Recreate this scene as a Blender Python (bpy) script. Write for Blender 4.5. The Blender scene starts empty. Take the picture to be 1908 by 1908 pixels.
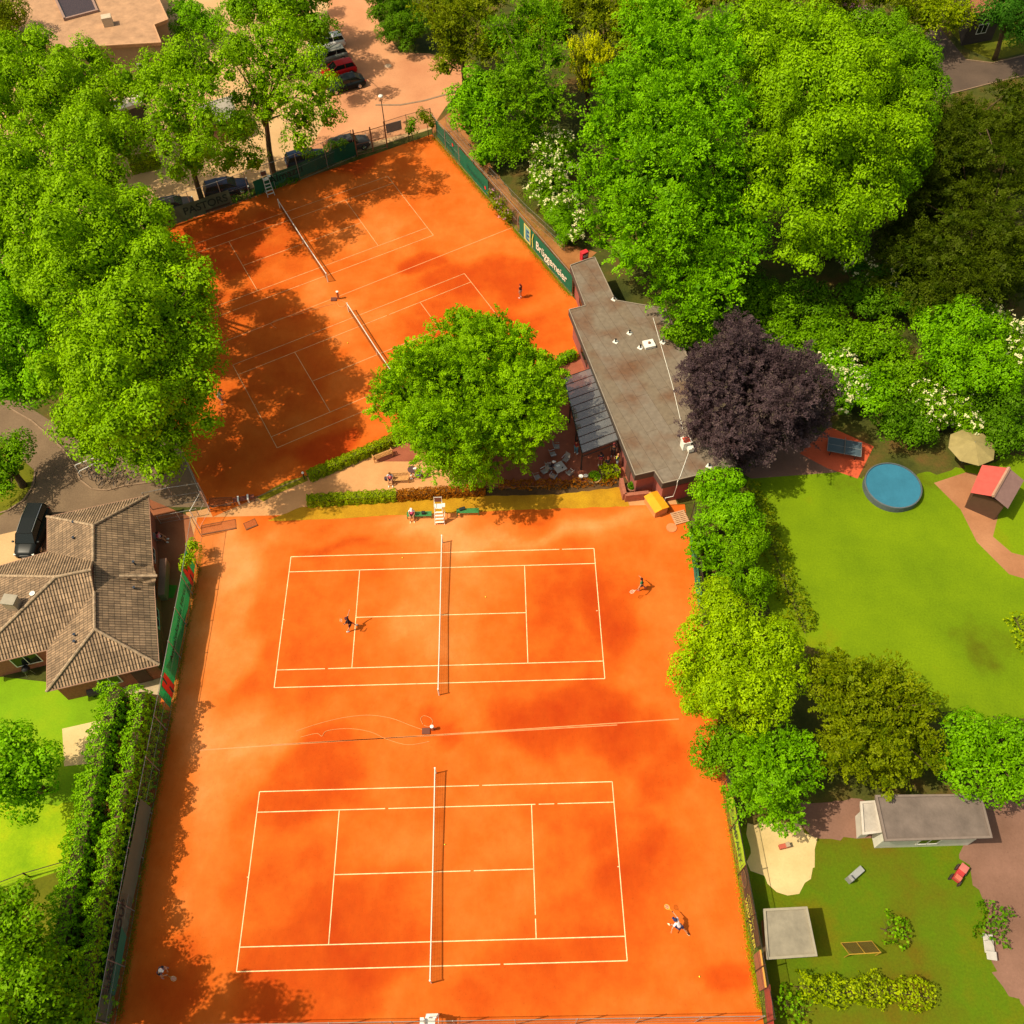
import bpy, math, random
import numpy as np
from mathutils import Vector, Matrix

scene = bpy.context.scene
rad = math.radians
# ------------------------------------------------------------------ camera (surveyed from the court lines)
FOC, CAM = 1729.8, np.array([5.661, -32.486, 62.211])
RX, RY, RZ = 0.58957, 0.01677, -0.02211
def rotm(rx, ry, rz):
    return np.array(Matrix.Rotation(rz, 3, 'Z') @ Matrix.Rotation(ry, 3, 'Y') @ Matrix.Rotation(rx, 3, 'X'))
RM = rotm(RX, RY, RZ)
cam_d = bpy.data.cameras.new("camera"); cam = bpy.data.objects.new("camera", cam_d)
scene.collection.objects.link(cam)
m4 = Matrix.Identity(4)
for i in range(3):
    for j in range(3): m4[i][j] = RM[i][j]
    m4[i][3] = CAM[i]
cam.matrix_world = m4
cam_d.sensor_width = 36; cam_d.lens = 36 * FOC / 1908
cam_d.clip_start = 1; cam_d.clip_end = 2000
scene.camera = cam
# ------------------------------------------------------------------ sky and sun
SUN_EL, SUN_DIR = rad(56), Vector((0.978, 0.21, 0)).normalized()      # SUN_DIR: where shadows point
world = bpy.data.worlds.new("World"); scene.world = world; world.use_nodes = True
wn = world.node_tree; bg = wn.nodes["Background"]
sky = wn.nodes.new("ShaderNodeTexSky"); sky.sky_type = 'NISHITA'; sky.sun_disc = False
sky.sun_elevation = SUN_EL
sky.sun_rotation = math.atan2(-SUN_DIR.x, -SUN_DIR.y)
sky.air_density = 1.0; sky.dust_density = 2.5
wt = wn.nodes.new("ShaderNodeMixRGB"); wt.blend_type = 'MULTIPLY'; wt.inputs[0].default_value = 1; wt.inputs[2].default_value = (1.0, 0.86, 0.62, 1)   # warm hazy day
wn.links.new(sky.outputs[0], wt.inputs[1]); wn.links.new(wt.outputs[0], bg.inputs[0]); bg.inputs[1].default_value = 0.15
sd = bpy.data.lights.new("sun", 'SUN'); sd.energy = 3.7; sd.angle = rad(0.5); sd.color = (1.0, 0.88, 0.66)
sun = bpy.data.objects.new("sun", sd); scene.collection.objects.link(sun)
ld = Vector((SUN_DIR.x * math.cos(SUN_EL), SUN_DIR.y * math.cos(SUN_EL), -math.sin(SUN_EL)))
sun.rotation_euler = ld.to_track_quat('-Z', 'Y').to_euler()
scene.view_settings.view_transform = 'Standard'; scene.view_settings.look = 'None'
scene.view_settings.exposure = 0.40; scene.view_settings.gamma = 1

# ------------------------------------------------------------------ survey helpers
def G(px, py, z=0.0):
    """ground (or height z) point of a surveyed image position"""
    d = RM @ np.array([(px - 954) / FOC, -(py - 954) / FOC, -1.0])
    t = (z - CAM[2]) / d[2]
    return CAM + t * d
def V(px, py, z=0.0): return Vector(G(px, py, z))
def depth(P): return -float(((np.array(P) - CAM) @ RM)[2])
def mpp(P): return depth(P) / FOC            # metres per photo pixel at P

# ------------------------------------------------------------------ materials
MATS = {}
def mat(name, col, rough=0.75, metal=0.0, noise=0.12, scale=2.0, bump=0.0, spec=0.3, alpha=1.0, col2=None, trans=0):
    """colour with procedural mottling"""
    if name in MATS: return MATS[name]
    m = bpy.data.materials.new(name); m.use_nodes = True; nt = m.node_tree; n = nt.nodes; l = nt.links
    b = n["Principled BSDF"]
    b.inputs["Roughness"].default_value = rough; b.inputs["Metallic"].default_value = metal
    b.inputs["Specular IOR Level"].default_value = spec
    tc = n.new("ShaderNodeTexCoord"); nz = n.new("ShaderNodeTexNoise")
    nz.inputs["Scale"].default_value = scale; nz.inputs["Detail"].default_value = 6; nz.inputs["Roughness"].default_value = 0.65
    l.new(tc.outputs["Object"], nz.inputs["Vector"])
    rp = n.new("ShaderNodeValToRGB"); rp.color_ramp.elements[0].position = 0.3; rp.color_ramp.elements[1].position = 0.7
    c1 = [max(0, c * (1 - noise)) for c in col]; c2 = [c * (1 + noise) for c in col] if col2 is None else list(col2)
    if col2 is not None: c1 = list(col)
    rp.color_ramp.elements[0].color = (*c1, 1); rp.color_ramp.elements[1].color = (*c2, 1)
    l.new(nz.outputs["Fac"], rp.inputs[0]); l.new(rp.outputs[0], b.inputs["Base Color"])
    if bump:
        bp = n.new("ShaderNodeBump"); bp.inputs["Strength"].default_value = bump; bp.inputs["Distance"].default_value = 0.05
        nz2 = n.new("ShaderNodeTexNoise"); nz2.inputs["Scale"].default_value = scale * 6; nz2.inputs["Detail"].default_value = 4
        l.new(tc.outputs["Object"], nz2.inputs["Vector"]); l.new(nz2.outputs["Fac"], bp.inputs["Height"]); l.new(bp.outputs[0], b.inputs["Normal"])
    if alpha < 1:
        b.inputs["Alpha"].default_value = alpha
    MATS[name] = m; return m

def leafmat(name, ca, cb, transl=0.17, rough=0.55):
    """foliage: per-leaf tint attribute mixes two leaf colours, part of the light passes through"""
    if name in MATS: return MATS[name]
    m = bpy.data.materials.new(name); m.use_nodes = True; nt = m.node_tree; n = nt.nodes; l = nt.links
    for x in list(n): n.remove(x)
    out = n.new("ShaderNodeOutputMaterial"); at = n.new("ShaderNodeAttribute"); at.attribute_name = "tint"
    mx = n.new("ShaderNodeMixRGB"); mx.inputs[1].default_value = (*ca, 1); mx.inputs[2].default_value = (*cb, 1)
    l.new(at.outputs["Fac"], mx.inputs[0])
    d = n.new("ShaderNodeBsdfDiffuse"); t = n.new("ShaderNodeBsdfTranslucent"); g = n.new("ShaderNodeBsdfGlossy")
    g.inputs["Roughness"].default_value = rough; g.inputs["Color"].default_value = (1, 1, .35, 1)
    br = n.new("ShaderNodeMixRGB"); br.blend_type = 'MULTIPLY'; br.inputs[0].default_value = 1; br.inputs[2].default_value = (1.35, 1.2, .3, 1)
    l.new(mx.outputs[0], d.inputs[0]); l.new(mx.outputs[0], br.inputs[1]); l.new(br.outputs[0], t.inputs[0])
    m1 = n.new("ShaderNodeMixShader"); m1.inputs[0].default_value = transl
    l.new(d.outputs[0], m1.inputs[1]); l.new(t.outputs[0], m1.inputs[2])
    m2 = n.new("ShaderNodeMixShader"); m2.inputs[0].default_value = 0.015
    l.new(m1.outputs[0], m2.inputs[1]); l.new(g.outputs[0], m2.inputs[2]); l.new(m2.outputs[0], out.inputs[0])
    MATS[name] = m; return m

def ground_mat(name, stops, scale=0.35, detail_scale=6.0, detail=0.15, attr=None, bump=0.15, warp=0.0, speck=0.0):
    """ground sheets: large soft patches (noise, optionally steered by a surveyed 'patch' attribute) + fine grain"""
    m = bpy.data.materials.new(name); m.use_nodes = True; nt = m.node_tree; n = nt.nodes; l = nt.links
    b = n["Principled BSDF"]; b.inputs["Roughness"].default_value = 0.9; b.inputs["Specular IOR Level"].default_value = 0.15
    tc = n.new("ShaderNodeTexCoord")
    nz = n.new("ShaderNodeTexNoise"); nz.inputs["Scale"].default_value = scale; nz.inputs["Detail"].default_value = 8; nz.inputs["Roughness"].default_value = 0.6
    l.new(tc.outputs["Object"], nz.inputs["Vector"])
    fac = nz.outputs["Fac"]
    if attr:
        at = n.new("ShaderNodeAttribute"); at.attribute_name = attr
        # stretch the noise, shift by the surveyed patch value, keep a streaky edge
        s1 = n.new("ShaderNodeMath"); s1.operation = 'MULTIPLY_ADD'; s1.inputs[1].default_value = 0.55; s1.inputs[2].default_value = -0.275
        l.new(fac, s1.inputs[0])
        s2 = n.new("ShaderNodeMath"); s2.operation = 'ADD'; l.new(s1.outputs[0], s2.inputs[0]); l.new(at.outputs["Fac"], s2.inputs[1])
        fac = s2.outputs[0]
    rp = n.new("ShaderNodeValToRGB"); cr = rp.color_ramp
    while len(cr.elements) < len(stops): cr.elements.new(0.5)
    for e, (p, c) in zip(cr.elements, stops): e.position = p; e.color = (*c, 1)
    l.new(fac, rp.inputs[0])
    n2 = n.new("ShaderNodeTexNoise"); n2.inputs["Scale"].default_value = detail_scale; n2.inputs["Detail"].default_value = 10; n2.inputs["Roughness"].default_value = 0.78
    mp = n.new("ShaderNodeMapping"); mp.inputs["Scale"].default_value = (1.6, .75, 1) if attr else (1, 1, 1); mp.inputs["Rotation"].default_value = (0, 0, .35)
    l.new(tc.outputs["Object"], mp.inputs[0]); l.new(mp.outputs[0], n2.inputs["Vector"])
    mr = n.new("ShaderNodeMapRange"); mr.inputs[1].default_value = 0.25; mr.inputs[2].default_value = 0.75
    mr.inputs[3].default_value = 1 - detail; mr.inputs[4].default_value = 1 + detail
    l.new(n2.outputs["Fac"], mr.inputs[0])
    vm = n.new("ShaderNodeVectorMath"); vm.operation = 'MULTIPLY'
    l.new(rp.outputs[0], vm.inputs[0]); l.new(mr.outputs[0], vm.inputs[1])
    n3 = n.new("ShaderNodeTexNoise"); n3.inputs["Scale"].default_value = 7; n3.inputs["Detail"].default_value = 3     # scuffs, crumbs, small marks
    l.new(tc.outputs["Object"], n3.inputs["Vector"]); m3 = n.new("ShaderNodeMapRange"); m3.inputs[1].default_value = .62; m3.inputs[2].default_value = .72
    m3.inputs[3].default_value = 1; m3.inputs[4].default_value = .86; l.new(n3.outputs["Fac"], m3.inputs[0])
    v3 = n.new("ShaderNodeVectorMath"); v3.operation = 'MULTIPLY'; l.new(vm.outputs[0], v3.inputs[0]); l.new(m3.outputs[0], v3.inputs[1]); l.new(v3.outputs[0], b.inputs["Base Color"])
    bp = n.new("ShaderNodeBump"); bp.inputs["Strength"].default_value = bump; bp.inputs["Distance"].default_value = 0.03
    l.new(n2.outputs["Fac"], bp.inputs["Height"]); l.new(bp.outputs[0], b.inputs["Normal"])
    return m

# ------------------------------------------------------------------ objects and tags
def link(o): scene.collection.objects.link(o); return o
def tag(o, label=None, cat=None, group=None, kind=None):
    if label: o["label"] = label
    if cat: o["category"] = cat
    if group: o["group"] = group
    if kind: o["kind"] = kind
    return o
def empty(name, loc=(0, 0, 0), rz=0.0):
    o = bpy.data.objects.new(name, None); o.empty_display_size = 0.3
    o.location = loc; o.rotation_euler = (0, 0, rz); return link(o)
def thing(name, label, cat, loc=(0, 0, 0), rz=0.0, group=None):
    return tag(empty(name, loc, rz), label, cat, group)
def copy_tree(o, parent=None):
    c = o.copy(); scene.collection.objects.link(c)
    if parent is not None: c.parent = parent
    for ch in [x for x in o.children]: copy_tree(ch, c)
    return c

class MB:
    def __init__(s): s.v = []; s.f = []; s.uv = None; s.mi = []; s.cur = 0
    def face(s, pts):
        b = len(s.v); s.v += [tuple(p) for p in pts]; s.f.append(list(range(b, b + len(pts)))); s.mi.append(s.cur)
    def add(s, vs, fs):
        b = len(s.v); s.v += [tuple(p) for p in vs]; s.f += [[i + b for i in f] for f in fs]; s.mi += [s.cur] * len(fs)
    def box(s, c, d, rz=0, rx=0, ry=0, taper=1.0):
        x, y, z = d[0] / 2, d[1] / 2, d[2] / 2
        R = Matrix.Rotation(rz, 3, 'Z') @ Matrix.Rotation(ry, 3, 'Y') @ Matrix.Rotation(rx, 3, 'X')
        vs = []
        for k in (-1, 1):
            t = taper if k > 0 else 1
            for a, b in ((-1, -1), (1, -1), (1, 1), (-1, 1)): vs.append(R @ Vector((a * x * t, b * y * t, k * z)) + Vector(c))
        s.add(vs, [[3, 2, 1, 0], [4, 5, 6, 7], [0, 1, 5, 4], [1, 2, 6, 5], [2, 3, 7, 6], [3, 0, 4, 7]]); return s
    def tube(s, pts, r, n=6, cap=True):
        pts = [Vector(p) for p in pts]; rs = r if isinstance(r, (list, tuple)) else [r] * len(pts)
        rings = []; b = len(s.v)
        for i, p in enumerate(pts):
            d = (pts[min(i + 1, len(pts) - 1)] - pts[max(i - 1, 0)])
            d = d.normalized() if d.length > 1e-9 else Vector((0, 0, 1))
            a = d.cross(Vector((0, 0, 1)) if abs(d.z) < 0.95 else Vector((1, 0, 0))).normalized(); c = d.cross(a)
            for k in range(n):
                t = 2 * math.pi * k / n; s.v.append(tuple(p + (a * math.cos(t) + c * math.sin(t)) * rs[i]))
        for i in range(len(pts) - 1):
            for k in range(n):
                k2 = (k + 1) % n; s.f.append([b + i * n + k, b + i * n + k2, b + (i + 1) * n + k2, b + (i + 1) * n + k]); s.mi.append(s.cur)
        if cap:
            s.f.append([b + k for k in range(n)][::-1]); s.f.append([b + (len(pts) - 1) * n + k for k in range(n)]); s.mi += [s.cur] * 2
        return s
    def prism(s, poly, z0, z1, bottom=True):
        n = len(poly); vs = [(p[0], p[1], z0) for p in poly] + [(p[0], p[1], z1) for p in poly]
        ar = sum(poly[i][0] * poly[(i + 1) % n][1] - poly[(i + 1) % n][0] * poly[i][1] for i in range(n))
        fs = [list(range(n, 2 * n))] + ([list(range(n))[::-1]] if bottom else []) + [[i, (i + 1) % n, n + (i + 1) % n, n + i] for i in range(n)]
        if ar < 0: fs = [f[::-1] for f in fs]
        s.add(vs, fs); return s
    def lathe(s, prof, c=(0, 0, 0), n=20, sx=1, sy=1, rz=0):
        b = len(s.v); cz, sz = math.cos(rz), math.sin(rz)
        for r, z in prof:
            for k in range(n):
                t = 2 * math.pi * k / n; x, y = r * sx * math.cos(t), r * sy * math.sin(t)
                s.v.append((c[0] + x * cz - y * sz, c[1] + x * sz + y * cz, c[2] + z))
        for i in range(len(prof) - 1):
            for k in range(n):
                k2 = (k + 1) % n; s.f.append([b + i * n + k, b + i * n + k2, b + (i + 1) * n + k2, b + (i + 1) * n + k]); s.mi.append(s.cur)
        s.f.append([b + k for k in range(n)][::-1]); s.f.append([b + (len(prof) - 1) * n + k for k in range(n)]); s.mi += [s.cur] * 2
        return s
    def ball(s, c, r, n=10, sz=1.0):
        prof = [(max(1e-3, r * math.sin(math.pi * i / 7)), -r * sz * math.cos(math.pi * i / 7)) for i in range(8)]
        return s.lathe(prof, c, n)
    def build(s, name, m, parent=None, smooth=False, bevel=0.0, loc=None):
        me = bpy.data.meshes.new(name); me.from_pydata(s.v, [], s.f)
        for x in (m if isinstance(m, (list, tuple)) else [m]): me.materials.append(x)
        if any(s.mi): me.polygons.foreach_set("material_index", s.mi)
        if smooth: me.polygons.foreach_set("use_smooth", [True] * len(me.polygons))
        me.update(); o = bpy.data.objects.new(name, me); link(o)
        if parent is not None: o.parent = parent
        if loc is not None: o.location = loc
        if bevel:
            md = o.modifiers.new("bevel", 'BEVEL'); md.width = bevel; md.segments = 2; md.limit_method = 'ANGLE'
        return o

def sheet(name, pts, z, m, label=None, px=True, step=None, attrf=None, kind='structure', edge=0.0):
    """flat ground sheet from surveyed outline; optional grid with a patch attribute"""
    P = [tuple(G(*p)[:2]) if px else tuple(p) for p in pts]
    ar = sum(P[i][0] * P[(i + 1) % len(P)][1] - P[(i + 1) % len(P)][0] * P[i][1] for i in range(len(P)))
    if ar < 0: P = P[::-1]
    if edge:   # roughen a soft edge (grass, gravel)
        rnd = random.Random(hash(name) % 999 if False else len(P) * 7 + int(z * 10000)); Q = []
        for i, a in enumerate(P):
            b = P[(i + 1) % len(P)]; L = math.hypot(b[0] - a[0], b[1] - a[1]); k = max(1, int(L / 0.5))
            for j in range(k):
                t = j / k; Q.append((a[0] + (b[0] - a[0]) * t + rnd.uniform(-edge, edge), a[1] + (b[1] - a[1]) * t + rnd.uniform(-edge, edge)))
        P = Q
    me = bpy.data.meshes.new(name); me.from_pydata([(x, y, z) for x, y in P], [], [list(range(len(P)))])
    me.materials.append(m); o = link(bpy.data.objects.new(name, me)); tag(o, label, None, None, kind); return o

def text_mesh(body, size, m, name="lettering", extrude=0.004, bold=0.0, sx=1.0, align='LEFT', space=1.0):
    cu = bpy.data.curves.new(name, 'FONT'); cu.body = body; cu.size = size; cu.extrude = extrude; cu.offset = bold
    cu.align_x = align; cu.space_character = space
    t = bpy.data.objects.new(name, cu); link(t)
    dg = bpy.context.evaluated_depsgraph_get(); me = bpy.data.meshes.new_from_object(t.evaluated_get(dg))
    bpy.data.objects.remove(t); me.materials.clear(); me.materials.append(m)
    for v in me.vertices: v.co.x *= sx
    return link(bpy.data.objects.new(name, me))
# ------------------------------------------------------------------ foliage
BAY = 0.24
def unit(a): return a / np.maximum(np.linalg.norm(a, axis=-1, keepdims=True), 1e-9)
def leaf_mesh(name, pos, nrm, tan, L, W, tint, m, parent=None):
    """one mesh of many small folded leaves"""
    n = len(pos); nrm = unit(nrm); tan = unit(tan - (tan * nrm).sum(1, keepdims=True) * nrm); bi = np.cross(nrm, tan)
    L = L[:, None]; W = W[:, None]
    v = np.empty((n, 4, 3), np.float32)
    v[:, 0] = pos - tan * L / 2; v[:, 2] = pos + tan * L / 2 - nrm * L * 0.12
    v[:, 1] = pos + bi * W / 2 - nrm * L * 0.06 - tan * L * .05; v[:, 3] = pos - bi * W / 2 - nrm * L * 0.06 - tan * L * .05
    me = bpy.data.meshes.new(name); me.vertices.add(n * 4); me.vertices.foreach_set("co", v.ravel())
    me.loops.add(n * 4); me.loops.foreach_set("vertex_index", np.arange(n * 4, dtype=np.int32))
    me.polygons.add(n); me.polygons.foreach_set("loop_start", np.arange(0, n * 4, 4, dtype=np.int32))
    at = me.attributes.new("tint", 'FLOAT', 'FACE'); at.data.foreach_set("value", tint.astype(np.float32))
    me.materials.append(m); me.update(); me.validate(verbose=False)
    o = link(bpy.data.objects.new(name, me))
    if parent is not None: o.parent = parent
    return o

def crown_points(lobes, rng, leaf, dens, clump, style, zmin=0.15, thin=0.0, bough=None):
    """lobes: (x,y,z,rx,ry,rz) -> leaf arrays"""
    Ps, Ns, Ts, Ls, Ws, Tn = [], [], [], [], [], []; tops = []
    big = np.array([l[:6] for l in lobes]); subs = []
    bs0 = bough or clump * (2.3 if style in ('puff', 'shelf') else 2.1)
    for j, l in enumerate(big):          # boughs: rounded masses on each lobe with dark gaps where they meet
        r = l[3:6]; rm = float(r.mean()); bs = min(bs0, rm * .62)
        if rm < clump * 1.7: subs.append(l); continue
        nb = max(6, int(4 * (rm * .8) ** 2 / (bs * bs) * .72)); kb = np.arange(nb) + .5; zb = 1 - 2 * kb / nb; pb = kb * 2.39996 + rng.uniform(0, 6)
        B = unit(np.stack([np.sqrt(1 - zb * zb) * np.cos(pb), np.sqrt(1 - zb * zb) * np.sin(pb), zb], 1) + rng.normal(0, .16, (nb, 3)))
        for d_ in B:
            if d_[2] < -.55: continue
            rb_ = bs * rng.uniform(.6, 1.25); c_ = l[:3] + d_ * (r - rb_ * .62) * rng.uniform(.84, 1.10)
            if c_[2] < zmin + .2: continue
            if any((((c_ - m[:3]) / m[3:6]) ** 2).sum() < .42 for i, m in enumerate(big) if i != j): continue
            subs.append(np.array([*c_, rb_, rb_, rb_ * (.78 if style != 'shelf' else .5)]))
    lob = np.array(subs); tone = rng.uniform(0, 1, len(lob))
    def inside(p, skip, f=0.86):
        q = np.zeros(len(p), bool)
        for j, l in enumerate(lob):
            if j == skip or (np.abs(l[:3] - lob[skip][:3]) > l[3] + lob[skip][3] * 1.3).any(): continue
            q |= (((p - l[:3]) / l[3:6]) ** 2).sum(1) < f * f
        return q
    for j, l in enumerate(lob):
        r = l[3:6]; area = 4 * math.pi * ((r[0] * r[1]) ** 1.6 / 3 + (r[0] * r[2]) ** 1.6 / 3 + (r[1] * r[2]) ** 1.6 / 3) ** (1 / 1.6)
        nc = max(10, int(area * 1.0 / (clump * clump * 1.6)))
        k = np.arange(nc) + 0.5; z = 1 - 2 * k / nc; ph = k * 2.39996 + rng.uniform(0, 6)
        d = np.stack([np.sqrt(1 - z * z) * np.cos(ph), np.sqrt(1 - z * z) * np.sin(ph), z], 1)
        d = unit(d + rng.normal(0, 0.10, d.shape))
        # low-frequency swell gives bays and bulges in the outline
        w = rng.normal(0, 1, (4, 3)) * 2.2; phs = rng.uniform(0, 6, 4)
        sw = sum(np.sin(d @ w[i] + phs[i]) for i in range(4)) * 0.04
        rr = (1.0 + rng.uniform(-.16, .10, nc) + sw)[:, None]; bt = np.full(nc, float(tone[j]))
        p = l[:3] + d * r * rr * .86
        keep = (~inside(p, j)) & (d[:, 2] > -0.62) & (p[:, 2] > zmin + 0.1)
        if thin: keep &= rng.random(nc) > thin
        p, d, bt = p[keep], d[keep], bt[keep]; nc = len(p)
        if nc == 0: continue
        tops.append((p, d))
        cs = clump * rng.uniform(0.65, 1.35, nc); ct = bt * .35 + rng.uniform(0, .65, nc)
        nl = int(dens * clump * clump * 2.6 / (leaf * leaf * .5)); 
        ax = unit(d * 0.75 + np.array([0, 0, 0.55]) + rng.normal(0, .15, d.shape))
        u = unit(rng.normal(0, 1, (nc, nl, 3)))
        dot = (u * ax[:, None]).sum(2, keepdims=True); u = np.where(dot < -0.05, u - 2 * dot * ax[:, None], u)
        rad_ = rng.uniform(0.35, 1, (nc, nl, 1)) ** 0.5
        off = u * rad_ * cs[:, None, None]
        if style == 'spray':      # fans reaching outward
            side = unit(np.cross(ax, np.array([0, 0, 1.0])) + rng.normal(0, .35, ax.shape))
            a = rng.uniform(-0.5, 1.55, (nc, nl, 1)) * cs[:, None, None]
            wv = (rng.normal(0, 1, (nc, nl, 1))) * cs[:, None, None] * 0.42 * np.clip(1.15 - np.abs(a / cs[:, None, None] - .3) * .6, .15, 1)
            nv = rng.normal(0, 1, (nc, nl, 1)) * cs[:, None, None] * 0.13
            out = unit(d * 1.0 + np.array([0, 0, 0.12]) + rng.normal(0, .25, d.shape)); nn = np.cross(side, out)
            nn = np.where(nn[:, 2:3] < 0, -nn, nn)
            off = a * out[:, None] + wv * side[:, None] + nv * nn[:, None] - np.array([0, 0, 1.]) * (a ** 2) * 0.12 / cs[:, None, None]
            nr = unit(nn[:, None] * 1.0 + rng.normal(0, 0.32, off.shape)); tn = unit(out[:, None] + rng.normal(0, .6, off.shape))
        elif style == 'upright':  # narrow flame-like shoots
            out = unit(np.array([0, 0, 1.0]) + d * 0.35 + rng.normal(0, .1, d.shape))
            a = rng.uniform(-0.8, 1.6, (nc, nl, 1)) * cs[:, None, None]
            off = a * out[:, None] + u * cs[:, None, None] * 0.30 * np.clip(1.1 - a / cs[:, None, None] * .6, .1, 1)
            nr = unit(u + ax[:, None] * .5 + rng.normal(0, .3, off.shape)); tn = unit(out[:, None] + rng.normal(0, .4, off.shape))
        elif style == 'shelf':    # conifer boughs: flat drooping plates
            out = unit(d * np.array([1, 1, .25]) + rng.normal(0, .15, d.shape)); side = unit(np.cross(out, np.array([0, 0, 1.0])))
            a = rng.uniform(-1.2, 1.6, (nc, nl, 1)) * cs[:, None, None]; wv = rng.normal(0, .5, (nc, nl, 1)) * cs[:, None, None]
            off = a * out[:, None] + wv * side[:, None] + np.array([0, 0, 1.]) * (rng.normal(0, .16, (nc, nl, 1)) * cs[:, None, None] - a * .22)
            nr = unit(np.array([0, 0, 1.0]) + rng.normal(0, .55, off.shape)); tn = unit(out[:, None] + side[:, None] * np.sign(wv) * .8 + rng.normal(0, .3, off.shape))
        else:
            nr = unit(u * 0.95 + ax[:, None] * 0.6 + rng.normal(0, 0.26, off.shape)); tn = rng.normal(0, 1, off.shape) - np.array([0, 0, .5])
        pp = p[:, None] + off
        P_ = pp.reshape(-1, 3); ok = (P_[:, 2] > zmin)
        lt = (ct[:, None] * 0.55 + rng.uniform(0, .45, (nc, nl))).reshape(-1)
        Ps.append(P_[ok]); Ns.append(nr.reshape(-1, 3)[ok]); Ts.append(tn.reshape(-1, 3)[ok]); Tn.append(lt[ok])
        s = rng.uniform(0.7, 1.3, ok.sum()) * leaf; Ls.append(s); Ws.append(s * (0.62 if style not in ('upright', 'shelf') else .42))
    for l in big:                        # inner leaves fill the crown body, tint kept low to paint inner shade
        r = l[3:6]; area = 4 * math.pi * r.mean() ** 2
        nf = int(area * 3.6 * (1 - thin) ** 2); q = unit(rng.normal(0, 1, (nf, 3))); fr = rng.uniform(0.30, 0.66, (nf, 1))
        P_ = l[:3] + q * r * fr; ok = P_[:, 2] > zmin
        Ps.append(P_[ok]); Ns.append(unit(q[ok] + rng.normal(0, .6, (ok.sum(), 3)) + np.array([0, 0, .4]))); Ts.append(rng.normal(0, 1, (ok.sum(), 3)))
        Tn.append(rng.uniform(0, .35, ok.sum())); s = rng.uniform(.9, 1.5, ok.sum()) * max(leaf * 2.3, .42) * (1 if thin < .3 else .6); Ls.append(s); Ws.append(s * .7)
    return tuple(np.concatenate(x) for x in (Ps, Ns, Ts, Ls, Ws, Tn)) + (tops,)

LEAF = dict(
    maple=((0.09, 0.22, 0.0), (0.30, 0.54, 0.0)), bright=((0.055, 0.19, 0.0), (0.24, 0.54, 0.0)),
    mid=((0.045, 0.14, 0.0), (0.20, 0.42, 0.0)), deep=((0.025, 0.09, 0.001), (0.12, 0.28, 0.001)),
    olive=((0.06, 0.11, 0.0), (0.23, 0.28, 0.0)), conifer=((0.014, 0.034, 0.0), (0.085, 0.125, 0.001)),
    lime=((0.12, 0.24, 0.0), (0.40, 0.60, 0.0)), gold=((0.30, 0.34, 0.0), (0.78, 0.82, 0.0)),
    purple=((0.032, 0.018, 0.024), (0.12, 0.075, 0.092)), hornbeam=((0.07, 0.20, 0.0), (0.33, 0.60, 0.0)),
    fir=((0.05, 0.17, 0.0), (0.22, 0.50, 0.0)), hedge=((0.06, 0.20, 0.001), (0.28, 0.56, 0.001)),
    red=((0.20, 0.045, 0.002), (0.45, 0.16, 0.003)), dry=((0.12, 0.06, 0.012), (0.46, 0.24, 0.06)),
    yellowgreen=((0.10, 0.18, 0.0), (0.40, 0.50, 0.0)), bluegreen=((0.015, 0.085, 0.004), (0.06, 0.19, 0.008)))
BARK = mat("bark", (0.10, 0.065, 0.03), rough=.95, noise=.4, scale=3, bump=.6)
_seed = [11]
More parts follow.
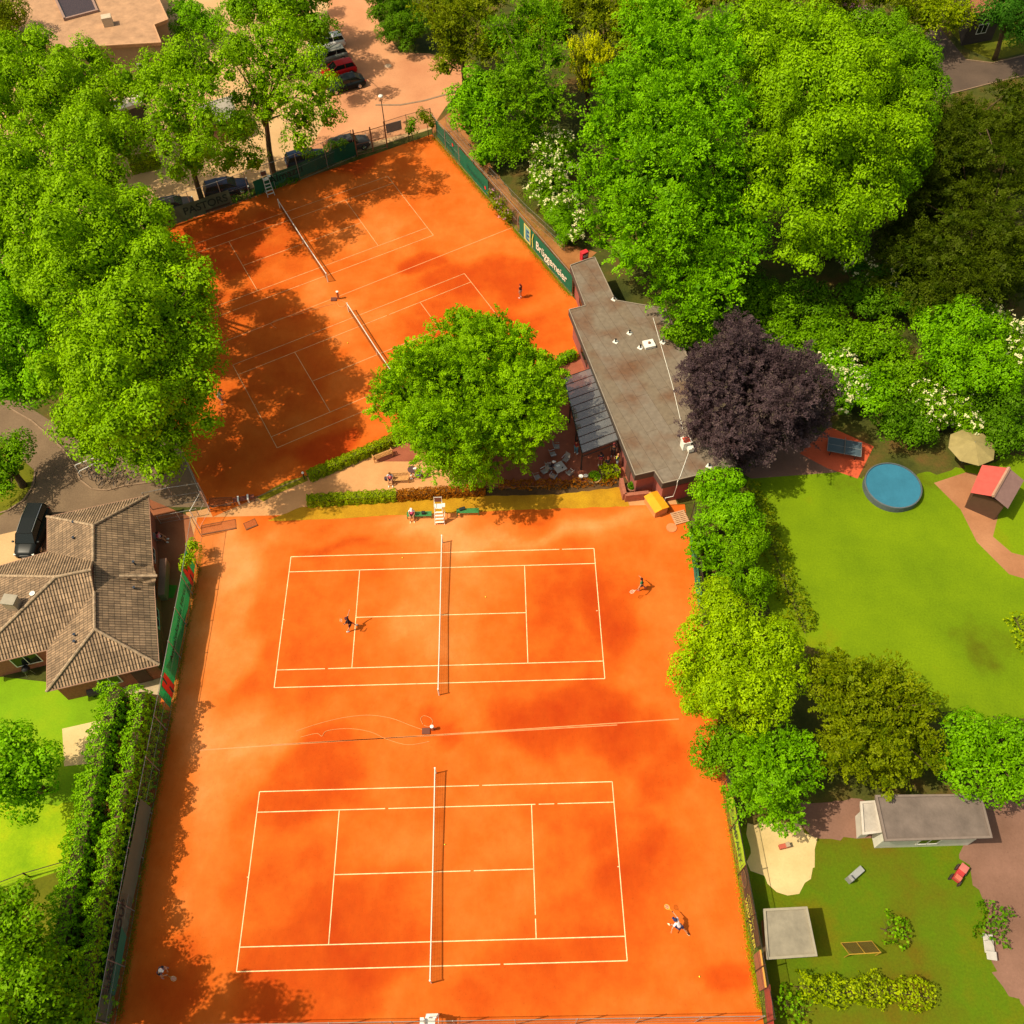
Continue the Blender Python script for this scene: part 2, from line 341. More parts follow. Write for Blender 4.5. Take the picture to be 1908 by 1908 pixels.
def tree(name, label, cat, lobes, kind='maple', leaf=0.26, dens=0.8, clump=0.8, style='puff', thin=0.0, base=None, group=None,
         trunk_r=0.28, limbs=7, flowers=None, squash=1.0, bough=None, shrink=.90, split=True, see=False, zmin=.15):
    """lobes: (photo x, photo y, radius px, height of lobe centre[, vertical squash]) -> crown and trunk where they stand"""
    _seed[0] += 1; rng = np.random.default_rng(_seed[0]); L = []
    if split:     # a few separate masses at different heights on every big lobe
        out = []
        for lb in lobes:
            out.append(lb)
            if lb[2] < 55: continue
            x_, y_, r_, z_ = lb[:4]; m_ = mpp(G(x_, y_, z_)); n_ = 5 if r_ < 85 else 8; a0 = rng.uniform(0, 6.28)
            out[-1] = (x_, y_, r_ * .66, z_ - r_ * m_ * .12, *lb[4:])
            for k in range(n_):
                a_ = a0 + k * 6.283 / n_ + rng.uniform(-.3, .3); q_ = r_ * rng.uniform(.50, .76); rr_ = r_ * rng.uniform(.26, .44)
                out.append((x_ + math.cos(a_) * q_, y_ + math.sin(a_) * q_ * .9, rr_, max(1.2, z_ + r_ * m_ * rng.uniform(-.55, .55))))
        lobes = out
    for k_, lb in enumerate(lobes):
        zz = lb[3] * (1 + (rng.uniform(-.08, .06) if k_ and lb[3] > 4 else 0)); c = G(lb[0], lb[1], zz); r = lb[2] * mpp(c) * shrink; sq = lb[4] if len(lb) > 4 else squash
        rz = min(r * sq, max(0.6, lb[3] - 0.1) if lb[3] < 3 else r * sq)
        L.append((*c, r, r, rz))
    if base is None:
        w = np.array([l[3] ** 2 for l in L]); cx = sum(l[0] * a for l, a in zip(L, w)) / w.sum(); cy = sum(l[1] * a for l, a in zip(L, w)) / w.sum()
    else: cx, cy = G(*base)[:2]
    root = thing(name, label, cat, (cx, cy, 0), 0, group)
    LL = [(l[0] - cx, l[1] - cy, *l[2:]) for l in L]
    P, N, T, Ln, W, Tn, tops = crown_points(LL, rng, leaf * .84, dens * 1.15, clump * .82, style, zmin, thin, bough)
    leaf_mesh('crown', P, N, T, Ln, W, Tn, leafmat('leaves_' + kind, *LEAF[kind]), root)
    top = max(l[2] for l in LL); big = max(LL, key=lambda l: l[3])
    mb = MB(); hub = Vector((big[0] * .45, big[1] * .45, min(big[2] * .62, top * .6)))
    mb.tube([(0, 0, -.05), (hub.x * .2, hub.y * .2, hub.z * .35), (hub.x * .6, hub.y * .6, hub.z * .75), hub], [trunk_r * 1.25, trunk_r, trunk_r * .85, trunk_r * .7], 8)
    cl = np.concatenate([t[0] for t in tops]); idx = rng.permutation(len(cl))
    up = [i for i in idx if cl[i][2] > hub.z * 1.02][:limbs]
    for i in up:
        e = Vector(cl[i]); mid = hub.lerp(e, .45) + Vector((0, 0, (e - hub).length * .12)) + Vector(rng.normal(0, .25, 3))
        st = hub.lerp(Vector((0, 0, hub.z * .6)), rng.uniform(0, .7))
        mb.tube([st, st.lerp(mid, .55), mid, mid.lerp(e, .6), e], [trunk_r * .5, trunk_r * .36, trunk_r * .25, trunk_r * .15, trunk_r * .05], 5)
        if see:
            for q in range(3):
                j = idx[rng.integers(len(idx))]
                dd = np.linalg.norm(cl - np.array(mid), axis=1); near = np.argsort(dd)[2 + 5 * q + int(rng.integers(8))] if len(cl) > 24 else j
                e2 = Vector(cl[near]); mb.tube([mid, mid.lerp(e2, .5) + Vector((0, 0, .2)), e2], [trunk_r * .2, trunk_r * .12, trunk_r * .04], 4)
    mb.build('trunk', BARK, root, smooth=True)
    if flowers:
        fcol, cnt, fs = flowers; pp = np.concatenate([t[0] for t in tops]); dd = np.concatenate([t[1] for t in tops])
        s = dd[:, 2] > -0.1; pp, dd = pp[s], dd[s]; ii = rng.integers(0, len(pp), cnt)
        base_ = pp[ii] + unit(dd[ii] + np.array([0, 0, .6]) + rng.normal(0, .5, (cnt, 3))) * clump * rng.uniform(.85, 1.15, (cnt, 1))
        k = 5; q = (base_[:, None] + rng.normal(0, fs * .45, (cnt, k, 3))).reshape(-1, 3)
        nn = unit(np.repeat(dd[ii], k, 0) + np.array([0, -.2, .9]) + rng.normal(0, .3, (cnt * k, 3)))
        leaf_mesh('blossom', q, nn, rng.normal(0, 1, q.shape), np.full(len(q), fs), np.full(len(q), fs * .9), rng.uniform(0, 1, len(q)),
                  leafmat('blossom_' + fcol, *dict(cream=((0.62, 0.60, 0.30), (0.85, 0.82, 0.50)), pink=((0.40, 0.16, 0.26), (0.62, 0.34, 0.42)))[fcol]), root)
    return root

def hedge(name, label, cat, line, width, height, kind='hedge', leaf=.13, dens=1.0, group=None, wob=.12, uneven=0.0, rough=.35, z0=0.0, name_part='foliage', core=True):
    """clipped or loose hedge along surveyed ground points"""
    _seed[0] += 1; rng = np.random.default_rng(_seed[0]); pts = [V(*p) for p in line]; root = thing(name, label, cat, tuple(pts[0]), 0, group)
    seg = [(pts[i + 1] - pts[i]).length for i in range(len(pts) - 1)]; tot = sum(seg)
    per = (width + 2 * (height - z0)); n = int(tot * per * dens * 2.3 / (leaf * leaf * .55))
    s = rng.uniform(0, tot, n); cum = np.cumsum([0] + seg); k = np.clip(np.searchsorted(cum, s, side='right') - 1, 0, len(seg) - 1)
    A = np.array([pts[i] for i in range(len(seg))])[k]; B = np.array([pts[i + 1] for i in range(len(seg))])[k]
    t = ((s - cum[k]) / np.array(seg)[k])[:, None]; c = A + (B - A) * t; dr = unit(B - A); sd = np.stack([-dr[:, 1], dr[:, 0], 0 * dr[:, 0]], 1)
    # cross section: rounded box
    a = rng.uniform(0, 1, n) * per; hh = height * (1 + uneven * np.sin(s * 1.9 + 1) * .5 + uneven * np.sin(s * 4.3) * .35)
    ww = width * (1 + uneven * .5 * np.sin(s * 2.7 + 2))
    x = np.where(a < height - z0, -.5, np.where(a > height - z0 + width, .5, (a - (height - z0)) / width - .5))
    z = np.where(a < height - z0, z0 + a, np.where(a > height - z0 + width, z0 + per - a, height)) / height * hh
    edge = np.clip((z / hh - .8) / .2, 0, 1); x = x * (1 - .18 * edge ** 2)
    nr = np.where((a < height - z0)[:, None], -sd, np.where((a > height - z0 + width)[:, None], sd, np.array([0, 0, 1.0])))
    nr = unit(nr + np.array([0, 0, .35]))
    bump = (np.sin(s * 5.1 + z * 4) + np.sin(s * 8.7 + x * 6 + 1) + np.sin(s * 13. - z * 5)) / 3 * wob
    P = c + sd * (x * ww)[:, None] + np.array([0, 0, 1.0]) * z[:, None] + nr * (bump + rng.normal(0, rough * leaf, n))[:, None]
    N = unit(nr + rng.normal(0, .5, (n, 3))); T = rng.normal(0, 1, (n, 3)) - np.array([0, 0, .4]); Ls = leaf * rng.uniform(.7, 1.4, n)
    P = P - np.array(pts[0])
    leaf_mesh(name_part, P, N, T, Ls, Ls * .65, np.clip(rng.uniform(0, 1, n) * .6 + (bump / max(wob, .01) + 1) * .2, 0, 1), leafmat('leaves_' + kind, *LEAF[kind]), root)
    mb = MB()                           # twiggy inside
    q = [p - pts[0] for p in pts]
    for i in range(len(q) - 1):
        d = q[i + 1] - q[i]; L = d.length; m_ = max(1, int(L / .45))
        for j in range(m_):
            b = q[i] + d * ((j + .5) / m_); h = height * .85
            mb.tube([(b.x, b.y, 0), (b.x + rng.uniform(-.1, .1), b.y + rng.uniform(-.1, .1), h)], [.03, .01], 4)
            for w_ in range(5):
                z_ = h * rng.uniform(.25, .95); an = rng.uniform(0, 6.28); l_ = width * .36
                mb.tube([(b.x, b.y, z_ * .8), (b.x + math.cos(an) * l_, b.y + math.sin(an) * l_, z_)], [.016, .006], 3, cap=False)
    mb.tube([(p_.x, p_.y, .04) for p_ in q], .035, 4)
    # dense dark twig core
    for i in range(len(q) - 1 if core and z0 == 0 and dens >= .7 else 0):
        d = q[i + 1] - q[i]; c_ = (q[i] + q[i + 1]) / 2; mb.box((c_.x, c_.y, height * .43), (d.length, width * .55, height * .8), rz=math.atan2(d.y, d.x))
    mb.build('stems', BARK, root)
    return root
# ------------------------------------------------------------------ common object materials
def mk(name, col, **k): return mat(name, col, **k)
WHITE = mk('white_paint', (0.80, 0.78, 0.70), rough=.5, noise=.05)
METAL = mk('galvanised_steel', (0.42, 0.40, 0.36), rough=.45, metal=.6, noise=.15)
DARKMETAL = mk('dark_metal', (0.045, 0.035, 0.03), rough=.5, metal=.3)
RUST = mk('rusty_post', (0.22, 0.09, 0.04), rough=.8, noise=.3)
BLACK = mk('black_rubber', (0.015, 0.015, 0.015), rough=.8)
WOOD = mk('teak_wood', (0.58, 0.30, 0.10), rough=.7, noise=.25, scale=5)
GREENP = mk('green_paint', (0.05, 0.24, 0.07), rough=.5, noise=.1)
GLASS = mk('car_glass', (0.012, 0.016, 0.014), rough=.08, spec=.35, noise=0.02)
CHROME = mk('chrome', (0.7, 0.7, 0.68), rough=.15, metal=1, noise=.02)
BRICK = mk('brick_wall', (0.34, 0.12, 0.07), rough=.9, noise=.25, scale=6, bump=.3)
LAMPW = mk('lamp_glass', (0.85, 0.83, 0.72), rough=.3, noise=.02)

# ------------------------------------------------------------------ people
def skin_mesh(chains, m, name, parent, sub=1):
    """chains: list of [(point, radius), ...]; chains share joints by position -> one skinned surface"""
    verts, rr, edges, key = [], [], [], {}
    def vid(p, r):
        k = tuple(round(x, 4) for x in p)
        if k not in key: key[k] = len(verts); verts.append(p); rr.append(r)
        return key[k]
    for ch in chains:
        ids = [vid(p, r) for p, r in ch]
        edges += [(a, b) for a, b in zip(ids, ids[1:]) if a != b]
    me = bpy.data.meshes.new(name); me.from_pydata([tuple(v) for v in verts], edges, []); o = bpy.data.objects.new(name, me); link(o)
    md = o.modifiers.new('skin', 'SKIN'); md.use_smooth_shade = True; md.branch_smoothing = 0.3
    if not me.skin_vertices: me.skin_vertices.new() if hasattr(me.skin_vertices, 'new') else None
    sv = me.skin_vertices[0].data
    for i, r in enumerate(rr): sv[i].radius = r if isinstance(r, tuple) else (r, r)
    for s in sv: s.use_root = False
    sv[0].use_root = True
    if sub: s_ = o.modifiers.new('sub', 'SUBSURF'); s_.levels = sub; s_.render_levels = sub
    dg = bpy.context.evaluated_depsgraph_get(); nm = bpy.data.meshes.new_from_object(o.evaluated_get(dg))
    nm.materials.clear(); nm.materials.append(m); nm.name = name; old = o.data
    o.modifiers.clear(); o.data = nm; bpy.data.meshes.remove(old); o.parent = parent
    return o

POSES = dict(   # joints in body space: x forward, y left, z up
    stand={}, 
    ready=dict(pel=(0, 0, .86), che=(.12, 0, 1.16), neck=(.22, 0, 1.36), head=(.30, 0, 1.50), shL=(.2, .19, 1.33), shR=(.2, -.19, 1.33),
               elL=(.34, .27, 1.10), elR=(.34, -.27, 1.10), haL=(.56, .10, 1.10), haR=(.58, -.12, 1.10), knL=(.16, .20, .46), knR=(.16, -.22, .46), anL=(0, .28, .08), anR=(0, -.30, .08)),
    serve=dict(pel=(0, 0, .90), che=(-.06, .02, 1.20), neck=(-.12, .04, 1.42), head=(-.12, .08, 1.60), shL=(-.02, .20, 1.42), shR=(-.2, -.15, 1.38),
               elL=(.14, .34, 1.62), elR=(-.42, -.26, 1.44), haL=(.26, .42, 1.88), haR=(-.36, -.34, 1.70), knL=(.24, .14, .48), knR=(-.14, -.12, .46), anL=(.36, .14, .08), anR=(-.34, -.14, .12)),
    reach=dict(pel=(0, 0, .90), che=(.06, 0, 1.18), neck=(.08, 0, 1.42), head=(.10, 0, 1.60), shL=(.08, .19, 1.38), shR=(.08, -.19, 1.36),
               elL=(.12, .44, 1.28), elR=(.16, -.40, 1.16), haL=(.22, .66, 1.20), haR=(.30, -.58, 1.02), knL=(.18, .10, .50), knR=(-.05, -.12, .48), anL=(.10, .12, .10), anR=(-.36, -.14, .22)),
    lunge=dict(pel=(0, 0, .74), che=(.18, 0, 1.00), neck=(.34, 0, 1.18), head=(.45, 0, 1.30), shL=(.30, .19, 1.15), shR=(.34, -.18, 1.12),
               elL=(.30, .44, 1.02), elR=(.56, -.30, 1.00), haL=(.22, .62, .90), haR=(.78, -.34, .98), knL=(.42, .14, .48), knR=(-.30, -.12, .40), anL=(.52, .16, .08), anR=(-.68, -.14, .10)),
    sit=dict(pel=(0, 0, .52), che=(.02, 0, .80), neck=(.05, 0, 1.02), head=(.08, 0, 1.19), shL=(.03, .19, .97), shR=(.03, -.19, .97),
             elL=(.14, .24, .72), elR=(.14, -.24, .72), haL=(.36, .12, .66), haR=(.36, -.12, .66), hiL=(0, .1, .50), hiR=(0, -.1, .50), knL=(.44, .14, .50), knR=(.44, -.14, .50), anL=(.46, .15, .08), anR=(.48, -.15, .08)),
    talk=dict(elL=(.10, .25, 1.14), haL=(.30, .10, 1.16), elR=(.02, -.25, 1.13), haR=(.26, -.12, 1.10)),
)
PBASE = dict(pel=(0, 0, .95), che=(0, 0, 1.22), neck=(.01, 0, 1.47), head=(.03, 0, 1.65), shL=(0, .19, 1.41), shR=(0, -.19, 1.41), elL=(-.01, .25, 1.13), elR=(-.01, -.25, 1.13),
             haL=(.08, .25, .90), haR=(.08, -.25, .90), hiL=None, hiR=None, knL=(.02, .11, .50), knR=(.01, -.11, .50), anL=(0, .12, .08), anR=(0, -.12, .08))
SKINC = mk('skin', (0.52, 0.24, 0.12), rough=.6, noise=.05)
def cloth(c): return mk('cloth_%d_%d_%d' % tuple(int(x * 100) for x in c), c, rough=.85, noise=.08, scale=9)
def person(label, loc, rz, pose='stand', shirt=(.03, .03, .03), shorts=(.02, .02, .05), longp=False, longs=False, hair=(.05, .03, .02), hairlen=0, cap=None, shoes=(.8, .8, .75), scale=1.0, extra=None, group=None, stripe=None, z=0, bald=False, socks=None):
    J = dict(PBASE); J.update(POSES[pose]); v = {k: (Vector(p) if p else None) for k, p in J.items()}
    if v['hiL'] is None: v['hiL'] = v['pel'] + Vector((0, .10, -.03))
    if v['hiR'] is None: v['hiR'] = v['pel'] + Vector((0, -.10, -.03))
    root = thing('person', label, 'person', (loc[0], loc[1], z), rz, group); root.scale = (scale,) * 3
    body = []
    body.append([(v['pel'], .125), (v['che'], (.15, .115)), (v['neck'] - (v['neck'] - v['che']) * .28, .09), (v['neck'], .056), (v['head'] - (v['head'] - v['neck']) * .45, .062), (v['head'], .098), (v['head'] + (v['head'] - v['neck']) * .45, .07)])
    hands = []
    for s in 'LR':
        w = v['el' + s] + (v['ha' + s] - v['el' + s]) * .86
        body.append([(v['neck'] - (v['neck'] - v['che']) * .28, .09), (v['sh' + s], .062), (v['el' + s], .043), (w, .029), (v['ha' + s] + (v['ha' + s] - w) * .9, (.040, .024))])
        kn, an = v['kn' + s], v['an' + s]; fw = Vector((1, .12 if s == 'L' else -.12, 0))
        body.append([(v['pel'], .125), (v['hi' + s], .092), (v['hi' + s].lerp(kn, .5), .078), (kn, .056), (kn.lerp(an, .35), .054), (an, .036), (an + fw * .06 + Vector((0, 0, -.035)), .036), (an + fw * .17 + Vector((0, 0, -.05)), .026)])
        hands.append((v['ha' + s] + (v['ha' + s] - w) * .9, (v['ha' + s] - v['el' + s]).normalized()))
    b = skin_mesh(body, SKINC, 'body', root)
    # fingers, nose, ears join the same body mesh
    mb = MB()
    for si, (h, d) in enumerate(hands):
        side = d.cross(Vector((0, 0, 1))); side = side.normalized() if side.length > .2 else Vector((0, 1, 0)); dn = d.cross(side).normalized()
        for k, ln in enumerate((.066, .078, .072, .056)):
            o_ = side * ((k - 1.5) * .019)
            mb.tube([h + o_ - d * .01, h + o_ + d * ln * .5 + dn * .006, h + o_ + d * ln * .85 + dn * .028], [.0095, .0085, .006], 5)
        mb.tube([h - d * .05 + side * .028, h - d * .015 + side * .052, h + d * .015 + side * .058 + dn * .012], [.011, .010, .007], 5)
    hd = v['head']; mb.tube([hd + Vector((.085, 0, .02)), hd + Vector((.112, 0, -.012)), hd + Vector((.09, 0, -.022))], [.007, .013, .008], 5)
    for s in (-1, 1): mb.ball(hd + Vector((.005, s * .093, -.005)), .022, 6, 1.3)
    t = mb.build('tmp', SKINC); import bmesh
    bm = bmesh.new(); bm.from_mesh(b.data); bm.from_mesh(t.data); bm.to_mesh(b.data); bm.free(); bpy.data.objects.remove(t)
    f = MB()
    for s in (-1, 1): f.ball(hd + Vector((.086, s * .034, .022)), .011, 6)
    f.build('eyes', BLACK, root); f = MB(); f.box(hd + Vector((.092, 0, -.045)), (.012, .045, .010)); f.build('mouth', mk('lips', (.35, .08, .06)), root)
    # clothes
    sh = []; sl = .98 if longs else .55
    sh.append([(v['pel'] + Vector((0, 0, .0)), .138), (v['che'], (.178, .138)), (v['neck'] - (v['neck'] - v['che']) * .22, .10)])
    for s in 'LR':
        e = v['sh' + s].lerp(v['el' + s], sl)
        ch = [(v['neck'] - (v['neck'] - v['che']) * .22, .10), (v['sh' + s], .078), (e, .062)]
        if longs: ch.append((v['el' + s].lerp(v['ha' + s], .8), .045))
        sh.append(ch)
    top = skin_mesh(sh, cloth(shirt), 'shirt', root)
    if stripe:
        mbs = MB(); c_ = v['pel'].lerp(v['che'], .6); c2 = v['che'].lerp(v['neck'], .3)
        for cc, rr_ in ((c_, .170), (c2, .150)): mbs.lathe([(rr_ * .98, -.03), (rr_ * 1.08, -.015), (rr_ * 1.08, .015), (rr_ * .98, .03)], cc, 14)
        mbs.build('shirt_stripe', cloth(stripe), root, smooth=True)
    tr = []
    for s in 'LR':
        k = v['hi' + s].lerp(v['kn' + s], .72 if not longp else 1.0); ch = [(v['pel'] + Vector((0, 0, .02)), .118), (v['hi' + s], .108), (v['hi' + s].lerp(k, .5), .100), (k, .092 if not longp else .075)]
        if longp: ch += [(v['kn' + s].lerp(v['an' + s], .9), .058)]
        tr.append(ch)
    skin_mesh(tr, cloth(shorts), 'trousers' if longp else 'shorts', root)
    for s in 'LR':
        an = v['an' + s]; m_ = MB(); sy = .12 if s == 'L' else -.12
        m_.lathe([(.02, -.078), (.052, -.076), (.058, -.05), (.05, -.02), (.044, .03), (.02, .04)], an + Vector((.055, sy * .05, 0)), 10, sx=2.3, sy=.95, rz=sy)
        m_.build('shoe', cloth(shoes), root, smooth=True)
        if socks: m_ = MB(); m_.tube([an + Vector((0, 0, .02)), an.lerp(v['kn' + s], .35)], [.045, .055], 8); m_.build('sock', cloth(socks), root, smooth=True)
    hm = cloth(hair)
    m_ = MB()
    if not bald:
        pr = [(.02, .118), (.07, .105), (.104, .06), (.112, .01), (.104, -.05)]
        n_ = 12; bs = len(m_.v)
        for r_, z_ in pr:
            for k in range(n_):
                a = 2 * math.pi * k / n_; front = max(0, math.cos(a)); zz = z_ + (front * .075 if z_ < .05 else 0)
                m_.v.append(tuple(hd + Vector((r_ * math.cos(a) * (1 if front == 0 else .98) - .012, r_ * math.sin(a) * .93, zz))))
        for i in range(len(pr) - 1):
            for k in range(n_): m_.f.append([bs + i * n_ + k, bs + (i + 1) * n_ + k, bs + (i + 1) * n_ + (k + 1) % n_, bs + i * n_ + (k + 1) % n_]); m_.mi.append(0)
        m_.f.append([bs + k for k in range(n_)]); m_.mi.append(0)
        if hairlen: m_.tube([hd + Vector((-.07, 0, .03)), hd + Vector((-.13, 0, -.10)), hd + Vector((-.12, 0, -.30 * hairlen))], [.06, .07, .03], 8)
        m_.build('hair', hm, root, smooth=True)
    if cap:
        m_ = MB(); m_.lathe([(.120, .015), (.122, .05), (.10, .11), (.05, .140), (.01, .146)], hd, 14); m_.box(hd + Vector((.15, 0, .03)), (.12, .15, .014), ry=.15)
        m_.build('cap', cloth(cap), root, smooth=True)
    return root, v
def world_pt(root, p): return Matrix.Translation(root.location) @ Matrix.Rotation(root.rotation_euler.z, 4, 'Z') @ (Vector(p) * root.scale[0])
def racket(label, at, direction, col=(.7, .65, .1), group='tennis rackets in play'):
    d = Vector(direction).normalized(); root = thing('tennis_racket', label, 'racket', tuple(at), 0, group)
    a = d.cross(Vector((0, 0, 1))); a = a.normalized() if a.length > .1 else Vector((1, 0, 0))
    h = MB(); h.tube([-d * .08, d * .14], .017, 8); h.build('grip', BLACK, root)
    f = MB(); c = d * .50; pts = []
    for k in range(17):
        t = 2 * math.pi * k / 16; pts.append(c + d * (-math.cos(t) * .175) + a * (math.sin(t) * .13))
    f.tube(pts, .011, 6, cap=False); f.tube([d * .14, d * .24, d * .33 + a * .05], .009, 5); f.tube([d * .24, d * .33 - a * .05], .009, 5); f.build('frame', cloth(col), root)
    s = MB()
    for k in range(-5, 6):
        w = .125 * math.sqrt(max(0, 1 - (k / 6.2) ** 2)); s.tube([c + d * k * .026 - a * w, c + d * k * .026 + a * w], .0022, 3, cap=False)
        w2 = .17 * math.sqrt(max(0, 1 - (k / 6.2) ** 2)); s.tube([c + a * k * .02 - d * w2, c + a * k * .02 + d * w2], .0022, 3, cap=False)
    s.build('strings', WHITE, root); return root

# ------------------------------------------------------------------ vehicles
def car(label, loc, rz, L=4.4, W=1.8, H=1.46, paint=(.02, .02, .02), kind='hatch', group='cars parked on the paving', pname=None, rails=False):
    root = thing('parked_car', label, 'car', (loc[0], loc[1], 0), rz, group)
    P = mat('car_paint_%d_%d_%d' % tuple(int(c * 100) for c in paint), paint, rough=.35, spec=.16, noise=.03, scale=1)
    # stations front (+x) to rear: x, half width, sill z, shoulder z
    S = [(.5, .62, .34, .52), (.485, .80, .24, .66), (.44, .90, .20, .74), (.30, .96, .20, .86), (.16, .98, .20, .92), (0, 1.0, .20, .94), (-.2, 1.0, .20, .96), (-.36, .97, .20, .96), (-.44, .93, .22, .92), (-.485, .86, .26, .80), (-.5, .72, .36, .60)]
    b = MB(); rings = []
    for x, w, z0, z1 in S:
        w *= W / 2; z1 = z1 * H / 1.46; zz = (z1 - z0)
        rings.append([(x * L, -w * .90, z0), (x * L, -w, z0 + zz * .3), (x * L, -w * .99, z0 + zz * .7), (x * L, -w * .90, z1), (x * L, -w * .45, z1 + .03), (x * L, w * .45, z1 + .03), (x * L, w * .90, z1), (x * L, w * .99, z0 + zz * .7), (x * L, w, z0 + zz * .3), (x * L, w * .90, z0)])
    n = 10; vs = [p for r in rings for p in r]; fs = []
    for i in range(len(rings) - 1):
        for k in range(n): k2 = (k + 1) % n; fs.append([i * n + k, (i + 1) * n + k, (i + 1) * n + k2, i * n + k2])
    fs.append(list(range(n))[::-1]); fs.append([(len(rings) - 1) * n + k for k in range(n)]); b.add(vs, fs)
    body = b.build('body', P, root, smooth=True)
    # greenhouse
    rear = {'hatch': (-.47, -.40), 'sedan': (-.40, -.26), 'van': (-.49, -.46), 'suv': (-.485, -.43)}[kind]; fr = {'hatch': (.24, .06), 'sedan': (.22, .05), 'van': (.30, .17), 'suv': (.22, .08)}[kind]
    zb = .93 * H / 1.46; zt = H - .04; wb, wt = W / 2 * .90, W / 2 * .70
    g = MB(); A = [(fr[0] * L, -wb * .9, zb), (rear[0] * L, -wb * .88, zb + .02), (rear[0] * L, wb * .88, zb + .02), (fr[0] * L, wb * .9, zb)]
    B = [(fr[1] * L, -wt, zt), (rear[1] * L, -wt * .95, zt - .03), (rear[1] * L, wt * .95, zt - .03), (fr[1] * L, wt, zt)]
    g.add(A + B, [[0, 1, 5, 4], [1, 2, 6, 5], [2, 3, 7, 6], [3, 0, 4, 7], [4, 5, 6, 7], [3, 2, 1, 0]]); g.build('windows', GLASS, root, bevel=.03)
    r = MB(); xm = (fr[1] + rear[1]) / 2 * L
    rp = [(fr[1] * L + .02, -wt * .96, zt + .0), (xm, -wt * 1.02, zt + .035), (rear[1] * L - .04, -wt * .93, zt - .015), (rear[1] * L - .04, wt * .93, zt - .015), (xm, wt * 1.02, zt + .035), (fr[1] * L + .02, wt * .96, zt)]
    r.add(rp + [(x, y * .7, z + .03) for x, y, z in rp] + [(x, y, z - .03) for x, y, z in rp], [[6, 7, 10, 11], [7, 8, 9, 10], [0, 1, 7, 6], [1, 2, 8, 7], [2, 3, 9, 8], [3, 4, 10, 9], [4, 5, 11, 10], [5, 0, 6, 11], [12, 13, 1, 0], [13, 14, 2, 1], [14, 15, 3, 2], [15, 16, 4, 3], [16, 17, 5, 4], [17, 12, 0, 5]])
    r.build('roof', P, root, smooth=False)
    pl = MB()
    for s in (-1, 1):
        for (xa, xb) in ((fr[0], fr[1]), (rear[0], rear[1])): pl.tube([(xa * L, s * wb * .9, zb), (xb * L, s * wt * .99, zt)], .035, 5)
        mid = (fr[1] + rear[1]) / 2 * L; pl.tube([(mid, s * wb * .93, zb), (mid, s * wt * 1.01, zt)], .035, 5)
    pl.build('pillars', P, root)
    if rails:
        q = MB()
        for s in (-1, 1): q.tube([(fr[1] * L - .1, s * wt * .9, zt + .04), (xm, s * wt * .93, zt + .10), (rear[1] * L + .1, s * wt * .9, zt + .03)], .022, 6)
        q.build('roof_rails', CHROME, root)
    for x in (.32, -.31):
        for s in (-1, 1):
            w = MB(); c = Vector((x * L, s * (W / 2 - .10), .33)); pts = [c + Vector((0, -s * .11, 0)), c + Vector((0, s * .115, 0))]
            w.tube(pts, .335, 18); t = w.build('wheel', BLACK, root)
            k = MB(); k.tube([c + Vector((0, s * .10, 0)), c + Vector((0, s * .125, 0))], [.22, .20], 14)
            for j in range(5):
                a = j * 2 * math.pi / 5; k.tube([c + Vector((0, s * .13, 0)), c + Vector((math.cos(a) * .2, s * .13, math.sin(a) * .2))], .02, 4)
            k.build('rim', CHROME, t)
    for s in (-1, 1):
        h = MB(); h.box((.468 * L, s * W * .34, .63 * H / 1.46), (.14, .34, .12), rz=-s * .35); h.build('headlight', LAMPW, root, bevel=.02)
        h = MB(); h.box((-.482 * L, s * W * .36, .74 * H / 1.46), (.08, .26, .14), rz=s * .25); h.build('tail_light', mk('tail_red', (.45, .02, .02), rough=.25), root, bevel=.02)
        h = MB(); h.box((fr[0] * L - .18, s * (W / 2 + .06), zb + .02), (.14, .18, .12)); h.build('wing_mirror', P, root, bevel=.03)
    h = MB(); h.box((.498 * L, 0, .42), (.03, .52, .11)); h.box((-.499 * L, 0, .60), (.03, .52, .11)); h.build('number_plate', WHITE, root)
    h = MB(); h.box((.497 * L, 0, .60), (.03, .8, .10)); h.build('grille', BLACK, root)
    return root

def make_bicycle(label, loc, rz, group):
    root = thing('bicycle', label, 'bicycle', (loc[0], loc[1], 0), rz, group)
    for x in (-.52, .52):
        w = MB(); w.tube([(x + .33 * math.cos(t * math.pi / 10), 0, .34 + .33 * math.sin(t * math.pi / 10)) for t in range(21)], .022, 5, cap=False); t = w.build('wheel', BLACK, root)
        s = MB()
        for k in range(10): a = k * math.pi / 5; s.tube([(x, 0, .34), (x + .31 * math.cos(a), 0, .34 + .31 * math.sin(a))], .003, 3, cap=False)
        s.tube([(x, -.04, .34), (x, .04, .34)], .025, 6); s.build('spokes', METAL, t)
    f = MB(); fr = [(-.52, 0, .34), (-.08, 0, .30), (.40, 0, .72), (-.18, 0, .74)]
    f.tube([fr[0], fr[1], fr[2], fr[3], fr[0]], .017, 6); f.tube([fr[1], (-.22, 0, .86)], .016, 6); f.tube([(.38, 0, .84), fr[2], (.52, 0, .34)], .017, 6); f.build('frame', mk('bike_paint', (.05, .05, .06), rough=.35), root)
    s = MB(); s.lathe([(.03, 0), (.085, .02), (.07, .05)], (-.25, 0, .87), 8, sx=1.5, sy=.8); s.build('saddle', BLACK, root)
    h = MB(); h.tube([(.30, .29, .95), (.40, .18, .96), (.38, 0, .88), (.40, -.18, .96), (.30, -.29, .95)], .013, 5); h.build('handlebar', METAL, root)
    c = MB(); c.lathe([(.09, -.012), (.09, .012)], (0, 0, 0), 12); cr = c.build('crank', DARKMETAL, root); cr.rotation_euler = (math.pi / 2, 0, 0); cr.location = (-.08, -.03, .30)
    return root

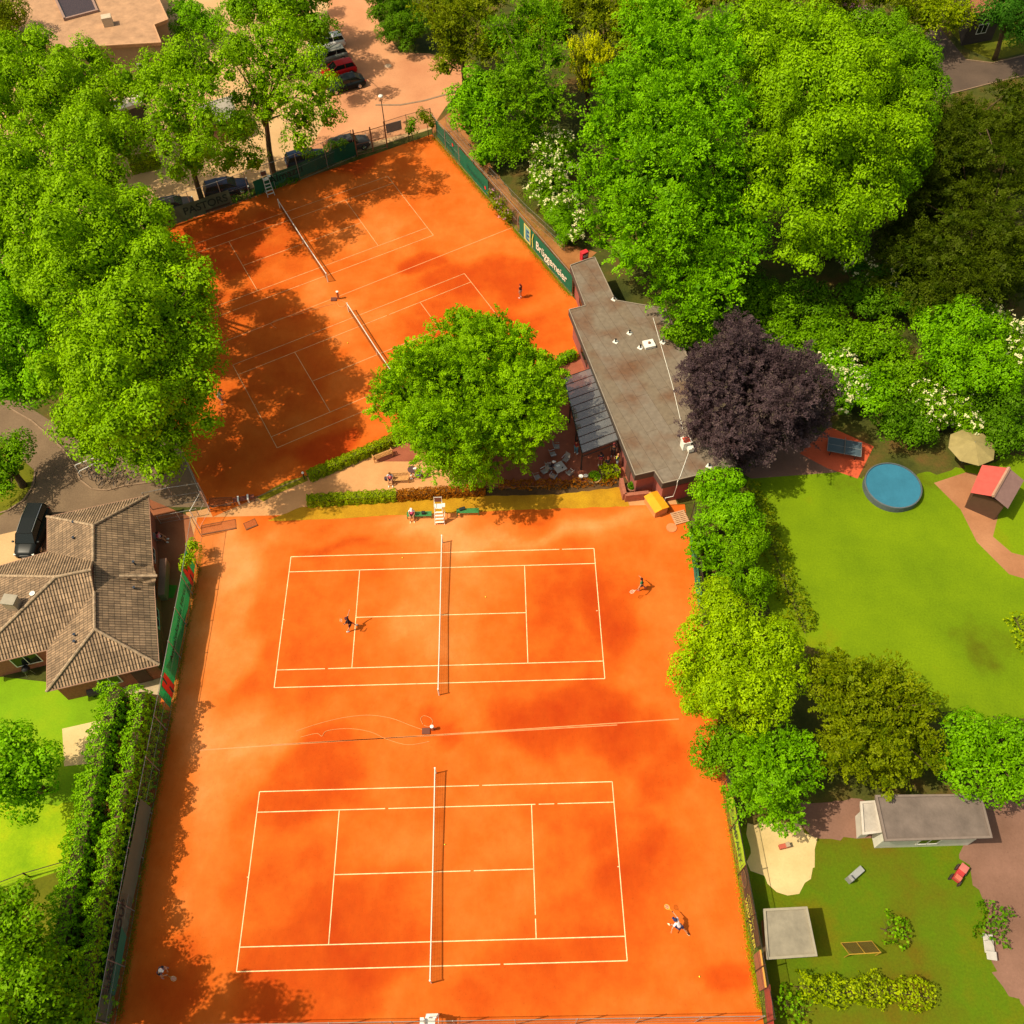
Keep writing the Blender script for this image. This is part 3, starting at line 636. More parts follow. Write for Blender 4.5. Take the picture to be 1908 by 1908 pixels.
# ------------------------------------------------------------------ court furniture
NETM = mk('net_cord', (0.02, 0.015, 0.012), alpha=.26, rough=.9)
TAPE = mk('net_tape', (0.75, 0.70, 0.60), rough=.7, noise=.05)
def tennis_net(label, c, ang):
    root = thing('tennis_net', label, 'tennis net', (c[0], c[1], 0), ang, 'nets across the clay courts'); hw = 6.40
    n = 16; up = [(0, -hw + 2 * hw * i / n) for i in range(n + 1)]; zt = lambda y: .914 + (1.07 - .914) * abs(y / hw) ** 1.2
    m = MB()
    for i in range(n):
        y0, y1 = up[i][1], up[i + 1][1]; m.face([(0, y0, .03), (0, y1, .03), (0, y1, zt(y1)), (0, y0, zt(y0))])
    m.build('net_mesh', NETM, root)
    # knotted cords drawn as real thin cords every 30 cm
    q = MB()
    for i in range(43):
        y = -hw + i * .3048; q.tube([(0, y, .03), (0, y, zt(y))], .004, 3, cap=False)
    for k in range(1, 4): q.tube([(0, -hw, k * .25), (0, hw, k * .24)], .004, 3, cap=False)
    q.build('net_cords', BLACK, root)
    t = MB()
    for i in range(n):
        y0, y1 = up[i][1], up[i + 1][1]; z0, z1 = zt(y0), zt(y1)
        t.add([(-.03, y0, z0 - .07), (-.03, y1, z1 - .07), (-.03, y1, z1), (-.03, y0, z0), (.03, y0, z0 - .07), (.03, y1, z1 - .07), (.03, y1, z1), (.03, y0, z0)], [[0, 1, 2, 3], [7, 6, 5, 4], [3, 2, 6, 7]])
    t.build('top_tape', TAPE, root)
    s = MB(); s.box((0, 0, .46), (.03, .05, .92)); s.build('center_strap', TAPE, root)
    for s_ in (-1, 1):
        p = MB(); p.tube([(0, s_ * hw, 0), (0, s_ * hw, 1.10)], .045, 10); po = p.build('post', TAPE, root)
        k = MB(); k.tube([(0, s_ * hw - s_ * .0, 1.10), (0, s_ * hw, 1.13)], .055, 10); k.build('post_cap', WHITE, po)
    return root
def umpire_chair(label, loc, rz, group='umpire chairs beside the nets'):
    root = thing('umpire_chair', label, 'umpire chair', (loc[0], loc[1], 0), rz, group)   # seat faces +x
    f = MB()
    for s in (-1, 1):
        f.tube([(.62, s * .38, 0), (.18, s * .30, 1.72)], .030, 6); f.tube([(-.55, s * .40, 0), (-.22, s * .30, 1.72)], .030, 6)
        f.tube([(-.22, s * .30, 1.70), (-.34, s * .29, 2.55)], .026, 6); f.tube([(.2, s * .30, 2.0), (-.28, s * .30, 2.02)], .024, 6); f.tube([(.18, s * .3, 1.7), (.2, s * .3, 2.0)], .022, 6)
        f.tube([(-.5, s * .39, .3), (.52, s * .36, .34)], .02, 5)
    f.tube([(-.34, -.29, 2.5), (-.34, .29, 2.5)], .022, 6); f.build('frame', WHITE, root)
    for k, z in enumerate((.32, .66, 1.0, 1.34)):
        m = MB(); x = .62 - .44 * z / 1.72; m.box((x + .02, 0, z), (.13, .70 - z * .06, .035)); m.build('step', WHITE, root)
    m = MB(); m.box((0, 0, 1.74), (.46, .58, .05)); m.build('seat', WHITE, root)
    m = MB(); m.box((-.29, 0, 2.22), (.035, .54, .44), ry=-.14); m.build('backrest', mk('chair_back', (.16, .06, .04)), root)
    m = MB(); m.box((.10, .44, 2.03), (.36, .22, .03)); m.build('writing_board', WHITE, root)
    return root
def garden_bench(label, loc, rz, L=1.5, m=None, back=True, group=None, cat='bench'):
    m = m or WOOD; root = thing('garden_bench', label, cat, (loc[0], loc[1], 0), rz, group)      # sits facing +y... front is -y
    s = MB()
    for k in range(5): s.box((0, -.20 + k * .095, .44), (L, .075, .025))
    s.build('seat', m, root)
    for sx in (-1, 1):
        for sy in (-.20, .20):
            l = MB(); l.box((sx * (L / 2 - .05), sy, .22 if (sy < 0 or not back) else .44), (.06, .06, .44 if (sy < 0 or not back) else .88)); l.build('leg', m, root)
        if back: a = MB(); a.box((sx * (L / 2 - .05), 0, .64), (.06, .48, .04)); a.box((sx * (L / 2 - .05), -.2, .54), (.05, .05, .18)); a.build('armrest', m, root)
    if back:
        b = MB(); b.box((0, .22, .86), (L, .04, .07)); b.box((0, .22, .56), (L, .04, .05)); n = int(L / .11)
        for k in range(n): b.box((-L / 2 + L * (k + .5) / n, .22, .71), (.045, .025, .26))
        b.build('backrest', m, root)
    return root
def metal_chair(label, loc, rz, group):
    root = thing('terrace_chair', label, 'chair', (loc[0], loc[1], 0), rz, group); M = mk('chair_mesh_fabric', (.30, .26, .23), rough=.8)
    s = MB(); s.box((0, 0, .43), (.46, .46, .03)); s.build('seat', M, root); b = MB(); b.box((-.27, 0, .72), (.03, .46, .58), ry=-.25); b.build('backrest', M, root)
    for sx in (-1, 1):
        for sy in (-1, 1): l = MB(); l.tube([(sx * .21, sy * .24, .42), (sx * .26, sy * .26, 0)], .014, 5); l.build('leg', CHROME, root)
    for sy in (-1, 1): a = MB(); a.tube([(.24, sy * .26, .42), (.22, sy * .27, .66), (-.28, sy * .27, .66)], .016, 5); a.build('armrest', CHROME, root)
    return root
FENCEM = mk('chain_link', (0.16, 0.14, 0.10), alpha=.16, rough=.8)
def fence(name, label, line, h=3.0, step=3.0, px=True, mpost=None, mesh=True, brace=False, r=.035, cat='fence', group=None, lean=0):
    P = [V(*p) if px else Vector((*p, 0)) for p in line]; mp = mpost or METAL; root = thing(name, label, cat, tuple(P[0]), 0, group); o = P[0]
    rail = MB(); ms = MB(); wires = MB()
    for i in range(len(P) - 1):
        a, b = P[i] - o, P[i + 1] - o; n = max(1, round((b - a).length / step))
        for k in range(n + (1 if i == len(P) - 2 else 0)):
            q = a.lerp(b, k / n); p = MB(); p.tube([(q.x, q.y, 0), (q.x, q.y, h)], r, 7); p.ball((q.x, q.y, h), r * 1.3, 6); p.build('post', mp, root)
        rail.tube([a + Vector((0, 0, h - .02)), b + Vector((0, 0, h - .02))], r * .6, 5); rail.tube([a + Vector((0, 0, h * .5)), b + Vector((0, 0, h * .5))], .008, 4)
        rail.tube([a + Vector((0, 0, .08)), b + Vector((0, 0, .08))], .008, 4)
        if mesh: ms.face([a + Vector((0, 0, .05)), b + Vector((0, 0, .05)), b + Vector((0, 0, h - .03)), a + Vector((0, 0, h - .03))])
    rail.build('rail', mp, root)
    if mesh: ms.build('wire_mesh', FENCEM, root)
    return root
def clothmat(col):
    m = mk('banner_%d_%d_%d' % tuple(int(c * 100) for c in col), col, rough=.7, noise=.10, scale=1.2)
    if 'thin' in m: return m
    m['thin'] = 1; nt = m.node_tree; n, l = nt.nodes, nt.links; t = n.new("ShaderNodeBsdfTranslucent"); mx = n.new("ShaderNodeMixShader"); mx.inputs[0].default_value = .35
    b = n["Principled BSDF"]; src = b.inputs["Base Color"].links[0].from_socket; l.new(src, t.inputs[0]); l.new(b.outputs[0], mx.inputs[1]); l.new(t.outputs[0], mx.inputs[2]); l.new(mx.outputs[0], n["Material Output"].inputs[0]); return m
def banner(label, a, b, z0, z1, col, texts=(), off=(0, 0), sag=0.03, cname=None, group='advertising banners on the court fences', shapes=None, seedv=1):
    """cloth banner hung between ground points a->b (text reads a->b); texts: (string, colour, start fraction, height fraction of baseline, size m, stretch, bold)"""
    A, B = V(*a), V(*b); d = (B - A); L = d.length; d.normalize(); nrm = d.cross(Vector((0, 0, 1))); A = A + nrm * .09
    root = thing('banner', label, 'banner', tuple(A), math.atan2(d.y, d.x), group); rnd = random.Random(seedv)
    n = max(6, int(L / .35)); vs = []; fs = []; rows = 5
    for i in range(n + 1):
        x = L * i / n; wv = math.sin(i * .9 + seedv) * sag + math.sin(i * 2.3) * sag * .5; dz = -abs(math.sin(i * math.pi / max(1, round(n / max(1, L / 3)) ))) * sag * 1.5
        for k in range(rows): t = k / (rows - 1); vs.append((x, -wv * (1 - abs(t - .4)), z0 + (z1 - z0) * t + dz * (t if k else .0)))
    for i in range(n):
        for k in range(rows - 1): fs.append([i * rows + k, (i + 1) * rows + k, (i + 1) * rows + k + 1, i * rows + k + 1])
    m = MB(); m.add(vs, fs); m.build('cloth', clothmat(col), root, smooth=True)
    for (s, c, fx, fz, size, sx, bold) in texts:
        t = text_mesh(s, size, mk('ink_%d_%d_%d' % tuple(int(x * 100) for x in c), c, rough=.8, noise=.03), extrude=.002, bold=bold, sx=sx)
        t.parent = root; t.rotation_euler = (math.pi / 2, 0, 0); t.location = (L * fx, -sag * 1.6 - .03, z0 + (z1 - z0) * fz)
    if shapes:
        for (nm, c, poly) in shapes:
            q = MB(); q.face([(L * x, -sag * 1.6 - .022 - (.004 if 'bar' in nm else 0) - (.004 if 'ring' in nm else 0), z0 + (z1 - z0) * z) for x, z in poly]); q.build(nm, mk('ink_%d_%d_%d' % tuple(int(x * 100) for x in c), c, rough=.8, noise=.03), root)
    return root
def arc_line(name, pts, r, m, parent=None, z=.02): mb = MB(); mb.tube([Vector((p[0], p[1], z)) for p in pts], r, 5); return mb.build(name, m, parent)
# ================================================================== SETTING
earth = ground_mat('earth', [(.35, (.035, .045, .008)), (.5, (.07, .075, .012)), (.65, (.13, .075, .02))], scale=.25, detail=.4)
sheet('ground', [(-260, -160), (260, -160), (260, 300), (-260, 300)], 0.0, earth, px=False)
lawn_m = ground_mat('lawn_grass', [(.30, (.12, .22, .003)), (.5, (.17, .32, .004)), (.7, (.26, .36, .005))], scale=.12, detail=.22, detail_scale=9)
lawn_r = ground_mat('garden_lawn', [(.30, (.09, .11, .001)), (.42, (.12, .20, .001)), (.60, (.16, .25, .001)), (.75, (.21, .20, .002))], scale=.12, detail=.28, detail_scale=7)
lawn_y = ground_mat('sun_bright_lawn', [(.30, (.14, .27, .002)), (.5, (.24, .37, .003)), (.7, (.36, .41, .004))], scale=.35, detail=.25, detail_scale=8)  # brighter, yellower lawn copy with the sunlight put into its colour
lawn_d = ground_mat('shaded_lawn', [(.30, (.07, .09, .003)), (.7, (.15, .15, .006))], scale=.3, detail=.3)  # dark lawn copy, the shade is part of its colour
pave = ground_mat('beige_paving', [(.3, (.47, .29, .135)), (.7, (.60, .385, .19))], scale=.2, detail=.12)
pink = ground_mat('pinkish_asphalt', [(.28, (.46, .19, .09)), (.55, (.56, .26, .125)), (.75, (.62, .31, .15))], scale=.16, detail=.12)
asph = ground_mat('driveway_asphalt', [(.3, (.15, .10, .06)), (.7, (.22, .15, .09))], scale=.3, detail=.2)  # driveway colour darkened to stand in for tree shade
asph2 = ground_mat('grey_asphalt', [(.3, (.085, .06, .045)), (.7, (.13, .09, .065))], scale=.3, detail=.15)
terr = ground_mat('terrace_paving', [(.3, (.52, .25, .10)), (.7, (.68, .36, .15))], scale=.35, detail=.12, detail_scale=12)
terr_r = ground_mat('shade_dark_terrace', [(.3, (.26, .075, .04)), (.7, (.38, .12, .065))], scale=.5, detail=.15, detail_scale=12)  # darker copy of the terrace paving, shade put into the colour
dirt = ground_mat('dirt_path', [(.3, (.24, .095, .03)), (.7, (.42, .18, .06))], scale=.4, detail=.25)
sand = ground_mat('pale_sand', [(.3, (.52, .38, .17)), (.7, (.72, .54, .27))], scale=.3, detail=.08)
gpave = ground_mat('garden_paving', [(.3, (.17, .09, .06)), (.7, (.26, .14, .10))], scale=.25, detail=.15)
verge = ground_mat('dry_verge_grass', [(.3, (.34, .16, .008)), (.7, (.52, .29, .012))], scale=.5, detail=.35, detail_scale=12)
verge_g = ground_mat('verge_grass', [(.3, (.12, .14, .004)), (.7, (.26, .20, .008))], scale=.6, detail=.35, detail_scale=12)
mulch = ground_mat('planting_soil', [(.3, (.05, .03, .012)), (.7, (.14, .075, .03))], scale=.6, detail=.4)
concrete = ground_mat('concrete_slabs', [(.3, (.40, .30, .19)), (.7, (.55, .42, .27))], scale=.4, detail=.15)
kerb_m = mk('kerb_stone', (.27, .18, .11), rough=.9, noise=.2)

# ---- car park, roads and paths
sheet('car_park_paving', [(-300, 560), (150, 475), (300, 412), (560, 318), (805, 240), (700, 60), (640, -120), (-300, -160)], .006, pave)
sheet('access_road', [(560, 300), (806, 236), (830, 200), (860, 165), (900, 150), (880, 120), (800, 100), (745, 98), (705, 40), (690, -120), (600, -120), (615, 60), (640, 110), (600, 240)], .012, pink)
sheet('dirt_path', [(806, 236), (850, 200), (880, 260), (960, 370), (1040, 450), (1110, 470), (1090, 500), (1062, 545), (806, 251)], .010, dirt, edge=.12)
sheet('driveway', [(-200, 700), (40, 750), (120, 800), (370, 820), (372, 870), (395, 945), (280, 945), (120, 1010), (0, 1070), (-200, 1100)], .010, asph)
sheet('sunlit_driveway', [(-60, 1010), (50, 985), (90, 1030), (60, 1060), (-60, 1110)], .016, pave)  # sunlit part of the driveway, painted as a paler sheet
sheet('tiled_yard', [(278, 930), (352, 962), (362, 1000), (330, 1290), (296, 1240), (270, 1250)], .012, ground_mat('yard_tiles', [(.3, (.24, .08, .035)), (.7, (.34, .13, .06))], scale=.5, detail=.12))
sheet('terrace', [(346, 955), (376, 950), (392, 945), (480, 925), (570, 890), (725, 826), (1080, 640), (1120, 640), (1240, 880), (1275, 975), (1165, 945), (1040, 915), (820, 918), (570, 950), (505, 975), (430, 1010), (358, 1010)], .008, terr)
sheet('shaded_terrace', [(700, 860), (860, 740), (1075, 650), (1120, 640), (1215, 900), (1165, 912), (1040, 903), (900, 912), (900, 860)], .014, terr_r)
# ---- clay courts: wet / dusty patches surveyed as soft blobs (photo px, radius px, + wet / - dusty)
clay = ground_mat('clay', [(.0, (.72, .27, .085)), (.18, (.68, .205, .045)), (.36, (.62, .150, .020)), (.54, (.57, .110, .008)), (.72, (.49, .068, .003)), (1., (.40, .034, .001))],
                  scale=.45, detail=.10, detail_scale=1.4, attr='patch', bump=.04)
BLOBS = [(420, 1030, 70, 50, -.32), (395, 1200, 55, 190, -.30), (450, 1360, 90, 60, -.30), (850, 985, 330, 28, -.42), (830, 1110, 110, 130, -.22), (770, 1180, 60, 70, -.12), (1280, 1130, 60, 50, -.12),
         (640, 1000, 90, 35, .30), (600, 1090, 110, 50, .06), (560, 1250, 120, 90, .14), (590, 1440, 110, 55, .28), (1050, 1350, 140, 60, .40), (960, 1160, 70, 100, .06), (1150, 1130, 60, 60, .28), (1040, 1080, 60, 60, .12), (1080, 1180, 90, 90, .15),
         (1180, 985, 100, 26, -.10), (980, 965, 90, 20, .30), (700, 1370, 70, 25, -.02), (430, 1470, 60, 60, -.26), (390, 1600, 50, 110, -.18), (480, 1560, 80, 60, .10), (560, 1660, 110, 70, .12), (700, 1720, 120, 60, .28), (700, 1520, 70, 30, .02), (760, 1650, 50, 60, -.10),
         (900, 1560, 60, 60, -.02), (1080, 1760, 110, 70, .22), (1060, 1540, 70, 50, .12), (930, 1850, 90, 60, .20), (560, 1830, 130, 60, .30), (1200, 1640, 50, 70, .22), (1290, 1560, 40, 60, -.05), (1290, 1760, 50, 120, .02), (700, 1870, 60, 40, -.04), (1330, 1800, 50, 30, .24), (1250, 1850, 60, 25, -.04),
         (800, 1345, 26, 22, .24), (1240, 1420, 60, 60, .22), (850, 1420, 60, 40, .04), (1150, 1560, 50, 90, .18), (300, 1830, 70, 100, .2),
         # upper courts
         (640, 300, 90, 40, .34), (860, 350, 60, 110, -.03), (780, 380, 50, 60, .04), (720, 420, 90, 60, -.06), (960, 470, 110, 50, -.10), (900, 400, 50, 60, -.06), (1020, 560, 50, 60, -.06), (900, 520, 120, 42, .34), (780, 480, 60, 18, .40), (1000, 620, 60, 50, .14), (860, 600, 120, 40, .24),
         (690, 440, 60, 50, -.18), (620, 560, 60, 35, -.26), (670, 620, 50, 40, -.18), (560, 690, 110, 60, .08), (420, 450, 170, 80, .14), (470, 600, 120, 80, .10), (660, 690, 50, 30, -.14), (600, 845, 50, 35, .44), (650, 870, 50, 20, -.05), (450, 870, 90, 60, .10), (510, 760, 130, 90, .06), (390, 460, 90, 60, .1)]
_bl = [(G(x, y)[:2], max(rx * mpp(G(x, y)), .3), max(ry * mpp(G(x, y)) * 1.2, .3), a) for x, y, rx, ry, a in BLOBS]
def court_sheet(name, org, ang, u0, u1, v0, v1, z):
    st = .5; nu, nv = int((u1 - u0) / st), int((v1 - v0) / st); U, Vv = np.meshgrid(np.linspace(u0, u1, nu + 1), np.linspace(v0, v1, nv + 1))
    c, s = math.cos(ang), math.sin(ang); X = org[0] + c * U - s * Vv; Y = org[1] + s * U + c * Vv
    F = np.full(X.shape, .49)
    wx = .7 * np.sin(X * .55 + Y * .21) + .6 * np.sin(Y * .9 + 1) + .35 * np.sin(X * 1.7 - Y * 1.1); wy = .9 * np.sin(Y * .5 - X * .33) + .5 * np.sin(X * 1.1)
    for p, rx, ry, a in _bl: 
        q = ((X + wx - p[0]) / rx) ** 2 + ((Y + wy - p[1]) / ry) ** 2; F += a * (.92 if a > 0 else .80) * np.exp(-q ** 3.2 * .55)
    vs = np.stack([X, Y, np.full(X.shape, z)], 2).reshape(-1, 3); idx = np.arange((nu + 1) * (nv + 1)).reshape(nv + 1, nu + 1)
    fs = np.stack([idx[:-1, :-1], idx[:-1, 1:], idx[1:, 1:], idx[1:, :-1]], 2).reshape(-1, 4)
    me = bpy.data.meshes.new(name); me.from_pydata(vs.tolist(), [], fs.tolist()); at = me.attributes.new('patch', 'FLOAT', 'POINT'); at.data.foreach_set('value', F.reshape(-1).astype(np.float32))
    me.materials.append(clay); o = link(bpy.data.objects.new(name, me)); tag(o, kind='structure'); return o
CC, CD, CA, CB = (0, 0, 0.0), (-.0775, -18.4436, .0012), (-14.7181, 42.2621, .4869), (-6.3764, 26.7924, .4909)
court_sheet('upper_clay_surface', CB[:2], CB[2], -19.0, 19.3, -9.5, 27.2, .018)
court_sheet('lower_clay_surface', (0, 0), 0, -19.9, 19.5, -31.0, 9.45, .022)
linem = mat('court_line', (.78, .62, .32), rough=.8, noise=.3, scale=1.5)
def court_lines(c, w=.058, z=.030, holes=()):
    cs, sn = math.cos(c[2]), math.sin(c[2]); rnd = random.Random(int(c[1] * 10)); m = MB()
    def ln(x0, y0, x1, y1):
        L = math.hypot(x1 - x0, y1 - y0); n = max(1, int(L / 1.2)); ux, uy = (x1 - x0) / L, (y1 - y0) / L
        for i in range(n):       # short taped lengths, a few dusted over with clay
            a, b = L * i / n, L * (i + 1) / n; ww = w
            if rnd.random() < .03: b -= .22
            q = [(x0 + ux * t - uy * o * ww / 2, y0 + uy * t + ux * o * ww / 2) for t, o in ((a, -1), (b, -1), (b, 1), (a, 1))]
            m.face([(c[0] + cs * x - sn * y, c[1] + sn * x + cs * y, z + (.004 if abs(uy) > .5 else 0)) for x, y in q])
    L, W, S, V_ = 11.885, 5.485, 4.115, 6.40
    for y in (-W, W, -S, S): ln(-L, y, L, y)
    for x in (-L, L): ln(x, -W, x, W)
    for x in (-V_, V_): ln(x, -S, x, S)
    ln(-V_, 0, V_, 0); ln(-L, 0, -L + .12, .0); ln(L - .12, 0, L, 0)
    o = m.build('court_lines', linem); tag(o, kind='structure')
for c in (CC, CD): court_lines(c)
linem = mat('dusty_court_line', (.66, .36, .15), rough=.8, noise=.35, scale=1.2)
for c in (CA, CB): court_lines(c, w=.055)
seam_m = mk('seam_dust', (.66, .27, .10), noise=.2)
def strip(name, a, b, w, z, m):
    A, B = V(*a), V(*b); d = (B - A).normalized(); n = Vector((-d.y, d.x, 0)) * w / 2; q = MB(); q.face([(p.x, p.y, z) for p in (A - n, B - n, B + n, A + n)]); return tag(q.build(name, m), kind='structure')
strip('court_seam', (372, 1398), (1265, 1340), .07, .028, seam_m); strip('court_seam', (505, 1388), (1150, 1351), .06, .028, seam_m)
strip('court_seam', (410, 640), (955, 424), .08, .024, seam_m)
# ---- verges, lawns, gardens
sheet('verge', [(498, 972), (560, 945), (820, 922), (1160, 908), (1172, 944), (980, 950), (820, 956), (600, 968)], .034, verge, edge=.05)
sheet('verge', [(478, 927), (530, 898), (570, 886), (574, 895), (530, 915), (492, 934)], .034, verge_g, edge=.05)
sheet('flower_bed', [(840, 912), (1000, 908), (1165, 890), (1175, 905), (1040, 922), (840, 926)], .038, mulch, edge=.06)
sheet('strip_of_weeds', [(806, 251), (812, 247), (1072, 548), (1062, 552)], .026, verge_g, edge=.1)
sheet('lawn', [(-250, 1240), (90, 1270), (200, 1290), (235, 1290), (190, 1560), (150, 1650), (-250, 1700)], .010, lawn_m, edge=.08)
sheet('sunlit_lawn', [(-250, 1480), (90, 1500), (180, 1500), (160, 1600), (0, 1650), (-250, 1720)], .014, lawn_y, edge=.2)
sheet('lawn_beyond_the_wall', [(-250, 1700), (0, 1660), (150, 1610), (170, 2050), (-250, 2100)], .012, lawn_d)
sheet('concrete_apron', [(215, 1290), (300, 1240), (330, 1290), (300, 1310), (240, 1305)], .014, concrete)
sheet('sand_pit', [(116, 1358), (196, 1340), (190, 1420), (120, 1428)], .018, sand)
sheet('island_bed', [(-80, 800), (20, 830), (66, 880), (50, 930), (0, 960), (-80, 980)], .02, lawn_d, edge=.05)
sheet('hedge_bed', [(262, 1290), (330, 1300), (218, 1910), (180, 1960), (150, 1960)], .016, mulch)
sheet('garden_lawn', [(1390, 870), (1500, 860), (1650, 900), (1900, 850), (2100, 900), (2100, 1320), (1800, 1340), (1560, 1230), (1440, 1160), (1400, 1000)], .010, lawn_r, edge=.3)
sheet('garden_lawn', [(1370, 1540), (2100, 1500), (2100, 2100), (1440, 2100)], .008, ground_mat('worn_garden_lawn', [(.30, (.13, .08, .003)), (.42, (.10, .12, .002)), (.55, (.085, .15, .001)), (.70, (.14, .13, .002))], scale=.16, detail=.3, detail_scale=7))
sheet('garden_path', [(1740, 900), (1800, 880), (1900, 900), (1860, 960), (1850, 1000), (1885, 1030), (2050, 1070), (2050, 1120), (1880, 1070), (1820, 1010), (1790, 950)], .016, ground_mat('garden_path', [(.3, (.30, .13, .06)), (.7, (.42, .20, .10))], scale=.3, detail=.12))
sheet('red_patio', [(1490, 845), (1545, 795), (1628, 832), (1598, 892), (1540, 872)], .016, ground_mat('red_patio', [(.3, (.50, .08, .03)), (.7, (.62, .12, .05))], scale=.3, detail=.1))
sheet('patio', [(1380, 880), (1500, 800), (1560, 880), (1400, 892)], .013, gpave)
sheet('sand_yard', [(1388, 1535), (1490, 1530), (1520, 1560), (1516, 1640), (1475, 1670), (1430, 1650), (1392, 1610)], .014, sand, edge=.3)
sheet('garden_paving', [(1470, 1500), (1620, 1490), (1640, 1560), (1530, 1565), (1490, 1530)], .018, gpave, edge=.2)
sheet('front_yard_paving', [(1800, 1500), (2100, 1480), (2100, 2000), (1860, 1840), (1830, 1660), (1790, 1600)], .020, gpave, edge=.3)
sheet('street', [(1725, 60), (1745, 45), (1800, 110), (1850, 118), (2050, 70), (2050, 110), (1908, 140), (1740, 185)], .010, asph2)
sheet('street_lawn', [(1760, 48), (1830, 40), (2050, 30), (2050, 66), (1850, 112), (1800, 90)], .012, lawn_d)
# kerbs as real steps
def kerb(name, pts, z=.10, w=.12, m=None):
    P = [V(*p) for p in pts]; q = MB()
    for a, b in zip(P, P[1:]):
        d = b - a; c = (a + b) / 2; q.box((c.x, c.y, z / 2), (d.length + .02, w, z), rz=math.atan2(d.y, d.x))
    return tag(q.build(name, m or kerb_m), kind='structure')
kerb('kerb', [(20, 762), (60, 785), (95, 815), (125, 845), (140, 870), (150, 895), (172, 912), (200, 914), (235, 905), (300, 897)])
kerb('kerb', [(66, 880), (63, 905), (45, 932), (15, 952), (-40, 968)])
kerb('kerb', [(700, 196), (745, 196), (790, 188), (860, 168)], z=.05, w=.25)
kerb('kerb', [(1800, 112), (1850, 118), (1990, 84)]); kerb('kerb', [(1745, 182), (1850, 155), (2000, 120)])
kerb('court_edging', [(806, 251), (910, 368), (1066, 548)], z=.06, w=.06)
kerb('court_edging', [(560, 892), (480, 926), (395, 946)], z=.05, w=.06)

# ================================================================== BUILDINGS
def inset(P, d):
    n = len(P); ar = sum(P[i][0] * P[(i + 1) % n][1] - P[(i + 1) % n][0] * P[i][1] for i in range(n)); s = 1 if ar > 0 else -1; out = []
    for i in range(n):
        a, b, c = Vector(P[i - 1]), Vector(P[i]), Vector(P[(i + 1) % n]); d1, d2 = (b - a).normalized(), (c - b).normalized()
        n1, n2 = Vector((-d1.y, d1.x)) * s, Vector((-d2.y, d2.x)) * s; bis = (n1 + n2); bis /= max(.35, bis.length_squared / 2)
        out.append(tuple(b + bis * d))
    return out
def wall_panel(name, A, B, t, z0, w, h, m, parent, off=.02, frame=None):
    """window / door set proud of a wall running A->B (outside on the right-hand side)"""
    A, B = Vector(A), Vector(B); d = (B - A).normalized(); nn = Vector((d.y, -d.x)); c = A.lerp(B, t) + nn * off; q = MB()
    q.box((c.x, c.y, z0 + h / 2), (w, .06, h), rz=math.atan2(d.y, d.x)); o = q.build(name, m, parent)
    if frame:
        f = MB(); c2 = c + nn * .02
        for dx, dz, ww, hh in ((-w / 2, 0, .06, h), (w / 2, 0, .06, h), (0, h / 2, w + .06, .06), (0, -h / 2, w + .06, .06), (0, 0, .04, h)):
            f.box((c2.x + d.x * dx, c2.y + d.y * dx, z0 + h / 2 + dz), (ww, .07, hh), rz=math.atan2(d.y, d.x))
        f.build('frame', frame, o)
    return o
# ---- clubhouse
roofing = bpy.data.materials.new('bitumen_roofing'); roofing.use_nodes = True
def _roofing():
    nt = roofing.node_tree; n, l = nt.nodes, nt.links; b = n["Principled BSDF"]; b.inputs["Roughness"].default_value = .85
    tc = n.new("ShaderNodeTexCoord"); mp = n.new("ShaderNodeMapping"); mp.inputs["Rotation"].default_value = (0, 0, rad(69)); l.new(tc.outputs["Object"], mp.inputs[0])
    br = n.new("ShaderNodeTexBrick"); br.inputs["Scale"].default_value = 1.0; br.inputs["Brick Width"].default_value = 7.4; br.inputs["Row Height"].default_value = .98; br.inputs["Mortar Size"].default_value = .013
    br.inputs["Color1"].default_value = (.195, .158, .118, 1); br.inputs["Color2"].default_value = (.18, .138, .092, 1); br.inputs["Mortar"].default_value = (.085, .055, .035, 1)
    l.new(mp.outputs[0], br.inputs["Vector"])
    nz = n.new("ShaderNodeTexNoise"); nz.inputs["Scale"].default_value = .35; nz.inputs["Detail"].default_value = 7; l.new(tc.outputs["Object"], nz.inputs["Vector"])
    rp = n.new("ShaderNodeValToRGB"); rp.color_ramp.elements[0].position = .48; rp.color_ramp.elements[0].color = (1, 1, 1, 1); rp.color_ramp.elements[1].position = .68; rp.color_ramp.elements[1].color = (.78, .50, .36, 1); l.new(nz.outputs["Fac"], rp.inputs[0])
    n2 = n.new("ShaderNodeTexNoise"); n2.inputs["Scale"].default_value = 3; n2.inputs["Detail"].default_value = 8; l.new(tc.outputs["Object"], n2.inputs["Vector"])
    r2 = n.new("ShaderNodeMapRange"); r2.inputs[1].default_value = .3; r2.inputs[2].default_value = .7; r2.inputs[3].default_value = .82; r2.inputs[4].default_value = 1.12; l.new(n2.outputs["Fac"], r2.inputs[0])
    mx = n.new("ShaderNodeMixRGB"); mx.blend_type = 'MULTIPLY'; mx.inputs[0].default_value = 1; l.new(br.outputs[0], mx.inputs[1]); l.new(rp.outputs[0], mx.inputs[2])
    vm = n.new("ShaderNodeVectorMath"); vm.operation = 'MULTIPLY'; l.new(mx.outputs[0], vm.inputs[0]); l.new(r2.outputs[0], vm.inputs[1]); l.new(vm.outputs[0], b.inputs["Base Color"])
_roofing()
ZR = 3.3
cp = [tuple(G(x, y, ZR)[:2]) for x, y in ((1063, 495), (1060.5, 0), )][:1] + [tuple(G(x, y, ZR)[:2]) for x, y in ((1090.7, 570), (1060.5, 577.5), (1184, 886), (1219.6, 877.7), (1235, 901), (1373, 868), (1240, 576), (1146, 560), (1108, 480), (1096, 483))]
club = thing('clubhouse', 'long low clubhouse with flat brown felt roof beside the upper clay courts', 'building', (0, 0, 0))
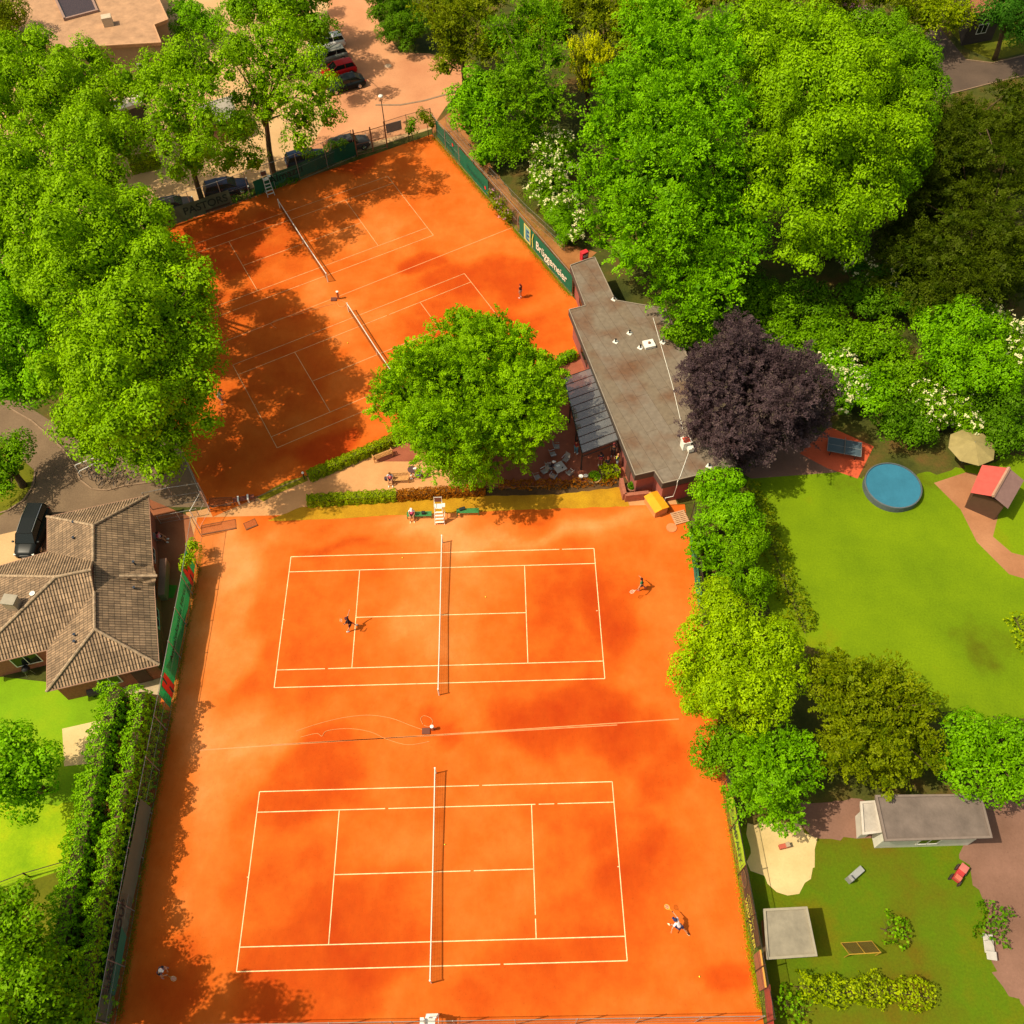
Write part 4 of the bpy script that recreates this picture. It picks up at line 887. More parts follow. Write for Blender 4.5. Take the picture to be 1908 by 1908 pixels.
q = MB(); q.prism(cp, 2.95, ZR); q.build('roof', [roofing], club)
pi = inset(cp, .35); q = MB(); q.prism(pi, 0, 2.94); q.build('wall', mk('pink_render', (.30, .095, .075), rough=.85, noise=.12), club)
fascia = mk('dark_fascia', (.075, .06, .05)); q = MB()
for i in range(len(cp)):
    a, b = Vector(cp[i]), Vector(cp[(i + 1) % len(cp)]); d = b - a; c = (a + b) / 2; nn = Vector((d.y, -d.x)).normalized() * .025
    q.box((c.x + nn.x, c.y + nn.y, 2.99), (d.length + .05, .04, .66), rz=math.atan2(d.y, d.x))
q.build('fascia', fascia, club)
q = MB()
for i in range(len(cp)):
    a, b = Vector(cp[i]), Vector(cp[(i + 1) % len(cp)]); d = b - a; c = (a + b) / 2
    q.box((c.x, c.y, ZR + .04 + .003 * i), (d.length, .07, .06), rz=math.atan2(d.y, d.x))
q.build('roof_edge_trim', mk('edge_trim', (.30, .25, .19)), club)
fm = mk('window_frame_brown', (.12, .06, .04))
wall_panel('window', pi[2], pi[3], .2, .9, 1.8, 1.3, GLASS, club, frame=fm); wall_panel('window', pi[2], pi[3], .75, .9, 1.4, 1.3, GLASS, club, frame=fm)
wall_panel('door', pi[2], pi[3], .9, .02, 1.0, 2.1, fm, club); wall_panel('door', pi[5], pi[6], .3, .02, .9, 2.0, mk('door_red', (.30, .06, .05)), club); wall_panel('window', pi[0], pi[1], .5, .9, 1.0, 1.1, GLASS, club, frame=fm)
def onroof(px, py, z=ZR): return V(px, py, z)
for (x, y) in ((1144, 558), (1147, 637), (1173, 621), (1193, 648), (1235, 638), (1321, 869)):
    p = onroof(x, y); q = MB(); q.box((p.x, p.y, ZR + .02), (.42, .42, .04), rz=.9); f = q.build('vent_flange', WHITE, club)
    q = MB(); q.tube([(p.x, p.y, ZR), (p.x, p.y, ZR + .30)], .07, 8); q.tube([(p.x, p.y, ZR + .30), (p.x, p.y, ZR + .34)], .10, 8); q.build('vent_pipe', BLACK, f)
p = onroof(1209, 644); q = MB(); q.box((p.x, p.y, ZR + .16), (.95, .85, .30), rz=.25); f = q.build('roof_hatch', WHITE, club, bevel=.03); q = MB(); q.lathe([(.12, 0), (.11, .12), (.02, .2)], (p.x, p.y, ZR + .31), 8); q.build('handle', RUST, f)
p = onroof(1276, 833); q = MB(); q.box((p.x, p.y, ZR + .45), (.62, .60, .9), rz=.25); ch = q.build('chimney', WHITE, club); q = MB(); q.box((p.x, p.y, ZR + .915), (.74, .72, .05), rz=.25); q.build('chimney_rim', WHITE, ch)
q = MB(); q.box((p.x, p.y, ZR + .955), (.56, .54, .03), rz=.25); q.build('chimney_cap', mk('cap_red', (.55, .08, .04)), ch); q = MB(); q.box((p.x + .35, p.y - .45, ZR + .35), (.45, .4, .4), rz=.25); q.build('equipment_box', WHITE, ch)
q = MB(); q.tube([V(1217, 592, ZR + .03), V(1253, 718, ZR + .03), V(1272, 800, ZR + .03)], .022, 5); q.build('roof_cable', WHITE, club)
q = MB(); e0 = V(1262, 898, ZR + .02); q.tube([V(1284, 840, ZR + .03), V(1268, 886, ZR + .03), e0, e0 + Vector((0, -.12, -.4)), e0 + Vector((-.1, -.1, -1.8)), e0 + Vector((-.7, -.1, -2.0)), e0 + Vector((-.7, -.1, -3.2))], .025, 5); q.build('downpipe', WHITE, club)
# ---- glass terrace canopy
can = thing('glass_canopy', 'sloping glass canopy on dark steel beams along the clubhouse wall', 'canopy')
c4 = [V(1051, 703.7, 2.5), V(1101, 686, 2.95), V(1152.6, 819, 2.95), V(1085.5, 844, 2.5)]
gm = mk('canopy_glass', (.27, .27, .25), rough=.05, metal=.45, spec=1.0, alpha=.72, noise=.22, scale=.25)
gm.node_tree.nodes["Principled BSDF"].inputs["Coat Weight"].default_value = .6
for k in range(10):
    a, b = k / 10 + .006, (k + 1) / 10 - .006; q = MB(); q.face([c4[0].lerp(c4[3], a), c4[0].lerp(c4[3], b), c4[1].lerp(c4[2], b), c4[1].lerp(c4[2], a)]); q.build('glass_pane', gm, can)
for k in range(11):
    q = MB(); a, b = c4[0].lerp(c4[3], k / 10), c4[1].lerp(c4[2], k / 10); q.tube([a + Vector((0, 0, -.02)), b + Vector((0, 0, -.02))], .045, 4); q.build('beam', DARKMETAL, can)
q = MB(); q.tube([c4[0] + Vector((0, 0, -.08)), c4[3] + Vector((0, 0, -.08))], .09, 6); q.build('gutter', DARKMETAL, can)
q = MB(); q.tube([c4[1] + Vector((0, 0, -.03)), c4[2] + Vector((0, 0, -.03))], .06, 6); q.tube([c4[3] + Vector((0, -.03, -.45)), c4[2] + Vector((0, -.03, -.45))], .045, 5); q.build('wall_rail', DARKMETAL, can)
for t in (.02, .36, .68, .985):
    p = c4[0].lerp(c4[3], t); q = MB(); q.box((p.x, p.y, 1.2), (.12, .12, 2.4), rz=-.25); q.build('post', DARKMETAL, can)
# ---- hipped brick house on the left
tile = bpy.data.materials.new('pantiles'); tile.use_nodes = True
def _tile():
    nt = tile.node_tree; n, l = nt.nodes, nt.links; b = n["Principled BSDF"]; b.inputs["Roughness"].default_value = .85
    uv = n.new("ShaderNodeUVMap"); sp = n.new("ShaderNodeSeparateXYZ"); l.new(uv.outputs[0], sp.inputs[0])
    def fr(o, per):
        a = n.new("ShaderNodeMath"); a.operation = 'DIVIDE'; a.inputs[1].default_value = per; l.new(o, a.inputs[0]); f = n.new("ShaderNodeMath"); f.operation = 'FRACT'; l.new(a.outputs[0], f.inputs[0]); return f.outputs[0], a.outputs[0]
    fu, au = fr(sp.outputs[0], .21); fv, av = fr(sp.outputs[1], .40)
    # roll profile and course step as height
    pu = n.new("ShaderNodeMath"); pu.operation = 'MULTIPLY'; pu.inputs[1].default_value = 2 * math.pi; l.new(fu, pu.inputs[0]); cu = n.new("ShaderNodeMath"); cu.operation = 'COSINE'; l.new(pu.outputs[0], cu.inputs[0])
    hv = n.new("ShaderNodeMath"); hv.operation = 'MULTIPLY_ADD'; hv.inputs[1].default_value = -.9; l.new(fv, hv.inputs[0]); l.new(cu.outputs[0], hv.inputs[2])
    bp = n.new("ShaderNodeBump"); bp.inputs["Strength"].default_value = .9; bp.inputs["Distance"].default_value = .05; l.new(hv.outputs[0], bp.inputs["Height"]); l.new(bp.outputs[0], b.inputs["Normal"])
    # grooves between rolls are coloured darker; every tile differs a little
    rp = n.new("ShaderNodeValToRGB"); e = rp.color_ramp.elements; e[0].position = .0; e[0].color = (.07, .042, .025, 1); e[1].position = .30; e[1].color = (.34, .225, .13, 1); e.new(.93).color = (.32, .21, .12, 1); e.new(1).color = (.07, .042, .025, 1); l.new(fu, rp.inputs[0])
    rv = n.new("ShaderNodeValToRGB"); e = rv.color_ramp.elements; e[0].position = 0; e[0].color = (.30, .28, .26, 1); e[1].position = .15; e[1].color = (1, 1, 1, 1); l.new(fv, rv.inputs[0])
    cb = n.new("ShaderNodeCombineXYZ"); 
    for i, o in enumerate((au, av)):
        f = n.new("ShaderNodeMath"); f.operation = 'FLOOR'; l.new(o, f.inputs[0]); l.new(f.outputs[0], cb.inputs[i])
    wn_ = n.new("ShaderNodeTexWhiteNoise"); l.new(cb.outputs[0], wn_.inputs[0]); mr = n.new("ShaderNodeMapRange"); mr.inputs[3].default_value = .72; mr.inputs[4].default_value = 1.28; l.new(wn_.outputs["Value"], mr.inputs[0])
    m1 = n.new("ShaderNodeMixRGB"); m1.blend_type = 'MULTIPLY'; m1.inputs[0].default_value = 1; l.new(rp.outputs[0], m1.inputs[1]); l.new(rv.outputs[0], m1.inputs[2])
    vm = n.new("ShaderNodeVectorMath"); vm.operation = 'MULTIPLY'; l.new(m1.outputs[0], vm.inputs[0]); l.new(mr.outputs[0], vm.inputs[1])
    nz = n.new("ShaderNodeTexNoise"); nz.inputs["Scale"].default_value = .8; nz.inputs["Detail"].default_value = 8; tc = n.new("ShaderNodeTexCoord"); l.new(tc.outputs["Object"], nz.inputs["Vector"])
    m2 = n.new("ShaderNodeMapRange"); m2.inputs[1].default_value = .35; m2.inputs[2].default_value = .7; m2.inputs[3].default_value = .75; m2.inputs[4].default_value = 1.2; l.new(nz.outputs["Fac"], m2.inputs[0])
    v2 = n.new("ShaderNodeVectorMath"); v2.operation = 'MULTIPLY'; l.new(vm.outputs[0], v2.inputs[0]); l.new(m2.outputs[0], v2.inputs[1]); l.new(v2.outputs[0], b.inputs["Base Color"])
_tile()
house = thing('brick_house', 'red brick house under a hipped roof of weathered brown pantiles left of the lower court', 'house')
EZ = 2.7
def hv(x, y, z): return V(x, y, z)
NE, NW, Wn, Ws, SW, SE = [hv(x, y, EZ) for x, y in ((276.7, 922.5), (88, 962.8), (88, 1028), (87.6, 1210.7), (87.2, 1288), (296.3, 1238.4))]
A1, A2 = hv(173.6, 979, 4.9), hv(176.4, 1172, 4.9)
W1, W2 = hv(104, 1075, 5.7), hv(169, 1062, 5.7)
Wsw, Wnw = hv(-75, 1250, EZ), hv(-60, 1072, EZ)
Jn = hv(173.6, 1046, 4.9); Js = hv(175.6, 1103, 4.9)
D0, D1, D2 = hv(222.6, 1073.5, 4.3), hv(284, 1051, 2.95), hv(287.5, 1091, 2.95); Dm = hv(292, 1073, 3.75)
roofs = []
def slope(pts, eave):
    a, b = Vector(eave[0]), Vector(eave[1]); u = (b - a).normalized(); nrm = None; P = [Vector(p) for p in pts]
    nrm = sum(((P[i] - P[0]).cross(P[i + 1] - P[0]) for i in range(1, len(P) - 1)), Vector())
    if nrm.z < 0: P = P[::-1]; nrm = -nrm
    nrm.normalize(); w = nrm.cross(u).normalized(); roofs.append((P, [((p - a).dot(u), (p - a).dot(w)) for p in P]))
slope([NE, A1, NW], (NE, NW)); slope([NW, A1, Jn, Wn], (NW, Wn)); slope([NE, SE, A2, A1], (SE, NE)); slope([SE, SW, A2], (SW, SE)); slope([SW, Ws, Js, A2], (Ws, SW))
slope([Wn, Jn, W2, W1, Wnw], (Wn, Wnw)); slope([Ws, Wsw, W1, W2, Js], (Wsw, Ws)); slope([Wnw, W1, Wsw], (Wnw, Wsw)); 
slope([D0 + Vector((0, 0, .02)), Dm, D1], (D1, NE)); slope([D0 + Vector((0, 0, .02)), D2, Dm], (SE, D2))
me = bpy.data.meshes.new('roof'); vs = []; fs = []; uvs = []
for P, U in roofs:
    b = len(vs); vs += [tuple(p) for p in P]; fs.append(list(range(b, b + len(P)))); uvs += U
me.from_pydata(vs, [], fs); ul = me.uv_layers.new(name='UVMap')
for i, l_ in enumerate(me.loops): ul.data[i].uv = uvs[l_.vertex_index]
me.materials.append(tile); ro = link(bpy.data.objects.new('roof', me)); ro.parent = house
md = ro.modifiers.new('thick', 'SOLIDIFY'); md.thickness = .10; md.offset = -1
ridgem = mk('ridge_tiles', (.36, .26, .165), noise=.45, scale=3.0, rough=.9, bump=.5)
for a, b in ((A1, NE), (A1, NW), (A1, Jn), (Js, A2), (A2, SE), (A2, SW), (W1, W2), (W1, Wsw), (W1, Wnw), (D0, Dm)):
    q = MB(); n_ = max(2, int((b - a).length / .4))
    for i in range(n_): q.tube([a.lerp(b, i / n_) + Vector((0, 0, .03)), a.lerp(b, (i + 1.1) / n_) + Vector((0, 0, .03))], [.115, .095], 7)
    q.build('ridge', ridgem, house)
q = MB(); q.add([W2, Jn + Vector((0, 0, -.02)), Js + Vector((0, 0, -.02))], [[0, 1, 2]]); q.build('gable_cladding', mk('dark_cladding', (.09, .05, .035)), house)
q = MB(); q.add([Dm - Vector((.15, 0, .02)), D1 - Vector((.15, 0, 0)), D2 - Vector((.15, 0, 0))], [[0, 1, 2]]); q.build('dormer_gable', mk('dark_cladding', (.09, .05, .035)), house)
hp = [tuple(p[:2]) for p in (NE, NW, Wn, Wnw, Wsw, Ws, SW, SE)]; hi_ = inset(hp, .38); q = MB(); q.prism(hi_, 0, EZ - .05); q.build('wall', BRICK, house)
guts = MB()
for i in range(len(hp)):
    a, b = Vector((*hp[i], EZ - .04)), Vector((*hp[(i + 1) % len(hp)], EZ - .04)); guts.tube([a, b], .055, 6)
guts.build('gutter', mk('copper_gutter', (.36, .20, .13), rough=.6), house)
SWi, SEi = hi_[6], hi_[7]
wall_panel('window', SWi, SEi, .5, .9, 1.4, 1.2, GLASS, house, frame=WHITE); wall_panel('door', SWi, SEi, .8, .02, 1.0, 2.1, fm, house)
wall_panel('window', SEi, hi_[0], .3, .9, 1.6, 1.2, GLASS, house, frame=WHITE); wall_panel('window', SEi, hi_[0], .7, .9, 1.2, 1.2, GLASS, house, frame=WHITE); wall_panel('window', hi_[4], hi_[5], .6, .8, 1.8, 1.3, GLASS, house, frame=WHITE)
for (x, y, z) in ((138, 975, 3.9), (138, 1004, 3.95), (250, 1049, 3.6), (251, 1097, 3.4), (140, 1184, 4.1), (140, 1197, 4.0)):
    p = hv(x, y, z); q = MB(); q.tube([p + Vector((0, 0, -.2)), p + Vector((0, 0, .22))], .06, 8); q.tube([p + Vector((0, 0, .2)), p + Vector((0, 0, .25))], .11, 8); q.build('vent_pipe', mk('dark_vent', (.03, .04, .06)), house)
p = hv(27, 1128, 4.6); q = MB(); q.box((p.x, p.y, 4.7), (.9, .7, 1.5), rz=-.15); ch = q.build('chimney', mk('chimney_brick', (.36, .27, .18), noise=.2), house); q = MB(); q.box((p.x, p.y, 5.48), (1.0, .8, .06), rz=-.15); q.build('chimney_cap', mk('cap_grey', (.33, .29, .22)), ch)
p = hv(62, 1108, 4.9); q = MB(); q.lathe([(.03, 0), (.16, .08), (.2, .1)], (p.x, p.y, 5.0), 10); q.tube([p, p + Vector((0, 0, .3))], .02, 5); q.build('satellite_dish', WHITE, house)
q = MB(); q.box(((NE + SE) / 2 + Vector((.25, .4, -1.4))), (.5, 3.2, .9), rz=.14); q.build('bay_shelf', mk('shelf_brown', (.22, .12, .08)), house)

# ---- flat roofed building top left, garages, far roofs
def flat_building(name, label, px, z, roofc, wallc, inner=None, cat='building'):
    P = [tuple(G(x, y, z)[:2]) for x, y in px]; r = thing(name, label, cat); q = MB(); q.prism(inset(P, .25), 0, z - .3); q.build('wall', mk(name + '_wall_%d' % int(P[0][0]), wallc, noise=.1), r)
    q = MB(); q.prism(P, z - .3, z); q.build('roof', mk(name + '_roof_%d' % int(P[0][0]), roofc, noise=.24, scale=.9, bump=.4), r)
    q = MB()
    for i in range(len(P)):
        a, b = Vector(P[i]), Vector(P[(i + 1) % len(P)]); d = b - a; c = (a + b) / 2; q.box((c.x, c.y, z + .05 + .004 * i), (d.length + .1, .14, .10), rz=math.atan2(d.y, d.x))
    q.build('parapet', mk('parapet_%d' % int(P[0][0]), tuple(c * 1.25 for c in roofc)), r); Pi = inset(P, .25)
    for i in range(len(Pi)):
        L = (Vector(Pi[(i + 1) % len(Pi)]) - Vector(Pi[i])).length
        ar = sum(Pi[k][0] * Pi[(k + 1) % len(Pi)][1] - Pi[(k + 1) % len(Pi)][0] * Pi[k][1] for k in range(len(Pi)))
        a, b = (Pi[i], Pi[(i + 1) % len(Pi)]) if ar > 0 else (Pi[(i + 1) % len(Pi)], Pi[i])
        for k in range(int(L // 4)): wall_panel('window', a, b, (k + .5) / int(L // 4), z * .3, 1.3, 1.1, GLASS, r, frame=WHITE)
    return r
fb = flat_building('flat_roofed_building', 'large building with beige flat roof and dark sunken skylight in the top left corner', [(-60, 60), (30, -120), (270, -60), (313, 37), (287, 47), (300, 80), (120, 90)], 5.0, (.42, .24, .13), (.30, .20, .12))
pts = [V(103, -3, 5.0), (V(165, -18, 5.0)), V(182, 22, 5.0), V(122, 38, 5.0)]
q = MB(); q.prism([tuple(p[:2]) for p in pts], 5.0, 5.03); q.build('skylight', mk('skylight_dark', (.05, .03, .03), rough=.2), fb)
q = MB()
for a, b in zip(pts, pts[1:] + pts[:1]): c = (a + b) / 2; d = b - a; q.box((c.x, c.y, 5.12 + .01 * (a.x > b.x)), (d.length + .3, .25, .28), rz=math.atan2(d.y, d.x))
q.build('skylight_frame', mk('frame_grey', (.30, .19, .15)), fb)
p = V(203, 46, 5.0); q = MB(); q.box((p.x, p.y, 5.5), (1.1, 1.0, 1.0), rz=.3); q.build('vent_box', mk('vent_box', (.52, .42, .30)), fb)
flat_building('garage', 'small garage with grey and brown flat roof between the two see-through trees', [(368, 200), (402, 188), (432, 180), (440, 215), (410, 228), (376, 228)], 2.6, (.30, .27, .22), (.25, .12, .08), cat='garage')
flat_building('carport', 'low white edged carport roof seen through the tree in the upper left', [(120, 215), (262, 175), (268, 190), (130, 236)], 2.4, (.72, .62, .48), (.12, .09, .06), cat='carport')
flat_building('far_house', 'reddish roofed house in the top right corner beyond the street', [(1800, -40), (1870, -50), (1878, 14), (1812, 26)], 4.0, (.34, .12, .06), (.05, .035, .03), cat='house')
# ---- garden buildings on the right
flat_building('garden_house', 'long white garden house with dark flat roof on the right', [(1632, 1484), (1826, 1482), (1846, 1560), (1650, 1566)], 2.9, (.16, .125, .105), (.62, .60, .52), cat='house')
flat_building('porch', 'small white porch attached west of the long garden house', [(1604, 1496), (1630, 1494), (1640, 1550), (1608, 1554)], 2.2, (.42, .38, .33), (.55, .52, .46), cat='porch')
flat_building('flat_shed', 'square grey roofed shed beside the right fence below the sand yard', [(1424, 1696), (1502, 1692), (1520, 1780), (1430, 1786)], 2.3, (.25, .22, .16), (.16, .11, .06), cat='shed')
sh = thing('garden_shed', 'red gabled garden shed with pale ridge board right of the round pool', 'shed')
R1, R2 = V(1880, 872, 3.0), V(1850, 925, 3.0); E1, E2 = V(1830, 866, 2.2), V(1808, 918, 2.2); F1, F2 = V(1908, 895, 2.2), V(1878, 948, 2.2)
q = MB(); q.face([E1, E2, R2, R1]); q.build('roof', mk('shed_red', (.52, .09, .07)), sh); q = MB(); q.face([R1, R2, F2, F1]); q.build('roof', mk('shed_mauve', (.26, .15, .13)), sh)
q = MB(); q.tube([R1 + Vector((0, 0, .03)), R2 + Vector((0, 0, .03))], .14, 4); q.build('ridge_board', mk('ridge_pale', (.45, .26, .18)), sh)
q = MB(); q.prism(inset([tuple(p[:2]) for p in (E1, E2, F2, F1)], .3), 0, 2.2); q.build('wall', mk('shed_wall', (.10, .05, .03)), sh)
p = V(1660, 912); pool = thing('round_pool', 'round blue pool with low rim on the lawn', 'pool', tuple(p)); r_ = 52 * mpp(p)
q = MB(); q.lathe([(r_, 0), (r_ * 1.0, .62), (r_ * .96, .64), (r_ * .955, .5)], n=40); q.build('rim', mk('pool_rim', (.10, .12, .13)), pool, smooth=False)
q = MB(); q.lathe([(r_ * .955, .545), (.01, .55)], n=40); q.build('cover', mk('pool_cover', (.035, .17, .26), rough=.3, noise=.12, scale=.7, bump=.4), pool)
p = V(1792, 862); par = thing('parasol', 'pale beige octagonal parasol beside the garden shed', 'parasol', tuple(p)); q = MB(); q.lathe([(1.9, 2.1), (.03, 2.75)], n=8); q.build('canopy', mk('parasol_beige', (.30, .24, .09)), par); q = MB(); q.tube([(0, 0, 0), (0, 0, 2.8)], .03, 6); q.build('pole', METAL, par)
pa = V(1569, 843); tt = thing('table_tennis_table', 'dark blue table tennis table with white lines on the red patio', 'table', tuple(pa), -.27)
q = MB(); q.box((0, 0, .76), (2.74, 1.525, .04)); q.build('tabletop', mk('table_blue', (.055, .085, .105)), tt)
q = MB()
for y in (-.75, 0, .75): q.box((0, y, .783), (2.74, .03, .004))
for x in (-1.36, 1.36): q.box((x, 0, .783), (.03, 1.52, .004))
q.build('lines', mk('table_lines', (.25, .26, .25)), tt); q = MB(); q.box((0, 0, .86), (.02, 1.8, .15)); q.build('net', mk('tt_net', (.3, .25, .22)), tt)
for sx in (-1, 1):
    for sy in (-1, 1): q = MB(); q.box((sx * 1.0, sy * .55, .37), (.06, .06, .74)); q.build('leg', DARKMETAL, tt)
# ================================================================== COURT EQUIPMENT
tennis_net('tennis net of the middle court with the player serving', CC[:2], CC[2]); tennis_net('tennis net of the lowest court at the bottom of the photo', CD[:2], CD[2])
tennis_net('tennis net of the topmost clay court near the car park', CA[:2], CA[2]); tennis_net('tennis net of the upper court partly behind the round tree', CB[:2], CB[2])
p = V(820, 966); umpire_chair('white umpire chair between two green benches above the middle court', p, -math.pi / 2)
p = V(502, 360); umpire_chair('white umpire chair at the topmost court by the banner fence', p, CA[2] - math.pi / 2)
p = V(806, 1912); umpire_chair('white umpire chair cut off by the bottom edge of the photo', p, math.pi / 2)
p = V(782, 963); garden_bench('low green backless bench left of the umpire chair', p, 0, 2.0, GREENP, False, 'green courtside benches')
p = V(872, 957); garden_bench('low green backless bench right of the umpire chair', p, 0, 1.8, GREENP, False, 'green courtside benches')
p = V(714, 853); garden_bench('slatted teak bench with its back to the terrace beside the clipped hedge', p, math.pi + .44, 1.75, WOOD, True, 'teak terrace benches')
p = V(743, 897); garden_bench('slatted teak bench facing the lower courts with a person at its end', p, .03, 1.75, WOOD, True, 'teak terrace benches')
p = V(456, 934); garden_bench('dark red backless bench with two white supports at the corner of the upper court', p, .2, 1.7, mk('bench_red', (.22, .06, .035)), False)
bq = [o for o in scene.collection.objects if o.name.startswith('garden_bench') and 'two white supports' in o.get('label', '')][0]
for x in (-.42, .36):
    q = MB(); q.box((x, 0, .50), (.13, .52, .05)); q.box((x, -.24, .25), (.11, .04, .46)); q.build('support', WHITE, bq)
def sprinkler(label, px, h):
    p = V(*px); r = thing('hose_post', label, 'hose post', tuple(p), 0, 'watering posts between the courts'); q = MB(); q.box((0, 0, h / 2), (.16, .16, h)); q.build('post', mk('post_clay', (.42, .13, .05)), r)
    q = MB(); q.lathe([(.02, h), (.13, h + .01), (.13, h + .05), (.02, h + .08)], n=10); q.build('cap', WHITE, r); q = MB(); q.box((-.45, -.1, .06), (.55, .45, .12)); q.build('valve_box', mk('valve_box', (.16, .05, .03)), r); q = MB(); q.tube([(.08, 0, h * .6), (.2, 0, h * .6), (.2, 0, h * .45)], .02, 5); q.build('tap', METAL, r)
    return r
sprinkler('watering post with white cap on the seam between the two lower courts', (806, 1360), .62); sprinkler('watering post with white cap on the seam between the two upper courts', (631, 557), .9)
hosem = mk('hose_rubber', (.64, .30, .10), rough=.6)
def smooth(pts, n=8):
    P = [V(*p) for p in pts]; out = []
    for i in range(len(P) - 1):
        a, b, c, d = P[max(i - 1, 0)], P[i], P[i + 1], P[min(i + 2, len(P) - 1)]
        for k in range(n): t = k / n; out.append(.5 * ((2 * b) + (c - a) * t + (2 * a - 5 * b + 4 * c - d) * t * t + (3 * b - a - 3 * c + d) * t ** 3))
    return out + [P[-1]]
def hose(label, pts, r=.018, m=None):
    P = smooth(pts); q = MB(); q.tube([p + Vector((0, 0, .045)) for p in P], r, 5); return tag(q.build('garden_hose', m or hosem), label, 'hose', 'watering hoses on the clay')
hose('long pale hose arching over the clay left of the lower watering post', [(552, 1363), (580, 1353), (615, 1343), (650, 1336), (690, 1333), (730, 1339), (765, 1352), (790, 1361)])
hose('pale hose winding along the seam between the lower courts', [(560, 1374), (590, 1367), (600, 1372), (610, 1362), (650, 1358), (690, 1364), (722, 1378), (760, 1388), (800, 1382)])
hose('hose coiled around the lower watering post', [(788, 1350), (784, 1340), (790, 1334), (802, 1338), (806, 1346), (800, 1354), (790, 1352)])
hose('thin hose lying below the seam of the upper courts', [(515, 612), (505, 604), (520, 595), (560, 585), (600, 572), (625, 566)])
hose('hose coiled beside the upper watering post', [(634, 560), (644, 564), (642, 572), (632, 571), (628, 564)])
def drag_mat(label, a, b, w):
    A, B = V(*a), V(*b); r = thing('court_drag_mat', label, 'drag mat', tuple((A + B) / 2), math.atan2((B - A).y, (B - A).x), 'drag mats at the court gate'); L = (B - A).length / 2
    q = MB(); q.tube([(-L, 0, .08), (L, 0, .08)], .06, 6); q.build('beam', RUST, r); q = MB(); q.tube([(-L, 0, .05), (-L, w, .05), (L, w, .05), (L, 0, .05)], .02, 5); q.build('frame', RUST, r)
    q = MB(); q.face([(-L, 0, .04), (L, 0, .04), (L, w, .04), (-L, w, .04)]); q.build('netting', mk('drag_net', (.35, .12, .05), alpha=.35), r); return r
drag_mat('large rusty drag mat with thick beam beside the west gate', (376, 997), (440, 985), .9); drag_mat('smaller empty drag frame on the clay right of the large drag mat', (459, 988), (480, 979), .7)
drag_mat('grey drag mat lying in the shade by the upper court corner', (388, 944), (430, 942), .8)
# tennis balls
rb = random.Random(4); bm_ = mk('ball_yellow', (.65, .72, .06))
balls = [(750, 1040, 'on the left half of the middle court near its far sideline'), (905, 1113, 'on the right service box of the middle court'), (829, 1574, 'just right of the lowest net'), (648, 640, 'on the upper court near its net'), (1303, 1820, 'on the clay in the lower right corner of the lowest court')]
for x, y, w in balls: q = MB(); q.ball((0, 0, 0), .05, 10); tag(q.build('tennis_ball', bm_, smooth=True, loc=tuple(V(x, y) + Vector((0, 0, .075)))), 'yellow tennis ball ' + w, 'ball', 'tennis balls lying on the clay')

# ================================================================== FENCES AND BANNERS
fence('court_fence', 'tall wire fence with steel posts between the upper courts and the car park', [(171, 470), (250, 445), (420, 387), (560, 336), (662, 292)], 3.2, 3.2)
gate = thing('court_gate', 'wide brown framed gate in the north fence of the topmost court', 'gate', tuple(V(666, 291)))
g0, g1, g2 = V(666, 291), V(696, 284), V(722, 276); o_ = g0.copy()
for p in (g0, g1, g2): q = MB(); e = p - o_; q.box((e.x, e.y, 1.6), (.13, .13, 3.2 if p is not g1 else 2.9), rz=.3); q.build('post', RUST, gate)
q = MB()
for z in (.15, 1.4, 2.75): q.tube([g0 - o_ + Vector((0, 0, z)), g1 - o_ + Vector((0, 0, z)), g2 - o_ + Vector((0, 0, z))], .035, 5)
q.build('gate_rail', RUST, gate); q = MB(); e0, e1 = g0 - o_, g2 - o_; q.face([e0 + Vector((0, 0, .1)), e1 + Vector((0, 0, .1)), e1 + Vector((0, 0, 2.7)), e0 + Vector((0, 0, 2.7))]); q.build('wire_mesh', FENCEM, gate)
fence('court_fence', 'wire fence with climbing plants right of the brown gate', [(722, 276), (762, 263), (806, 251)], 3.2, 2.8, mpost=DARKMETAL)
fence('court_fence', 'tall wire fence carrying green banners along the dirt path', [(806, 251), (910, 368), (965, 432), (1066, 552)], 2.6, 3.0)
fence('path_fence', 'thin low wire fence on the far side of the dirt path', [(832, 236), (900, 318), (980, 402), (1052, 468)], 1.3, 3.0, r=.02)
fence('court_fence', 'tall wire fence left of the upper courts under the big maples', [(171, 470), (280, 700), (391, 954)], 3.0, 4.0)
fence('court_fence', 'wire fence left of the lower courts carrying the bright green banner', [(376, 1000), (359.4, 1108), (325.6, 1290), (268, 1600), (214, 1912)], 2.9, 3.0)
fence('court_fence', 'wire fence right of the lower courts behind the neighbours\' trees', [(1284, 978), (1300, 1120), (1345, 1470), (1424, 1908)], 3.0, 3.0, mpost=DARKMETAL)
a, b = V(190, 1912, 2.9), V(1425, 1893, 2.9)
f_ = fence('court_fence', 'wire fence closing the lowest court along the bottom edge of the photo', [(G(190, 1905)[0], a.y), (b.x, b.y)], 2.9, 3.4, px=False)
fence('gate_frame', 'galvanised pipe fence between the brick house and the court corner', [(284, 950), (330, 940), (385, 932)], 2.4, 1.6, cat='fence'); fence('gate_frame', 'white pipe fence panel at the yard gate beside the climbing plant', [(372, 985), (391, 950)], 2.6, 1.3, mpost=WHITE)
fence('yard_fence', 'grey pipe fence along the yard below the court corner', [(300, 976), (372, 962)], 1.1, 1.4)
fence('garden_fence', 'dark low wooden fence crossing the lawn at the lower left', [(-40, 1670), (56, 1634), (132, 1612)], 1.0, 2.2, mpost=mk('fence_dark', (.06, .035, .02)), mesh=False, r=.05)
GRN, DGRN = (.02, .26, .10), (.015, .13, .07)
